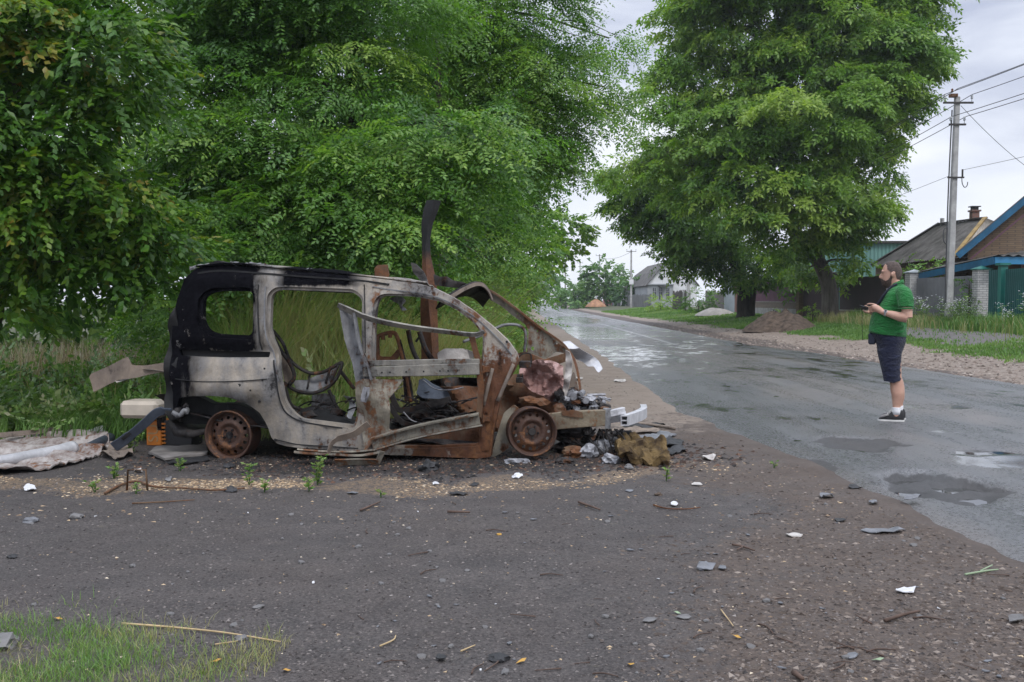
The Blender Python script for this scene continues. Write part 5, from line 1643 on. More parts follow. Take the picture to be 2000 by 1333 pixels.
rsf = tubes('seat_frame', M_DARK, [([(527, 643, .35), (545, 680, .35), (565, 708, .35), (575, 735, .35), (565, 752, .35)], 0.020), ([(529, 642, .42), (552, 670, .42), (568, 705, .42), (602, 728, .42), (631, 727, .42), (662, 711, .42), (668, 712, .42), (658, 738, .4), (640, 757, .38), (612, 768, .36), (580, 764, .36), (554, 748, .36)], 0.017),
                                   ([(642, 762, .4), (655, 790, .42), (672, 817, .45)], 0.018), ([(665, 725, .5), (678, 742, .5), (692, 760, .5)], 0.018), ([(556, 752, .35), (568, 790, .4), (592, 802, .45)], 0.018), ([(600, 760, .4), (606, 730, .45)], 0.010), ([(646, 716, .42), (636, 750, .40)], 0.012), ([(662, 712, .42), (646, 748, .40)], 0.012)])
panel('seat_back_panel', round_poly(uz([(545, 690), (556, 702), (568, 728), (572, 748), (564, 758), (553, 742)], .4), 0.01), [], M_TAN, rsf, lambda u, z: .42, 0.012, 0.03, 0.01, 8, 35)
panel('seat_cushion_pan', round_poly(uz([(574, 742), (602, 742), (640, 722), (660, 716), (650, 748), (620, 764), (584, 762)], .5), 0.01), [], M_STEEL, rsf, lambda u, z: .5 + .4 * (z - .7), 0.012, 0.03, 0.03, 9, 36)
panel('charred_foam', round_poly(uz([(585, 800), (612, 796), (640, 806), (662, 816), (690, 826), (690, 836), (620, 834), (585, 822)], .3), 0.01), [], M_SOOT, car, lambda u, z: .3 + .3 * (z - .3), 0.10, 0.03, 0.03, 9, 37)
panel('floor_scrap', round_poly(uz([(611, 772), (634, 768), (656, 772), (660, 800), (640, 810), (611, 800)], .8), 0.01), [], M_STEEL, car, lambda u, z: .8 + .2 * (z - .5), 0.012, 0.03, 0.03, 9, 38)
panel('floor_scrap', round_poly(uz([(672, 772), (684, 776), (690, 800), (690, 820), (680, 812), (676, 795)], .6), 0.008), [], M_WHITE, car, lambda u, z: .6 + .1 * math.sin(z * 20), 0.012, 0.02, 0.03, 12, 39)

# ---- bent pieces hanging off the tail
panel('bumper_sheet', round_poly(uz([(175, 737), (178, 730), (252, 697), (258, 705), (262, 713), (285, 714), (305, 711), (322, 708), (322, 727), (300, 730), (275, 737), (240, 741), (212, 752), (184, 766)], .75), 0.01, 2), [], M_TAN, car,
      lambda u, z: .75 + .18 * (z - .8) + .04 * math.sin(u * 8), 0.012, 0.035, 0.012, 6, 41)
panel('bumper_sheet_edge', round_poly(uz([(224, 742), (246, 732), (268, 724), (290, 720), (318, 726), (292, 732), (262, 737), (234, 747)], .72), 0.006, 2), [], M_PALE, car, lambda u, z: .66 + .15 * math.sin(z * 22), 0.010, 0.03, 0.012, 9, 42)
mb = MB()
mb.strip(spline(pl([(336, 803), (318, 803), (304, 808), (284, 826), (262, 845), (240, 862), (222, 874)], 0.05), 4), (0, -0.35, 1), [0.05] * 4 + [0.085] * 14 + [0.10] * 7, 0.02)
o = mb.build('rear_beam', M_BLUE, car, bevel=0.004)
mb = MB(); mb.strip(pl([(239, 858), (247, 852), (254, 846)], 0.030), (0, -0.35, 1), 0.032, 0.012)
mb.build('slot_shade', M_SOOT, o)  # solid strip on the beam, shade of a slot painted black
panel('tail_scrap', round_poly(uz([(306, 770), (312, 772), (316, 769), (330, 769), (332, 790), (318, 798), (312, 788), (308, 778)], .3), 0.006, 2), [], M_DARK, car, lambda u, z: .3 + .1 * math.sin(z * 20), 0.015, 0.025, 0.01, 9, 43)

# ================================================================== THE MAN
FEET = gnd(1748.3, 821.6, 0.028)
VA = math.atan2(FEET[0], FEET[1])
man = empty('person', (FEET[0], FEET[1], 0.026), -VA, 'bearded man in green polo shirt and navy shorts standing on the wet road', 'person')
man.scale = (.972, .972, .972)


def B(cx, cy, y=0.0):
    return ((cx - 520) * 1.583e-3, y, (1198 - cy) * 1.693e-3)


def loft(mb, rings, n=28, cap=True):
    """rings: (x front, x back, cy, centre y, half width[, tilt, exponent]) in profile pixels"""
    V = []
    for r in rings:
        xf, xb, cy, yc, b = r[:5]
        tilt = r[5] if len(r) > 5 else 0.0
        ex = r[6] if len(r) > 6 else 2.2
        x0 = B(xf, cy)[0]; x1 = B(xb, cy)[0]; z = B(0, cy)[2]
        c = (x0 + x1) / 2; a = (x1 - x0) / 2
        for k in range(n):
            t = 2 * math.pi * k / n
            ct, st = math.cos(t), math.sin(t)
            dx = a * math.copysign(abs(ct) ** (2 / ex), ct); dy = b * math.copysign(abs(st) ** (2 / ex), st)
            V.append((c + dx, yc + dy, z + tilt * dx))
    F = []
    m = len(rings)
    for i in range(m - 1):
        for k in range(n):
            k2 = (k + 1) % n
            F.append((i * n + k, i * n + k2, (i + 1) * n + k2, (i + 1) * n + k))
    if cap:
        F.append(tuple(range(n - 1, -1, -1))); F.append(tuple((m - 1) * n + k for k in range(n)))
    mb.add(V, F)
    return V, F


def fuse(mb, name, mat, parent, voxel, smooth_it=2, smooth_f=0.5):
    """join overlapping closed shells into one continuous skin"""
    o = mb.build(name, mat, None, True)
    md = o.modifiers.new('r', 'REMESH'); md.mode = 'VOXEL'; md.voxel_size = voxel; md.use_smooth_shade = True
    if smooth_it:
        ms = o.modifiers.new('s', 'SMOOTH'); ms.iterations = smooth_it; ms.factor = smooth_f
    dg = bpy.context.evaluated_depsgraph_get()
    me = bpy.data.meshes.new_from_object(o.evaluated_get(dg))
    bpy.data.objects.remove(o)
    me.name = name
    o = bpy.data.objects.new(name, me)
    if not me.materials: me.materials.append(mat)
    return link(o, parent)


M_SKIN, g, b = new_mat('skin')
n1 = g.noise(9, g.coord(), 5, 0.6)
g.set(b, 'Base Color', g.mix(g.mapr(n1, 0.35, 0.65), (0.40, 0.225, 0.165), (0.50, 0.30, 0.225)))
b.inputs['Roughness'].default_value = 0.5
b.inputs['Subsurface Weight'].default_value = 0.12
b.inputs['Subsurface Radius'].default_value = (0.012, 0.005, 0.003)
M_HAIR = simple_mat('cropped_hair', (0.085, 0.062, 0.054), 0.8, 0, 0.4, 60, 0.5)
M_BEARD = simple_mat('beard', (0.065, 0.043, 0.034), 0.85, 0, 0.5, 70, 0.7)


def cloth(name, col, col2, wave=14):
    m, g, b = new_mat(name)
    v = g.coord()
    n1 = g.noise(5, g.coord('Object', (1, 1, 2.2)), 5, 0.6, 0.6)
    g.set(b, 'Base Color', g.mix(g.mapr(n1, 0.35, 0.65), col2, col))
    b.inputs['Roughness'].default_value = 0.85
    b.inputs['Specular IOR Level'].default_value = 0.25
    b.inputs['Sheen Weight'].default_value = 0.15
    h = g.math('ADD', g.math('MULTIPLY', n1, 1.5), g.math('MULTIPLY', g.noise(wave, g.coord('Object', (1, 1, 2.5)), 4, 0.6, 1.2), 0.8))
    g.set(b, 'Normal', g.bump(h, 1.0, 0.045))
    return m


M_SHIRT = cloth('green_pique', (0.018, 0.185, 0.040), (0.012, 0.135, 0.028))
M_SHORT = cloth('navy_cotton', (0.012, 0.017, 0.048), (0.007, 0.009, 0.026), 18)
M_SOCK = simple_mat('white_sock', (0.75, 0.75, 0.77), 0.9)
M_SHOE = simple_mat('grey_mesh_shoe', (0.022, 0.022, 0.025), 0.8, 0, 0.5, 14)
M_SHOE2 = simple_mat('pale_shoe_mesh', (0.24, 0.23, 0.23), 0.85, 0, 0.3, 40)
M_SOLE = simple_mat('white_rubber', (0.62, 0.61, 0.59), 0.6)
M_STRAP = simple_mat('navy_strap', (0.016, 0.020, 0.040), 0.7)
M_PHONE = simple_mat('phone_black', (0.012, 0.012, 0.014), 0.25)
M_WATCH = simple_mat('watch_steel', (0.5, 0.5, 0.52), 0.3, 0.9, 0.1)
M_EYE = simple_mat('eye_dark', (0.03, 0.02, 0.018), 0.2)

# --- body: one continuous skin
mb = MB()
HEAD = [(470, 494, 105, 0, .022), (450, 514, 110, 0, .046), (430, 533, 126, 0, .066), (418, 543, 148, 0, .076), (411, 548, 170, 0, .079), (413, 548, 188, 0, .077), (415, 546, 205, 0, .075), (413, 540, 218, 0, .071),
        (415, 534, 230, 0, .068), (416, 530, 244, 0, .065), (420, 527, 258, 0, .060, 0.10), (428, 527, 270, 0, .054, 0.15), (444, 529, 284, 0, .048, 0.2)]
loft(mb, HEAD, 36)
loft(mb, [(468, 542, 235, 0, .058), (470, 548, 262, 0, .062, .2), (470, 558, 290, 0, .075, .2), (452, 585, 315, 0, .13), (430, 597, 345, 0, .17)], 28)
# nose, brow, lips, ears
mb.tube([B(414, 180), B(408, 194), B(400, 207), B(401, 213), B(412, 219)], [.007, .010, .0145, .0155, .010], 10)
for s in (-1, 1):
    mb.tube([B(408, 212, s * .010), B(413, 216, s * .014)], [.008, .007], 8)
    mb.tube([B(413, 172, s * .008), B(414, 170, s * .03), B(424, 174, s * .055)], [.010, .010, .007], 8)
    e = [B(486, 180, s * .080), B(484, 190, s * .086), B(486, 204, s * .082), B(492, 212, s * .076)]
    mb.tube(e, [.008, .016, .013, .006], 8)
    mb.tube([B(490, 176, s * .082), B(499, 180, s * .090), B(501, 192, s * .090), B(494, 206, s * .082)], [.006, .008, .008, .005], 8)
mb.tube([B(415, 233, -.022), B(410, 232, 0), B(415, 233, .022)], [.004, .008, .004], 8)
mb.tube([B(416, 241, -.018), B(412, 241, 0), B(416, 241, .018)], [.004, .008, .004], 8)
# torso (under the shirt)
loft(mb, [(440, 590, 320, 0, .19), (415, 596, 370, 0, .195), (372, 592, 450, 0, .19), (345, 580, 530, 0, .20), (350, 575, 600, 0, .19), (395, 570, 660, 0, .18), (400, 560, 720, 0, .175)], 28)
# legs
for s, dx in ((-1, 0), (1, 16)):
    yl = s * .105
    loft(mb, [(400 + dx * .2, 552, 700, yl, .085), (430 + dx * .4, 556, 820, yl, .08), (466 + dx * .6, 560, 900, yl, .066), (480 + dx * .7, 566 + dx * .5, 935, yl, .058), (482 + dx * .8, 573 + dx * .5, 970, yl, .059), (489 + dx, 574 + dx * .6, 1005, yl, .061),
              (496 + dx, 567 + dx, 1045, yl, .052), (500 + dx, 557 + dx, 1082, yl, .042), (500 + dx, 556 + dx, 1115, yl, .040), (490 + dx, 566 + dx, 1150, yl, .042), (470 + dx, 568 + dx, 1180, yl, .04)], 20)
# arms: upper arm, elbow, forearm, wrist
def arm(s, wr, el, hand_to):
    sh = B(560, 318, s * .185)
    mb.tube(spline([sh, B(576, 365, s * .235), B(586, 420, s * .262), el], 6), [.07, .074, .076, .076, .075, .074, .072, .070, .068, .066, .064, .062, .061, .060, .058, .056, .056, .055, .055], 14)
    f = [el, tuple(np.array(el) * .66 + np.array(wr) * .34 + np.array((0, s * .008, -.004))), tuple(np.array(el) * .33 + np.array(wr) * .67), wr]
    mb.tube(spline(f, 6), list(np.interp(np.linspace(0, 1, 19), [0, .25, .55, .85, 1], [.056, .056, .047, .035, .031])), 14)


EL_N, WR_N = B(592, 488, -.275), B(430, 453, -.245)
EL_F, WR_F = B(590, 488, .275), B(405, 462, .235)
arm(-1, WR_N, EL_N, None)
arm(1, WR_F, EL_F, None)


def finger(pts, r0=.0095):
    mb.tube(spline(pts, 4), list(np.linspace(r0, r0 * .8, (len(pts) - 1) * 4 + 1)), 8)


# near (left) hand: palm and five fingers closed on the phone
mb.tube([WR_N, B(410, 440, -.228), B(388, 427, -.200), B(364, 417, -.165)], [.030, .036, .041, .034], 12)
finger([B(382, 404, -.185), B(356, 396, -.150), B(332, 394, -.118), B(314, 398, -.095)], .0120)          # thumb over the top
for k in range(4):
    dz = k * 12
    finger([B(368 + k * 3, 410 + dz, -.178 + .004 * k), B(346 + k * 3, 411 + dz, -.160 + .004 * k), B(330 + k * 3, 419 + dz * .9, -.128), B(328 + k * 4, 426 + dz * .8, -.098)], .0105 - .0006 * k)
# far (right) hand under the phone
mb.tube([WR_F, B(378, 456, .185), B(350, 450, .120), B(334, 444, .055)], [.030, .035, .039, .033], 12)
finger([B(350, 434, .090), B(328, 420, .040), B(308, 410, -.015), B(300, 406, -.04)], .0115)
for k in range(4):
    finger([B(338 - k, 441 + k * 5, .060 - .012 * k), B(316 - 2 * k, 447 + k * 3, .015 - .013 * k), B(298 + 2 * k, 446 + k * 2, -.035 - .013 * k), B(287 + 4 * k, 437 + k * 3, -.065 - .010 * k)], .0104 - .0005 * k)
body = fuse(mb, 'body', M_SKIN, man, 0.006, 2, 0.45)

# --- hair and beard: thin shells over the skull
def shell(name, poly, mat, off, ymin=0.0):
    mb2 = MB()
    rings = []
    H = np.array([r[:5] for r in HEAD], float)
    ts = np.linspace(0, 1, 90)
    cys = np.interp(ts, np.linspace(0, 1, len(H)), H[:, 2])
    n = 72; V = []
    for cy in cys:
        xf, xb, b_ = [np.interp(cy, H[:, 2], H[:, j]) for j in (0, 1, 4)]
        x0, x1 = B(xf, cy)[0], B(xb, cy)[0]
        c = (x0 + x1) / 2; a = (x1 - x0) / 2
        for k in range(n):
            t = 2 * math.pi * k / n
            ct, st = math.cos(t), math.sin(t)
            dx = (a + off) * math.copysign(abs(ct) ** (2 / 2.2), ct); dy = (b_ + off) * math.copysign(abs(st) ** (2 / 2.2), st)
            V.append((c + dx, dy, B(0, cy)[2] + (off if cy < 118 else 0)))
    P = np.array([(v[0] / 1.583e-3 + 520, 1198 - v[2] / 1.693e-3) for v in V])
    k = in_poly(P, poly)
    F = []
    for i in range(len(cys) - 1):
        for q in range(n):
            f = (i * n + q, i * n + (q + 1) % n, (i + 1) * n + (q + 1) % n, (i + 1) * n + q)
            if all(k[j] for j in f): F.append(f)
    top = [j for j in range(n)]
    if all(k[j] for j in top): F.append(tuple(top[::-1]))
    o = mesh_obj(name, V, F, mat, man, True)
    bm = bmesh.new(); bm.from_mesh(o.data)
    bmesh.ops.delete(bm, geom=[v for v in bm.verts if not v.link_faces], context='VERTS')
    bmesh.ops.recalc_face_normals(bm, faces=bm.faces)
    bm.to_mesh(o.data); bm.free()
    md = o.modifiers.new('s', 'SOLIDIFY'); md.thickness = 0.009; md.offset = -1
    return o


shell('hair', [(432, 95), (437, 120), (446, 132), (448, 160), (466, 176), (476, 200), (482, 200), (486, 178), (503, 176), (508, 205), (518, 226), (548, 232), (570, 160), (548, 90)], M_HAIR, 0.004)
shell('beard', [(474, 196), (484, 196), (487, 225), (482, 256), (470, 290), (436, 292), (405, 268), (402, 222), (414, 221), (424, 229), (441, 236), (456, 228), (468, 212)], M_BEARD, 0.0025)
for s in (-1, 1):
    mb = MB(); lump_c = B(420.5, 183, s * .034)
    mb.lathe([(0.0005, .006), (.006, .004), (.009, 0), (.006, -.004), (.0005, -.006)], lump_c, (-1, s * .35, 0), 10)
    mb.build('eye', M_EYE, man, True)
    mb = MB(); mb.tube([B(412, 172, s * .012), B(413, 169.5, s * .032), B(424, 173, s * .056)], [.003, .0045, .003], 6)
    mb.build('eyebrow', M_BEARD, man, True)

# --- shirt
mb = MB()
loft(mb, [(474, 560, 262, 0, .080, .22), (462, 573, 276, 0, .115, .15), (447, 590, 294, 0, .175, .08), (434, 602, 318, 0, .208), (420, 607, 345, 0, .218), (402, 610, 380, 0, .218), (380, 607, 415, 0, .214), (354, 601, 450, 0, .216), (339, 594, 490, 0, .222),
          (332, 588, 530, 0, .226), (328, 587, 565, 0, .224, -.05), (327, 589, 590, 0, .222, -.09), (329, 588, 607, 0, .220, -.12)], 40)
for s in (-1, 1):
    mb.tube(spline([B(548, 302, s * .15), B(566, 330, s * .205), B(578, 372, s * .243), B(580, 421, s * .262)], 5), list(np.interp(np.linspace(0, 1, 16), [0, .3, .6, 1], [.070, .088, .088, .086])), 20)
# folds
for i, (a, b_) in enumerate((((560, 440), (470, 470)), ((575, 545), (480, 560)), ((580, 570), (500, 590)), ((520, 300), (540, 420)))):
    for s in (-1, 1):
        mb.tube(spline([B(a[0], a[1], s * .185), B((a[0] + b_[0]) / 2, (a[1] + b_[1]) / 2 + 6, s * .205), B(b_[0], b_[1], s * .200)], 4), [.006, .012, .016, .018, .020, .018, .014, .010, .006], 8)
fuse(mb, 'shirt', M_SHIRT, man, 0.009, 4, 0.5)
mb = MB()
cl = []
for k in range(25):
    t = -0.80 * math.pi + 1.6 * math.pi * k / 24
    cl.append((B(517, 0)[0] + .072 * math.cos(t), .079 * math.sin(t), B(0, 256)[2] + .030 * math.cos(t) - .004))
mb.strip(cl, [(-.3 * math.cos(-0.80 * math.pi + 1.6 * math.pi * k / 24), -.3 * math.sin(-0.80 * math.pi + 1.6 * math.pi * k / 24), 1) for k in range(25)], .046, .007)
mb.build('collar', M_SHIRT, man, True)
mb = MB()
for s in (-1, 1):
    c = B(580, 421, s * .262)
    mb.lathe([(.088, 0.0), (.089, .012), (.086, .013), (.084, -0.004), (.088, 0.0)], c, (0.03, 0, -1), 24)
    mb.build('sleeve_cuff', M_SHIRT, man, True); mb = MB()
mb.strip(spline([B(462, 262, -.018), B(455, 280, -.022), B(448, 298, -.03)], 4), (.3, 1, .3), .034, .006)
mb.build('placket', simple_mat('placket_grey', (0.45, 0.47, 0.48), 0.8), man)

# --- shorts, socks, shoes
mb = MB()
loft(mb, [(345, 584, 578, 0, .205), (346, 586, 610, 0, .208), (372, 586, 645, 0, .208), (384, 578, 680, 0, .205), (388, 564, 715, 0, .200), (391, 556, 745, 0, .195)], 32)
for s, dx in ((-1, 0), (1, 10)):
    loft(mb, [(386 + dx, 558, 705, s * .102, .098), (398 + dx, 556, 760, s * .104, .100), (412 + dx, 554, 815, s * .105, .100), (428 + dx, 554, 875, s * .106, .098), (437 + dx, 557, 921, s * .106, .097, .04)], 24)
    for q in range(5):
        z = 740 + q * 40
        mb.tube(spline([B(560, z, s * .15), B(500, z + 26, s * .205), B(430 + q * 5, z + 10, s * .19)], 4), [.004, .007, .010, .011, .011, .010, .008, .006, .004], 6)
fuse(mb, 'shorts', M_SHORT, man, 0.009, 3, 0.5)
for s, dx in ((-1, 0), (1, 16)):
    mb = MB()
    loft(mb, [(495 + dx, 560 + dx, 1099, s * .105, .046), (496 + dx, 559 + dx, 1104, s * .105, .046), (497 + dx, 559 + dx, 1122, s * .105, .045), (490 + dx, 566 + dx, 1148, s * .105, .045)], 18)
    mb.build('sock', M_SOCK, man, True)
    d = -0 if s < 0 else 9
    # upper lofted heel to toe
    pr = [(582, 1150, .026), (576, 1128, .036), (560, 1116, .041), (530, 1132, .043), (505, 1128, .043), (490, 1124, .044), (470, 1142, .047), (445, 1158, .049), (422, 1166, .046), (408, 1176, .036), (402, 1188, .018)]
    V = []; n = 14
    for (cx, top, hwid) in pr:
        x = B(cx + d, 0)[0]; zt = B(0, top)[2]; zb = B(0, 1192)[2]
        for k in range(n):
            t = math.pi * k / (n - 1)
            V.append((x, s * .105 - hwid * math.copysign(abs(math.cos(t)) ** .7, math.cos(t)), zb + (zt - zb) * max(0.0, math.sin(t)) ** .6))
    F = []
    for i in range(len(pr) - 1):
        for k in range(n - 1):
            F.append((i * n + k, i * n + k + 1, (i + 1) * n + k + 1, (i + 1) * n + k))
        F.append((i * n + n - 1, i * n, (i + 1) * n, (i + 1) * n + n - 1))
    F.append(tuple(range(n))); F.append(tuple((len(pr) - 1) * n + k for k in range(n - 1, -1, -1)))
    mb = MB(); mb.add(V, F)
    shoe = mb.build('shoe', M_SHOE, man, True)
    mb = MB()
    out = [(584, .024), (578, .038), (555, .044), (510, .043), (470, .048), (440, .051), (418, .047), (404, .034), (399, .016)]
    pts = [(B(cx + d, 0)[0], s * .105 - h) for cx, h in out] + [(B(cx + d, 0)[0], s * .105 + h) for cx, h in out[::-1]]
    m = len(pts); zt = [B(0, 1180)[2]] * m
    mb.add([(p[0], p[1], 0.0) for p in pts] + [(p[0], p[1], .026) for p in pts], [tuple(range(m - 1, -1, -1)), tuple(range(m, 2 * m))] + [(k, (k + 1) % m, m + (k + 1) % m, m + k) for k in range(m)])
    mb.build('sole', M_SOLE, shoe, bevel=.003)
    mb = MB()
    mb.tube(spline([B(412 + d, 1172, s * .105 - .042), B(440 + d, 1158, s * .105 - .051), B(478 + d, 1150, s * .105 - .049)], 4), [.006, .011, .014, .015, .016, .015, .013, .010, .006], 8)
    mb.build('toe_panel', M_SHOE2, shoe, True)
    mb = MB()
    for q in range(4):
        x = 470 + q * 9 + d
        mb.strip([B(x, 1146 - q * 6, s * .105 - .036), B(x - 2, 1140 - q * 6, s * .105), B(x, 1146 - q * 6, s * .105 + .036)], (1, 0, 0), .006, .006)
    mb.build('laces', M_SOLE, shoe)
# strap across the chest
mb = MB()
mb.strip(spline([B(520, 262, -.098), B(478, 284, -.118), B(440, 325, -.140), B(408, 372, -.128), B(384, 408, -.110)], 5), [(-.5, -1, .9)] * 21, .045, .007)
mb.build('chest_strap', M_STRAP, man, True)

# watch on the near wrist
w0 = np.array(WR_N); w1 = np.array(EL_N)
ax = unit(w1 - w0)
wc = w0 + ax * .022
watch = empty('wrist_watch', man.matrix_basis @ Vector(wc), -VA, 'steel wrist watch worn by the man on the road', 'watch')
watch.scale = man.scale
mb = MB(); mb.lathe([(.036, -.010), (.039, -.010), (.039, .010), (.036, .010), (.036, -.010)], (0, 0, 0), ax, 24)
mb.build('band', M_WATCH, watch, True)
mb = MB(); dn = Vector(unit(np.array((0.25, -1, .55)) - ax * np.dot(ax, (0.25, -1, .55))))
mb.lathe([(.0005, .046), (.017, .046), (.020, .043), (.020, .034), (.0005, .034)], (0, 0, 0), dn, 20)
wcase = mb.build('watch_case', M_WATCH, watch, True)
mb = MB(); mb.lathe([(.0005, .0475), (.015, .0475), (.015, .0465), (.0005, .0465)], (0, 0, 0), dn, 20)
mb.build('dial', M_PHONE, wcase)

# pouch hanging below the shirt front
pc = man.matrix_basis @ Vector(B(352, 634, 0.0))
pouch = empty('pouch', pc, -VA, 'small navy pouch hanging in front of the man just under his shirt hem', 'bag')
pouch.scale = man.scale
mb = MB()
V0 = []
mb.box((0, 0, 0), (.082, .19, .135)); pb = mb.build('pouch_body', M_STRAP, pouch, bevel=.016)
mb = MB(); mb.strip([(-.044, -.08, .03), (-.0455, 0, .03), (-.044, .08, .03)], (0, 0, 1), .008, .004); mb.build('zip', M_PHONE, pouch)

# phone with its hanging cord
ph = np.array(B(308, 416, -.085))
phone = empty('mobile_phone', man.matrix_basis @ Vector(ph), -VA, 'black mobile phone with a thin cord held in both hands by the man', 'phone')
phone.scale = man.scale
Mx = Matrix.Rotation(R(16), 3, 'Y')
mb = MB(); mb.box((0, 0, 0), (.150, .074, .011), 0, Mx); mb.build('phone_case', M_PHONE, phone, bevel=.004)
mb = MB(); mb.box(tuple(Mx @ Vector((0, 0, .0063))), (.138, .066, .001), 0, Mx); mb.build('screen', simple_mat('glass_black', (0.02, 0.022, 0.026), 0.06), phone)
mb = MB(); a = np.array(B(276, 404, -.09)) - ph
mb.tube(spline([tuple(a), tuple(np.array(B(279, 450, -.09)) - ph), tuple(np.array(B(283, 560, -.09)) - ph), tuple(np.array(B(287, 645, -.09)) - ph)], 5), .0035, 6)
mb.build('cord', M_PHONE, phone, True)

# ================================================================== RIGHT SIDE: FENCES, HOUSES, POLES
def brick_mat(name, c1, c2, mortar, bw=0.25, rh=0.075, rough=0.85):
    m, g, b = new_mat(name)
    s = g.sep(g.pos())
    cx = g.new('ShaderNodeCombineXYZ')
    g.set(cx, 0, g.math('ADD', s[0], s[1])); g.set(cx, 1, s[2])
    t = g.new('ShaderNodeTexBrick')
    for k, v in (('Color1', c1), ('Color2', c2), ('Mortar', mortar)): g.set(t, k, v)
    g.set(t, 'Vector', cx.outputs[0]); g.set(t, 'Scale', 1.0); g.set(t, 'Mortar Size', 0.011); g.set(t, 'Brick Width', bw); g.set(t, 'Row Height', rh); g.set(t, 'Bias', -0.1)
    n = g.noise(2.0, g.pos(), 5, 0.6)
    g.set(b, 'Base Color', g.mix(g.mapr(n, 0.35, 0.7, 0, 0.35), t.outputs[0], tuple(q * 0.5 for q in c1)))
    b.inputs['Roughness'].default_value = rough
    g.set(b, 'Normal', g.bump(t.outputs['Fac'], -0.4, 0.01))
    return m


M_WBRICK = brick_mat('white_brick', (0.50, 0.49, 0.48), (0.38, 0.37, 0.36), (0.20, 0.20, 0.20))
M_YBRICK = brick_mat('tan_brick', (0.24, 0.165, 0.10), (0.18, 0.12, 0.075), (0.10, 0.08, 0.065))
M_RBRICK = brick_mat('red_brick', (0.24, 0.11, 0.08), (0.17, 0.08, 0.06), (0.14, 0.12, 0.11))
M_PBRICK = brick_mat('plinth_brick', (0.20, 0.15, 0.11), (0.15, 0.11, 0.085), (0.09, 0.08, 0.07))
M_TEAL = simple_mat('teal_sheet', (0.006, 0.075, 0.070), 0.45, 0.0, 0.25, 0.8)
M_TEALP = simple_mat('teal_post', (0.010, 0.135, 0.110), 0.5, 0.0, 0.2, 1.5)
M_GSHEET = simple_mat('grey_sheet', (0.165, 0.165, 0.175), 0.55, 0.2, 0.3, 1.0)
M_BSHEET = simple_mat('dark_brown_sheet', (0.036, 0.018, 0.022), 0.55, 0.0, 0.3, 0.9)
M_PSHEET = simple_mat('plum_sheet', (0.120, 0.045, 0.075), 0.5, 0.0, 0.3, 0.9)
M_LSHEET = simple_mat('pale_blue_sheet', (0.40, 0.43, 0.47), 0.5, 0.1, 0.15, 0.9)
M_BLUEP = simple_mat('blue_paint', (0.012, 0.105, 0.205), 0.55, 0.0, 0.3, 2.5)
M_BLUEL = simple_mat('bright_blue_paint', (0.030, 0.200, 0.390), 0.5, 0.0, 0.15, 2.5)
M_YEL = simple_mat('yellow_trim', (0.30, 0.20, 0.065), 0.7, 0.0, 0.35, 3)
M_SLATE = simple_mat('asbestos_roof', (0.120, 0.112, 0.108), 0.9, 0, 0.5, 1.6, 0.6, 0.2, (0.060, 0.058, 0.052))
M_SLATEL = simple_mat('asbestos_new', (0.42, 0.38, 0.33), 0.9, 0, 0.35, 2)
M_CONC = simple_mat('pole_concrete', (0.36, 0.355, 0.35), 0.85, 0, 0.3, 3, 0.4, 0.3)
M_CONCW = simple_mat('base_concrete', (0.30, 0.295, 0.285), 0.9, 0, 0.3, 2.2, 0.4, 0.3)
M_IRON = simple_mat('dark_iron', (0.05, 0.046, 0.045), 0.6, 0.5)
M_CERAM = simple_mat('insulator', (0.30, 0.32, 0.34), 0.2)
M_WIRE = simple_mat('wire', (0.05, 0.05, 0.055), 0.6)
M_WOOD = simple_mat('grey_wood', (0.17, 0.155, 0.145), 0.9, 0, 0.45, 5)
M_WOODD = simple_mat('dark_wood', (0.075, 0.062, 0.055), 0.9, 0, 0.45, 5)
M_WWALL = simple_mat('white_wall', (0.62, 0.62, 0.63), 0.9, 0, 0.15, 0.7)
M_GWALL = simple_mat('grey_render', (0.33, 0.345, 0.36), 0.9, 0, 0.2, 0.8)
M_PINK = simple_mat('pink_wall', (0.50, 0.22, 0.22), 0.9, 0, 0.2, 0.8)
M_GLASS = simple_mat('window_glass', (0.02, 0.024, 0.03), 0.08, 0, 0.2)
M_GREENW = simple_mat('green_shed_sheet', (0.13, 0.27, 0.245), 0.6, 0.0, 0.15, 0.5)
M_SAND = simple_mat('pale_sand', (0.29, 0.27, 0.25), 0.95, 0, 0.25, 3, 0.5, 0.2)
M_OSAND = simple_mat('orange_sand', (0.36, 0.20, 0.12), 0.95, 0, 0.35, 1.2, 0.5, 0.2)
M_EARTH = simple_mat('brown_earth', (0.105, 0.078, 0.060), 0.95, 0, 0.5, 6, 0.9, 0.2, (0.045, 0.034, 0.028))

FX = 15.55


def yz(px): return FX * FPX / (px - 1000.0)       # distance at which the fence line crosses an image column


def sheet_fence(name, mat, a, b, z0, z1, rib=0.12, dep=0.022, parent=None, thick=0.0):
    """ribbed sheet metal standing between two ground points"""
    a = np.array(a, float); b = np.array(b, float)
    L = np.linalg.norm(b - a); t = (b - a) / L; n_ = np.array((-t[1], t[0]))
    k = max(2, int(L / rib * 4)); V = []; F = []
    prof = (0, 0, dep, dep)
    for i in range(k + 1):
        s = L * i / k
        p = a + t * s + n_ * prof[i % 4]
        zz1 = z1 if not isinstance(z1, tuple) else z1[0] + (z1[1] - z1[0]) * i / k
        V += [(p[0], p[1], z0), (p[0], p[1], zz1)]
    for i in range(k): F.append((i * 2, i * 2 + 2, i * 2 + 3, i * 2 + 1))
    return mesh_obj(name, V, F, mat, parent)


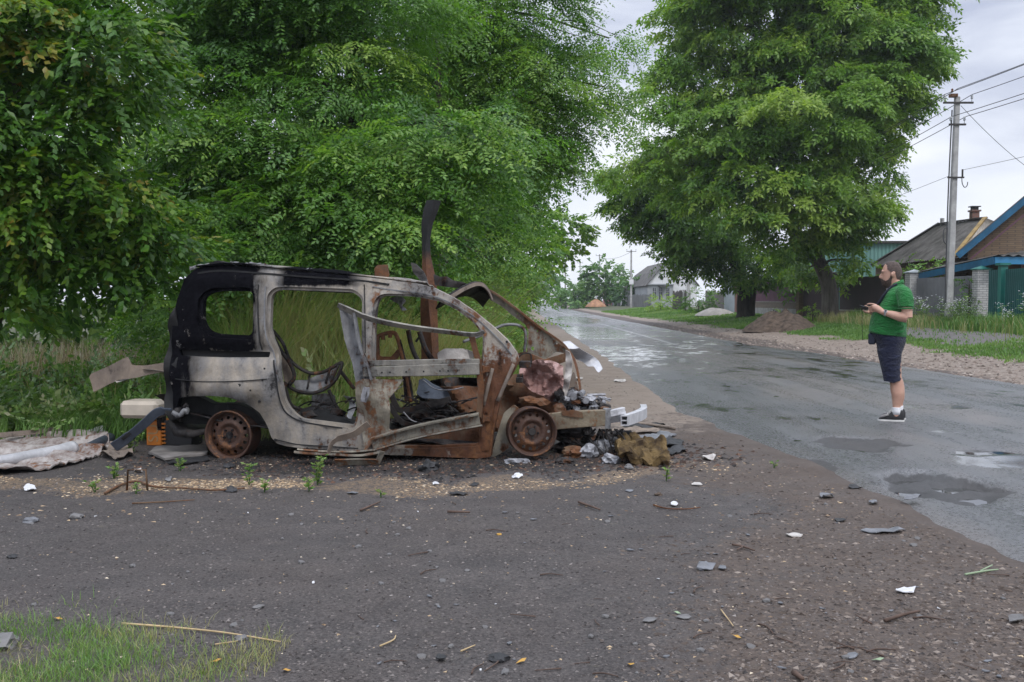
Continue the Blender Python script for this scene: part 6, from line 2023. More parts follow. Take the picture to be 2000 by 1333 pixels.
def mk_fence(name, label, a, b, mat, z0=0.42, z1=2.35, plinth=None, posts=3, pm=None, dep=0.022, base=None):
    a = np.array(a, float); b = np.array(b, float)
    r = empty(name, (a[0], a[1], z0), 0, label, 'fence')
    o = Vector(r.location)
    zz = z0
    if base:
        mb = MB(); mid = (a + b) / 2; an = math.atan2(b[1] - a[1], b[0] - a[0])
        mb.box((mid[0] - o.x, mid[1] - o.y, base / 2 - 0.05), (np.linalg.norm(b - a), 0.34, base + 0.1), an)
        mb.build('concrete_base', M_CONCW, r); zz += base
    if plinth:
        mb = MB(); mid = (a + b) / 2; an = math.atan2(b[1] - a[1], b[0] - a[0])
        mb.box((mid[0] - o.x, mid[1] - o.y, zz - z0 + plinth / 2 - 0.02), (np.linalg.norm(b - a), 0.26, plinth + 0.04), an)
        pl_ = mb.build('plinth', M_PBRICK, r); zz += plinth
        mb.v = [tuple(v.co) for v in pl_.data.vertices]
        mb2 = MB(); mb2.box((mid[0] - o.x, mid[1] - o.y, zz - z0 + 0.025), (np.linalg.norm(b - a), 0.32, 0.05), an)
        mb2.build('coping', M_SAND, r)
    s = sheet_fence('sheet', mat, a - np.array(o[:2]), b - np.array(o[:2]), zz - z0 + 0.02, z1 - z0, dep=dep, parent=r)
    mb = MB()
    for dz in (zz - z0 + 0.35, z1 - z0 - 0.3):
        mb.tube([(a[0] - o.x + .06, a[1] - o.y, dz), (b[0] - o.x + .06, b[1] - o.y, dz)], 0.025, 6); mbr = mb.build('rail', M_IRON, r); mb = MB()
    for k in range(posts):
        p = a + (b - a) * (k / max(1, posts - 1))
        mb = MB(); mb.box((p[0] - o.x + .09, p[1] - o.y, (z1 - z0) / 2 - .03), (.07, .07, z1 - z0)); mb.build('post', pm or M_IRON, r)
    return r


def pillar(label, X, Y, w, z1, mat, cap, z0=0.42):
    r = empty('brick_pillar', (X, Y, z0), 0, label, 'pillar', 'brick gate pillars')
    mb = MB(); mb.box((0, 0, (z1 - z0) / 2 - .05), (w, w, z1 - z0 + .1)); mb.build('shaft', mat, r)
    mb = MB(); h = w / 2 + .05; zt = z1 - z0
    mb.add([(-h, -h, zt), (h, -h, zt), (h, h, zt), (-h, h, zt), (-h, -h, zt + .03), (h, -h, zt + .03), (h, h, zt + .03), (-h, h, zt + .03), (0, 0, zt + .14)],
           [(3, 2, 1, 0), (0, 1, 5, 4), (1, 2, 6, 5), (2, 3, 7, 6), (3, 0, 4, 7), (4, 5, 8), (5, 6, 8), (6, 7, 8), (7, 4, 8)])
    mb.build('cap', cap, r)
    return r


# teal gates by the brick house
r = empty('metal_gate', (FX, yz(1957), 0.42), 0, 'dark teal ribbed metal gate at the right edge beside the white brick pillar', 'gate')
sheet_fence('gate_leaf', M_TEAL, (0.02, yz(1928) - yz(1957)), (0.02, 0.12), 0.05, 1.93, parent=r)
sheet_fence('gate_leaf', M_TEAL, (0.02, -0.12), (0.02, -7.5), 0.05, 1.93, parent=r)
mb = MB(); mb.box((0, 0, 1.0), (.22, .22, 2.1)); mb.build('gate_post', M_TEALP, r)
mb = MB(); mb.box((0, 0, 2.09), (.34, .34, .07)); mb.build('post_cap', M_TEALP, r)
pillar('white brick pillar with teal cap between grey fence and teal gate', FX + .05, yz(1912), .42, 2.38, M_WBRICK, M_TEALP)
pillar('white brick pillar just behind the man, between dark brown and grey fences', FX + .05, yz(1781), .50, 2.42, M_WBRICK, M_LSHEET)
mk_fence('metal_fence', 'grey ribbed sheet fence under the blue eave behind the concrete pole', (FX, yz(1788) - .05), (FX, yz(1903) + .1), M_GSHEET, 0.42, 2.2, posts=3)
mk_fence('metal_fence', 'long dark brown sheet fence behind the man and the leaning grey trunk', (FX, yz(1640)), (FX, yz(1776)), M_BSHEET, 0.42, 2.40, plinth=.45, posts=4)
mk_fence('metal_fence', 'nearly black sheet gate in the shade left of the leaning grey trunk', (FX, yz(1566)), (FX, yz(1640) + .2), M_BSHEET, 0.42, 2.5, posts=3)
mk_fence('metal_fence', 'plum coloured sheet fence on a brick plinth behind the brown earth mound', (FX, yz(1466)), (FX, yz(1564)), M_PSHEET, 0.42, 2.55, plinth=.35, base=.45, posts=4)
pillar('brown brick pillar right of the forked trunk at the end of the plum fence', FX, yz(1466) + .3, .45, 2.6, M_YBRICK, M_IRON)
pillar('red brick pillar left of the forked trunk beside the pale blue sheet', FX, yz(1443), .5, 2.75, M_RBRICK, M_IRON)
mk_fence('metal_fence', 'tall pale blue sheet fence panel left of the red brick pillar', (FX, yz(1414)), (FX, yz(1439)), M_LSHEET, 0.42, 2.7, posts=2)
pillar('dark brick pillar in the shade between plum fence and black gate', FX, yz(1566), .5, 2.6, M_YBRICK, M_IRON)


def picket(name, label, a, b, z0, h, mat, w=.11, gap=.02, seed=0, group=None):
    r_ = random.Random(seed)
    a = np.array(a, float); b = np.array(b, float)
    r = empty(name, (a[0], a[1], z0), 0, label, 'fence', group)
    L = np.linalg.norm(b - a); t = (b - a) / L; an = math.atan2(t[1], t[0])
    mb = MB(); s = 0
    while s < L:
        p = t * s; hh = h * r_.uniform(.9, 1.06)
        mb.box((p[0], p[1], hh / 2 - .05), (w, .025, hh + .1), an + r_.uniform(-.05, .05)); s += w + gap + r_.uniform(0, gap)
    for q in (.3, .8):
        m_ = t * L / 2; mb.box((m_[0] + .03, m_[1], h * q), (L, .04, .08), an)
    mb.build('pickets', mat, r)
    mb = MB()
    for k in range(3):
        p = t * L * k / 2; mb.box((p[0] + .06, p[1], h / 2), (.12, .12, h + .15)); mb.build('post', mat, r); mb = MB()
    return r


picket('picket_fence', 'grey wooden picket fence left of the pale blue sheet, half hidden by leaves', (FX, yz(1378)), (FX, yz(1412)), .42, 1.6, M_WOOD, seed=2)
picket('picket_fence', 'dark old wooden palisade by the square concrete posts left of the big trees', (FX - .7, 92), (FX - .55, 84.5), .42, 1.7, M_WOODD, .16, .02, 3)
for k, (X, Y, h, lab) in enumerate(((14.85, 84, 3.0, 'taller square concrete stub post at the end of the dark palisade'), (14.95, 86.5, 1.75, 'short square concrete stub post behind the taller stub post'))):
    r = empty('concrete_post', (X, Y, .42), 0, lab, 'post'); mb = MB(); mb.box((0, 0, h / 2), (.24, .24, h)); mb.build('shaft', M_CONC, r, bevel=.02)
    mb = MB(); mb.box((0, 0, h + .03), (.28, .28, .06)); mb.build('cap', M_CONC, r)
picket('picket_fence', 'long low grey board fence in front of the white house', (FX + .9, 162), (FX + .0, 112), .42, 1.55, M_GSHEET, .3, .01, 5)
picket('picket_fence', 'short blue painted fence section left of the low grey board fence', (FX + 1.6, 176), (FX + 1.0, 163), .42, 1.75, M_BLUEP, .3, .01, 6)

# ---- brick house with blue barge boards
def gable_house(name, label, x0, x1, y0, y1, zb, ze, xr, zr, mwall, mroof, mbarge, over=.45, parts=None, wave=True):
    """ridge along Y; the gable end looks towards -Y"""
    r = empty(name, (x0, y0, zb), 0, label, 'house')
    O = np.array((x0, y0, zb))
    zl = ze; zx = zr
    mb = MB()
    V = [(x0, y0, zb), (x1, y0, zb), (x1, y0, ze), (xr, y0, zr), (x0, y0, ze), (x0, y1, zb), (x1, y1, zb), (x1, y1, ze), (xr, y1, zr), (x0, y1, ze)]
    mb.add([np.array(v) - O for v in V], [(0, 1, 2, 3, 4), (9, 8, 7, 6, 5), (5, 0, 4, 9), (1, 6, 7, 2)])
    wall = mb.build('wall', mwall, r)
    sl = (zr - ze) / (xr - x0); sr = (zr - ze) / (x1 - xr)
    mb = MB()
    for sgn, xe, s in ((-1, x0 - over, sl), (1, x1 + over, sr)):
        ze_ = zr - s * abs(xe - xr)
        k = max(8, int((y1 - y0 + 2 * over) / .045)); Vr = []; Fr = []
        for i in range(k + 1):
            y = y0 - over + (y1 - y0 + 2 * over) * i / k
            dz = (.018 * math.sin(2 * math.pi * y / .18) if wave else 0)
            Vr += [np.array((xr, y, zr + .12 + dz)) - O, np.array((xe, y, ze_ + .12 + dz)) - O]
        for i in range(k): Fr.append((i * 2, i * 2 + 1, i * 2 + 3, i * 2 + 2) if sgn < 0 else (i * 2, i * 2 + 2, i * 2 + 3, i * 2 + 1))
        mb.add(Vr, Fr)
    roof = mb.build('roof', mroof, r)
    md = roof.modifiers.new('s', 'SOLIDIFY'); md.thickness = .03
    for sgn, xe, s in ((-1, x0 - over, sl), (1, x1 + over, sr)):
        ze_ = zr - s * abs(xe - xr)
        mb = MB(); mb.strip([np.array((xr, y0 - over + .03, zr - .05)) - O, np.array((xe, y0 - over + .03, ze_ - .05)) - O], (0, 0, 1), .24 if mbarge is not None else .1, .035)
        # soffit under the overhang
        mb.strip([np.array((xr, y0 - over / 2, zr + .02)) - O, np.array((xe, y0 - over / 2, ze_ + .02)) - O], (0, 1, 0), over * .9, .02)
        mb.build('bargeboard', mbarge, r)
    return r


YB = 38.0
bh = gable_house('brick_house', 'tan brick house gable with deep blue barge boards at the right edge', 17.35, 22.6, YB, YB + 5, .45, 3.4, 19.95, 5.75, M_YBRICK, M_SLATE, M_BLUEP, .35)
bh.rotation_euler.z = R(-25)
mb = MB(); mb.strip([(0.9 - .8, -.37, 2.46), (2.6, -.37, 4.72)], (0, 0, 1), .05, .03); mb.build('verge_strip', M_PSHEET, bh)
# lean-to roof with blue fascia along the fence
r = empty('lean_to', (FX + .2, 32.6, 2.3), 0, 'low lean-to roof with bright blue fascia above the grey fence and teal gate', 'lean-to')
A = np.array((FX + .15, 38.6, 2.28)); Bp = np.array((FX + .15, 32.5, 2.66)); Cc = np.array((20.5, 32.5, 2.66)); Dd = np.array((20.5, 38.6, 3.1)); O = np.array(r.location)
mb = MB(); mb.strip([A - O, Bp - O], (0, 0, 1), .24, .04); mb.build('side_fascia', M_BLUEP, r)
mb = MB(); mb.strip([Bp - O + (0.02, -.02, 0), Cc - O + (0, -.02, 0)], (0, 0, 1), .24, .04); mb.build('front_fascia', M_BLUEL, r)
V = []; F = []
k = 60
for i in range(k + 1):
    t = i / k
    p = Bp + (Cc - Bp) * t; q = A + (Dd - A) * t; dz = .03 * math.sin(i * 1.57)
    V += [p - O + (0, -.12, .16 + dz), q - O + (0, 0, .17 + dz + (.4 * t))]
for i in range(k): F.append((i * 2, i * 2 + 2, i * 2 + 3, i * 2 + 1))
o = mesh_obj('roof', V, F, M_SLATE, r)
mb = MB(); mb.box((1.2, .12, -.55), (.5, .05, 1.7)); mb.box((2.6, .4, -.3), (4, .05, 1.4)); mb.build('porch_wall', M_RBRICK, r)

# ---- the grey asbestos roofed house with yellow trim
r = empty('grey_house', (17, 38.4, .45), 0, 'house with mossy grey asbestos roof, yellow edged end and small chimney', 'house')
O = np.array((17, 38.4, .45))
e0, e1, r0, r1 = np.array((17.0, 38.4, 3.0)), np.array((17.0, 47.2, 2.95)), np.array((19.5, 41.2, 4.72)), np.array((19.5, 45.6, 4.80))
f0, f1 = np.array((22.0, 38.4, 3.0)), np.array((22.0, 47.2, 2.95))


def corr(name, mat, a, b, c, d, n=90, amp=.02, parent=None):
    """corrugated sheet: eave a->b, ridge d->c"""
    V = []; F = []
    nn = np.cross(b - a, d - a); nn = nn / np.linalg.norm(nn); nn = nn if nn[2] > 0 else -nn
    for i in range(n + 1):
        t = i / n; off = nn * amp * math.sin(i * math.pi / 2)
        V += [a + (b - a) * t + off - O, d + (c - d) * t + off - O]
    for i in range(n): F.append((i * 2, i * 2 + 2, i * 2 + 3, i * 2 + 1))
    return mesh_obj(name, V, F, mat, parent)


corr('roof', M_SLATE, e0, e1, r1, r0, 150, .02, r)
corr('roof_end', M_SLATEL, f0, e0, r0, r0 + (.05, 0, 0), 60, .03, r)
corr('roof_back', M_SLATE, f1, f0, r0, r1, 100, .02, r)
corr('roof_far_end', M_SLATE, e1, f1, r1 + (.05, 0, 0), r1, 60, .02, r)
mb = MB(); mb.strip([e0 - O + (-.05, -.05, .02), r0 - O + (0, 0, .06)], (0, 1, .3), .16, .05); mb.build('hip_trim', M_YEL, r)
mb = MB(); mb.strip([r0 - O + (0, 0, .05), r1 - O + (0, 0, .05)], (1, 0, 0), .22, .05); mb.strip([r1 - O + (0, 0, .05), e1 - O + (0, 0, .05)], (1, 0, 0), .18, .05); mb.build('ridge_cap', M_SLATE, r)
mb = MB(); mb.box((2.6, 4.6, 1.3), (4.8, 8.4, 2.5)); mb.build('wall', M_YBRICK, r)
mb = MB(); mb.box((2.75, 4.3, 4.38), (.30, .30, .65)); mb.box((2.75, 4.3, 4.72), (.40, .40, .07)); ch = mb.build('chimney', M_RBRICK, r)
mb = MB(); mb.box((2.75, 4.3, 4.82), (.24, .24, .12)); mb.box((2.75, 4.3, 4.90), (.40, .36, .04)); mb.build('chimney_hood', M_IRON, ch)
mb = MB(); mb.tube([(2.5, 6.9, 4.3), (2.5, 6.9, 4.62)], .09, 10); mb.build('vent_pipe', M_CONC, r)
# ---- green metal shed behind
r = empty('green_shed', (17.2, 57, .45), 0, 'tall green sheet metal shed standing behind the grey roofed house', 'shed')
sheet_fence('wall', M_GREENW, (0, 0), (6.6, 0), 0, 4.15, .22, .03, r)
sheet_fence('side_wall', M_GREENW, (0, 9), (0, 0), 0, 4.15, .22, .03, r)
mb = MB(); mb.box((3.3, -.06, 4.2), (6.9, .3, .12)); mb.build('eave_trim', M_IRON, r)
mb = MB(); mb.add([(-.1, -.2, 4.27), (6.8, -.2, 4.27), (6.8, 9, 4.5), (-.1, 9, 4.5)], [(0, 1, 2, 3)]); mb.build('roof', M_SLATE, r)

# ---- white house with gambrel roof in the distance
r = empty('white_house', (17.0, 125, .4), 0, 'white and grey house with steep dark grey roof and a small gable window', 'house')
W_, HL = 6.2, 23
xr = W_ / 2
prof = [(-.3, 2.7), (1.25, 4.55), (xr, 5.9), (W_ - 1.25, 4.55), (W_ + .3, 2.7)]
mb = MB()
mb.add([(0, 0, 2.85), (W_, 0, 2.85), (W_ - 1.3, 0, 4.5), (xr, 0, 5.75), (1.3, 0, 4.5)], [(0, 1, 2, 3, 4)]); mb.build('gable_wall', M_WWALL, r)
mb = MB(); mb.box2((0, .02, -.1), (W_ * .52, HL, 2.85)); mb.build('wall', M_GWALL, r)
mb = MB(); mb.box2((W_ * .52, .0, -.1), (W_, HL, 2.85)); mb.build('side_wall', M_WWALL, r)
V = []; F = []
for y in (-.35, HL):
    V += [(x, y, z) for x, z in prof]
for k in range(4): F.append((k, k + 1, k + 6, k + 5))
o = mesh_obj('roof', V, F, M_SLATE, r); md = o.modifiers.new('s', 'SOLIDIFY'); md.thickness = .1
mb = MB(); mb.box((1.6, -.12, 2.88), (3.4, .3, .12)); mb.build('cornice', M_GWALL, r)


def window(par, c, w, h, mf=M_WWALL, cross=True):
    mb = MB(); mb.box((c[0], c[1] - .02, c[2]), (w + .16, .06, h + .16)); f = mb.build('window', mf, par)
    mb = MB(); mb.box((c[0], c[1] - .055, c[2]), (w, .02, h)); mb.build('pane', M_GLASS, f)
    mb = MB(); mb.box((c[0], c[1] - .075, c[2]), (.05, .02, h)); mb.box((c[0], c[1] - .078, c[2] + h * .18), (w, .02, .05)); mb.build('glazing_bar', mf, f)


window(r, (3.3, 0, 3.95), .75, 1.2)
for x in (.85, 1.65, 2.55): window(r, (x, .02, 1.7), .38, 1.5, M_GWALL)
mb = MB(); mb.box((1.75, -.03, 3.7), (.42, .05, .42), 0, Matrix.Rotation(R(45), 3, 'Y')); mb.build('diamond_vent', M_GLASS, r)
mb = MB(); mb.box((1.9, -.5, 2.62), (1.0, 1.0, .1)); mb.build('canopy', M_SLATE, r)
r = empty('low_shed', (15.6, 165, .4), 0, 'low flat roofed white shed with pink end left of the white house', 'shed')
mb = MB(); mb.box2((1.1, 0, 0), (5.0, 6, 2.9)); mb.build('wall', M_WWALL, r)
mb = MB(); mb.box2((0.0, .01, 0), (1.1, 6, 2.9)); mb.build('end_wall', M_PINK, r)
mb = MB(); mb.box2((-.2, -.2, 2.9), (5.2, 6.2, 3.02)); mb.build('roof', M_CONCW, r)
r = empty('annex', (15.9, 139, .4), 0, 'small white lean-to annex joined to the left side of the white house', 'annex')
mb = MB(); mb.box2((0, 0, 0), (1.1, 7, 2.3)); mb.build('wall', M_WWALL, r)
mb = MB(); mb.box2((-.2, -.2, 2.3), (1.15, 7.2, 2.45)); mb.build('roof', M_SLATE, r)
window(r, (.5, 0, 1.4), .3, .9)

# ---- heaps
def heap(name, label, c, rx, ry, h, mat, seed, spiky=.12):
    V = []; F = []; n, m = 44, 18
    for i in range(m + 1):
        q = i / m
        for k in range(n):
            t = 2 * math.pi * k / n
            wob = 1 + .16 * vnoise(math.cos(t) * 2, math.sin(t) * 2, 1.1, seed)
            x = rx * q * wob * math.cos(t); y = ry * q * wob * math.sin(t)
            z = h * (1 - q ** 1.7) * (1 + spiky * float(fbm(x, y, 3.0, seed))) + spiky * .25 * float(fbm(x, y, 7, seed)) * (1 - q) - .04 * (q > .95)
            V.append((x, y, z))
    for i in range(m):
        for k in range(n):
            k2 = (k + 1) % n
            F.append((i * n + k, (i + 1) * n + k, (i + 1) * n + k2, i * n + k2))
    o = mesh_obj(name, V, F, mat, None, True, loc=c)
    return tag(o, label, name.replace('_', ' ').split()[-1])


heap('earth_mound', 'rough brown earth mound on the verge between the two big trees', (10.95, 40.2, .14), 1.45, 1.8, .80, M_EARTH, 3, .16)
heap('sand_heap', 'pale grey sand heap left of the forked trunk', (12.9, 63, .40), 1.25, 1.1, .48, M_SAND, 5, .06)
heap('sand_mound', 'orange sandy mound at the foot of the far thin pole', (12.1, 143, .35), 1.45, 1.4, .95, M_OSAND, 7, .15)

# ---- poles
def pole(name, label, X, Y, z0, h, lean, w0=.24, arms=2, detail=True, mat=None, group='utility poles along the road'):
    r = empty(name, (X, Y, z0), 0, label, 'pole', group)
    V = []
    for z, w in ((-.2, w0), (h, w0 * .7)):
        x = lean * z / h
        V += [(x - w / 2, -w / 2, z), (x + w / 2, -w / 2, z), (x + w / 2, w / 2, z), (x - w / 2, w / 2, z)]
    mb = MB(); mb.add(V, [(3, 2, 1, 0), (4, 5, 6, 7), (0, 1, 5, 4), (1, 2, 6, 5), (2, 3, 7, 6), (3, 0, 4, 7)])
    mb.build('shaft', mat or M_CONC, r, bevel=.02)
    for k in range(arms):
        z = h - .22 - .72 * k; L = (1.0, .56, .4)[k] if detail else 1.2
        x = lean * z / h
        mb = MB(); mb.box((x, -w0 * .45, z), (L, .06, .06)); arm_ = mb.build('crossarm', M_IRON, r)
        for s in (-1, 1):
            mb = MB(); xx = x + s * (L / 2 - .05)
            mb.tube([(xx, -w0 * .45, z), (xx, -w0 * .45, z + .16)], .012, 5)
            mb.lathe([(.001, .12), (.03, .13), (.045, .16), (.03, .19), (.045, .22), (.025, .26), (.001, .27)], (xx, -w0 * .45, z), (0, 0, 1), 10)
            mb.build('insulator', M_CERAM, arm_)
    return r


PZ = .42
PX, PY = 14.72, 33.6
p = pole('utility_pole', 'tall slightly leaning grey concrete utility pole beside the grey fence', PX, PY, PZ, 7.75, .17, .225, 2)
mb = MB(); mb.tube(spline([(-.12, -.02, .8), (-.10, -.05, 4.2), (-.02, -.06, 7.3)], 6), .022, 6); mb.build('riser_cable', M_WIRE, p)
mb = MB(); mb.box((.12, -.12, 5.05), (.55, .05, .05)); mb.tube(spline([(.32, -.12, 5.05), (.34, -.12, 4.85), (.42, -.12, 4.72), (.50, -.12, 4.78), (.52, -.12, 4.9)], 4), .014, 6); mb.tube([(.34, -.12, 5.05), (.34, -.12, 5.32)], .03, 6); mb.build('hook_bracket', M_IRON, p)
mb = MB(); mb.tube(spline([(-.14, -.10, 3.4), (-.24, -.10, 3.3), (-.24, -.10, 2.95), (-.13, -.10, 2.8)], 4), .018, 6); mb.build('cable_loop', M_WIRE, p)
mb = MB(); mb.box((0.03, -.02, 7.78), (.22, .22, .10)); mb.lathe([(.001, .05), (.03, .06), (.045, .1), (.03, .13), (.045, .16), (.001, .2)], (.0, 0, 7.83), (0, 0, 1), 10); mb.build('pole_top', M_RUST, p)
for k, (lab, px, Y, top, w) in enumerate((('grey concrete pole with a small box left of the white house', 1233, 121, 488, .26), ('thin pale concrete pole rising from the orange sandy mound', 1171, 158, 497, .24),
                                          ('weathered pole in front of the broad green garden tree', 1133, 205, 512, .24), ('dark wooden pole behind the smaller pale tree', 1104, 225, 528, .26), ('pale pole second from the vanishing point', 1083, 260, 534, .26),
                                          ('tallest pale pole near the vanishing point', 1062, 270, 530, .30), ('slim pole nearest the distant car', 1050, 290, 541, .28), ('slim pole left of the white signs, close to the car', 1046, 330, 541, .28))):
    q = at(px, top, Y)
    pp = pole('utility_pole', lab, q[0], Y, .3, q[2] - .3, 0.0, w, 1, False, M_WOODD if 'wooden' in lab else M_CONC)
    if k == 0:
        mb = MB(); mb.box((0, -.2, 3.2), (.5, .3, .6)); mb.build('meter_box', M_WWALL, pp)
# wires
def wire(label, a, b, sag, r_=.012):
    P_ = []
    for i in range(25):
        t = i / 24
        q = np.array(a) * (1 - t) + np.array(b) * t; q[2] -= sag * 4 * t * (1 - t); P_.append(q)
    mb = MB(); mb.tube(P_, r_, 5)
    return tag(mb.build('power_line', M_WIRE), label, 'wire', 'overhead wires on the concrete pole')


zt = PZ + 7.75
for k, (dx, dz, lab) in enumerate(((-.30, .05, 'upper wire on the top crossarm left end'), (.62, .05, 'upper wire on the top crossarm right end'), (-.05, -.68, 'lower wire on the second crossarm left side'), (.42, -.68, 'lower wire on the second crossarm right side'), (.15, .25, 'topmost wire on the tip of the tall pole'))):
    a = (PX + dx, PY - .1, zt + dz)
    wire(lab + ', running right', a, (PX + dx + .6, -8, zt + dz + .4), .55)
    wire(lab + ', running left into the tree', a, (PX + dx - .5, 80, zt + dz - .5), .75)
wire('thin service wire dropping right from the tall pole towards the brick house', (PX + .3, PY, zt - .3), (21.6, 37.8, 5.1), .35, .009)
wire('thin low wire leaving the hook bracket of the tall pole to the right', (PX + .35, PY - .1, PZ + 5.3), (PX + 1.2, -8, 6.4), .5, .007)
wire('thin low wire leaving the hook bracket of the tall pole to the left', (PX - .1, PY - .1, PZ + 5.1), (PX - .5, 80, 5.3), .6, .007)
wire('faint wire between the two nearest far poles', (14.5, 121, 7.2), (13.9, 158, 8.0), .5, .02)

# ---- distant car, signs
r = empty('parked_car', (4.15, 232, 0.02), R(4), 'tiny grey blue car far away where the road vanishes', 'car')
mb = MB(); mb.add([(-.85, -2, .3), (.85, -2, .3), (.85, 2, .3), (-.85, 2, .3), (-.85, -2, .95), (.85, -2, .95), (.85, 2, .9), (-.85, 2, .9), (-.68, -1.5, 1.5), (.68, -1.5, 1.5), (.68, .6, 1.5), (-.68, .6, 1.5)],
                  [(0, 3, 2, 1), (0, 1, 5, 4), (1, 2, 6, 5), (2, 3, 7, 6), (3, 0, 4, 7), (4, 5, 9, 8), (5, 6, 10, 9), (6, 7, 11, 10), (7, 4, 8, 11), (8, 9, 10, 11)]); mb.build('car_body', M_LSHEET, r)
mb = MB(); mb.box((0, -1.80, 1.22), (1.3, .03, .4), 0, Matrix.Rotation(R(-40), 3, 'X')); mb.build('windscreen', M_GLASS, r)
for x in (-.75, .75):
    for y in (-1.3, 1.3):
        mb = MB(); mb.lathe([(.001, -.1), (.32, -.1), (.32, .1), (.001, .1)], (x, y, .32), (1, 0, 0), 14); mb.build('wheel', M_SOOT, r)
for k, (px, py, Y, w, h, lab) in enumerate(((1046, 566, 215, 1.0, 1.4, 'small white roadside board nearest the distant car'), (1079, 566, 190, .9, 2.2, 'taller white roadside board among the far poles'), (1093, 564, 195, .35, 2.4, 'narrow white marker board right of the tall roadside board'))):
    q = at(px, py, Y)
    r = empty('sign_board', (q[0], q[1], .3), 0, lab, 'sign', 'white boards by the far road')
    mb = MB(); mb.box((0, 0, q[2] - .3), (w, .08, h)); mb.build('panel', M_WWALL, r)
    mb = MB(); mb.tube([(0, .08, -.1), (0, .08, q[2] - .3)], .06, 6); mb.build('post', M_IRON, r)

# ================================================================== THINGS LYING ON THE GROUND
def gp(px, py):
    """ground point under an image position"""
    z = 0.0
    for _ in range(4):
        q = gnd(px, py, z); z = float(gz(q[0], q[1]))
    return np.array((q[0], q[1], z))


def on_road(q): return q[0] > road_l(q[1]) + .05


def gp2(px, py):
    q = gp(px, py)
    if on_road(q): q = gnd(px, py, .02)
    return q


M_PLAS = simple_mat('white_plastic', (0.55, 0.55, 0.57), 0.5, 0, 0.2, 8)
M_GPLAS = simple_mat('grey_plastic', (0.14, 0.145, 0.16), 0.5, 0, 0.35, 9)
M_BPLAS = simple_mat('black_char', (0.018, 0.018, 0.02), 0.6, 0, 0.5, 9, 0.5)
M_MUST = simple_mat('mustard_foam', (0.125, 0.085, 0.038), 0.95, 0, 0.6, 9, 0.9, 0.2, (0.028, 0.018, 0.011))
M_BEIGE = simple_mat('beige_plastic', (0.46, 0.40, 0.33), 0.6, 0, 0.2, 5)
M_ORANGE = simple_mat('orange_plastic', (0.55, 0.17, 0.015), 0.5, 0, 0.35, 7)
M_STRAW = simple_mat('straw', (0.42, 0.31, 0.17), 0.8, 0, 0.3, 9)
M_TWIG = simple_mat('brown_twig', (0.085, 0.052, 0.038), 0.85, 0, 0.4, 12)
M_STONE = simple_mat('stone', (0.15, 0.145, 0.145), 0.85, 0, 0.4, 9, 0.4)
M_YLEAF = simple_mat('yellow_leaf', (0.45, 0.25, 0.04), 0.6)
M_GLEAF = simple_mat('pale_green_leaf', (0.25, 0.33, 0.20), 0.6)


def crumple(V, amp, sc, seed):
    V = np.array(V, float)
    for k in range(3):
        V[:, k] += amp * fbm(V[:, (k + 1) % 3] + seed, V[:, (k + 2) % 3] * 1.3 - seed, sc, seed + k * 7, 3)
    return V


def flat_scrap(name, label, cat, pts, mat, h=0.02, amp=0.02, sc=8.0, seed=0, thick=0.006, lift=None, group=None, step=0.04, an=1.0):
    """irregular piece of sheet lying on the ground; pts = outline in the picture (feet of the outline)"""
    W_ = [gp2(*p) for p in pts]
    c = np.mean(W_, 0)
    P2 = [(p[0] - c[0], p[1] - c[1]) for p in W_]
    loop = resample(P2, step); n = len(loop)
    O = np.array(loop); x0, y0 = O.min(0); x1, y1 = O.max(0)
    pts_ = [tuple(p) for p in loop]; ed = [(i, (i + 1) % n) for i in range(n)]
    g1, g2 = np.meshgrid(np.arange(x0 + step / 2, x1, step), np.arange(y0 + step / 2, y1, step))
    G = np.stack([g1.ravel(), g2.ravel()], 1)
    if len(G):
        G = G[in_poly(G, loop)]
        if len(G):
            dm = np.array([np.min(np.hypot(O[:, 0] - q[0], O[:, 1] - q[1])) for q in G]); G = G[dm > step * .4]
        pts_ += [tuple(q) for q in G]
    r = geometry.delaunay_2d_cdt([Vector(p) for p in pts_], ed, [], 0, 1e-6)
    V2 = np.array([tuple(v) for v in r[0]]); F = [tuple(f) for f in r[2]]
    C = np.array([V2[list(f)].mean(0) for f in F]); k = in_poly(C, loop); F = [f for f, q in zip(F, k) if q]
    z = gz(V2[:, 0] + c[0], V2[:, 1] + c[1]) - c[2] if not on_road(c) else np.zeros(len(V2))
    nz_ = np.abs(fbm(V2[:, 0] * an + seed, V2[:, 1], sc, seed, 3)) * amp
    z = z + h * .5 + nz_ + (np.array([lift(p[0], p[1]) for p in V2]) if lift else 0)
    V = np.column_stack([V2, z])
    o = mesh_obj(name, V, F, mat, None, False, loc=c)
    bm = bmesh.new(); bm.from_mesh(o.data)
    bmesh.ops.delete(bm, geom=[v for v in bm.verts if not v.link_faces], context='VERTS')
    bmesh.ops.recalc_face_normals(bm, faces=bm.faces); bm.to_mesh(o.data); bm.free()
    md = o.modifiers.new('s', 'SOLIDIFY'); md.thickness = thick; md.offset = 0
    return tag(o, label, cat, group)


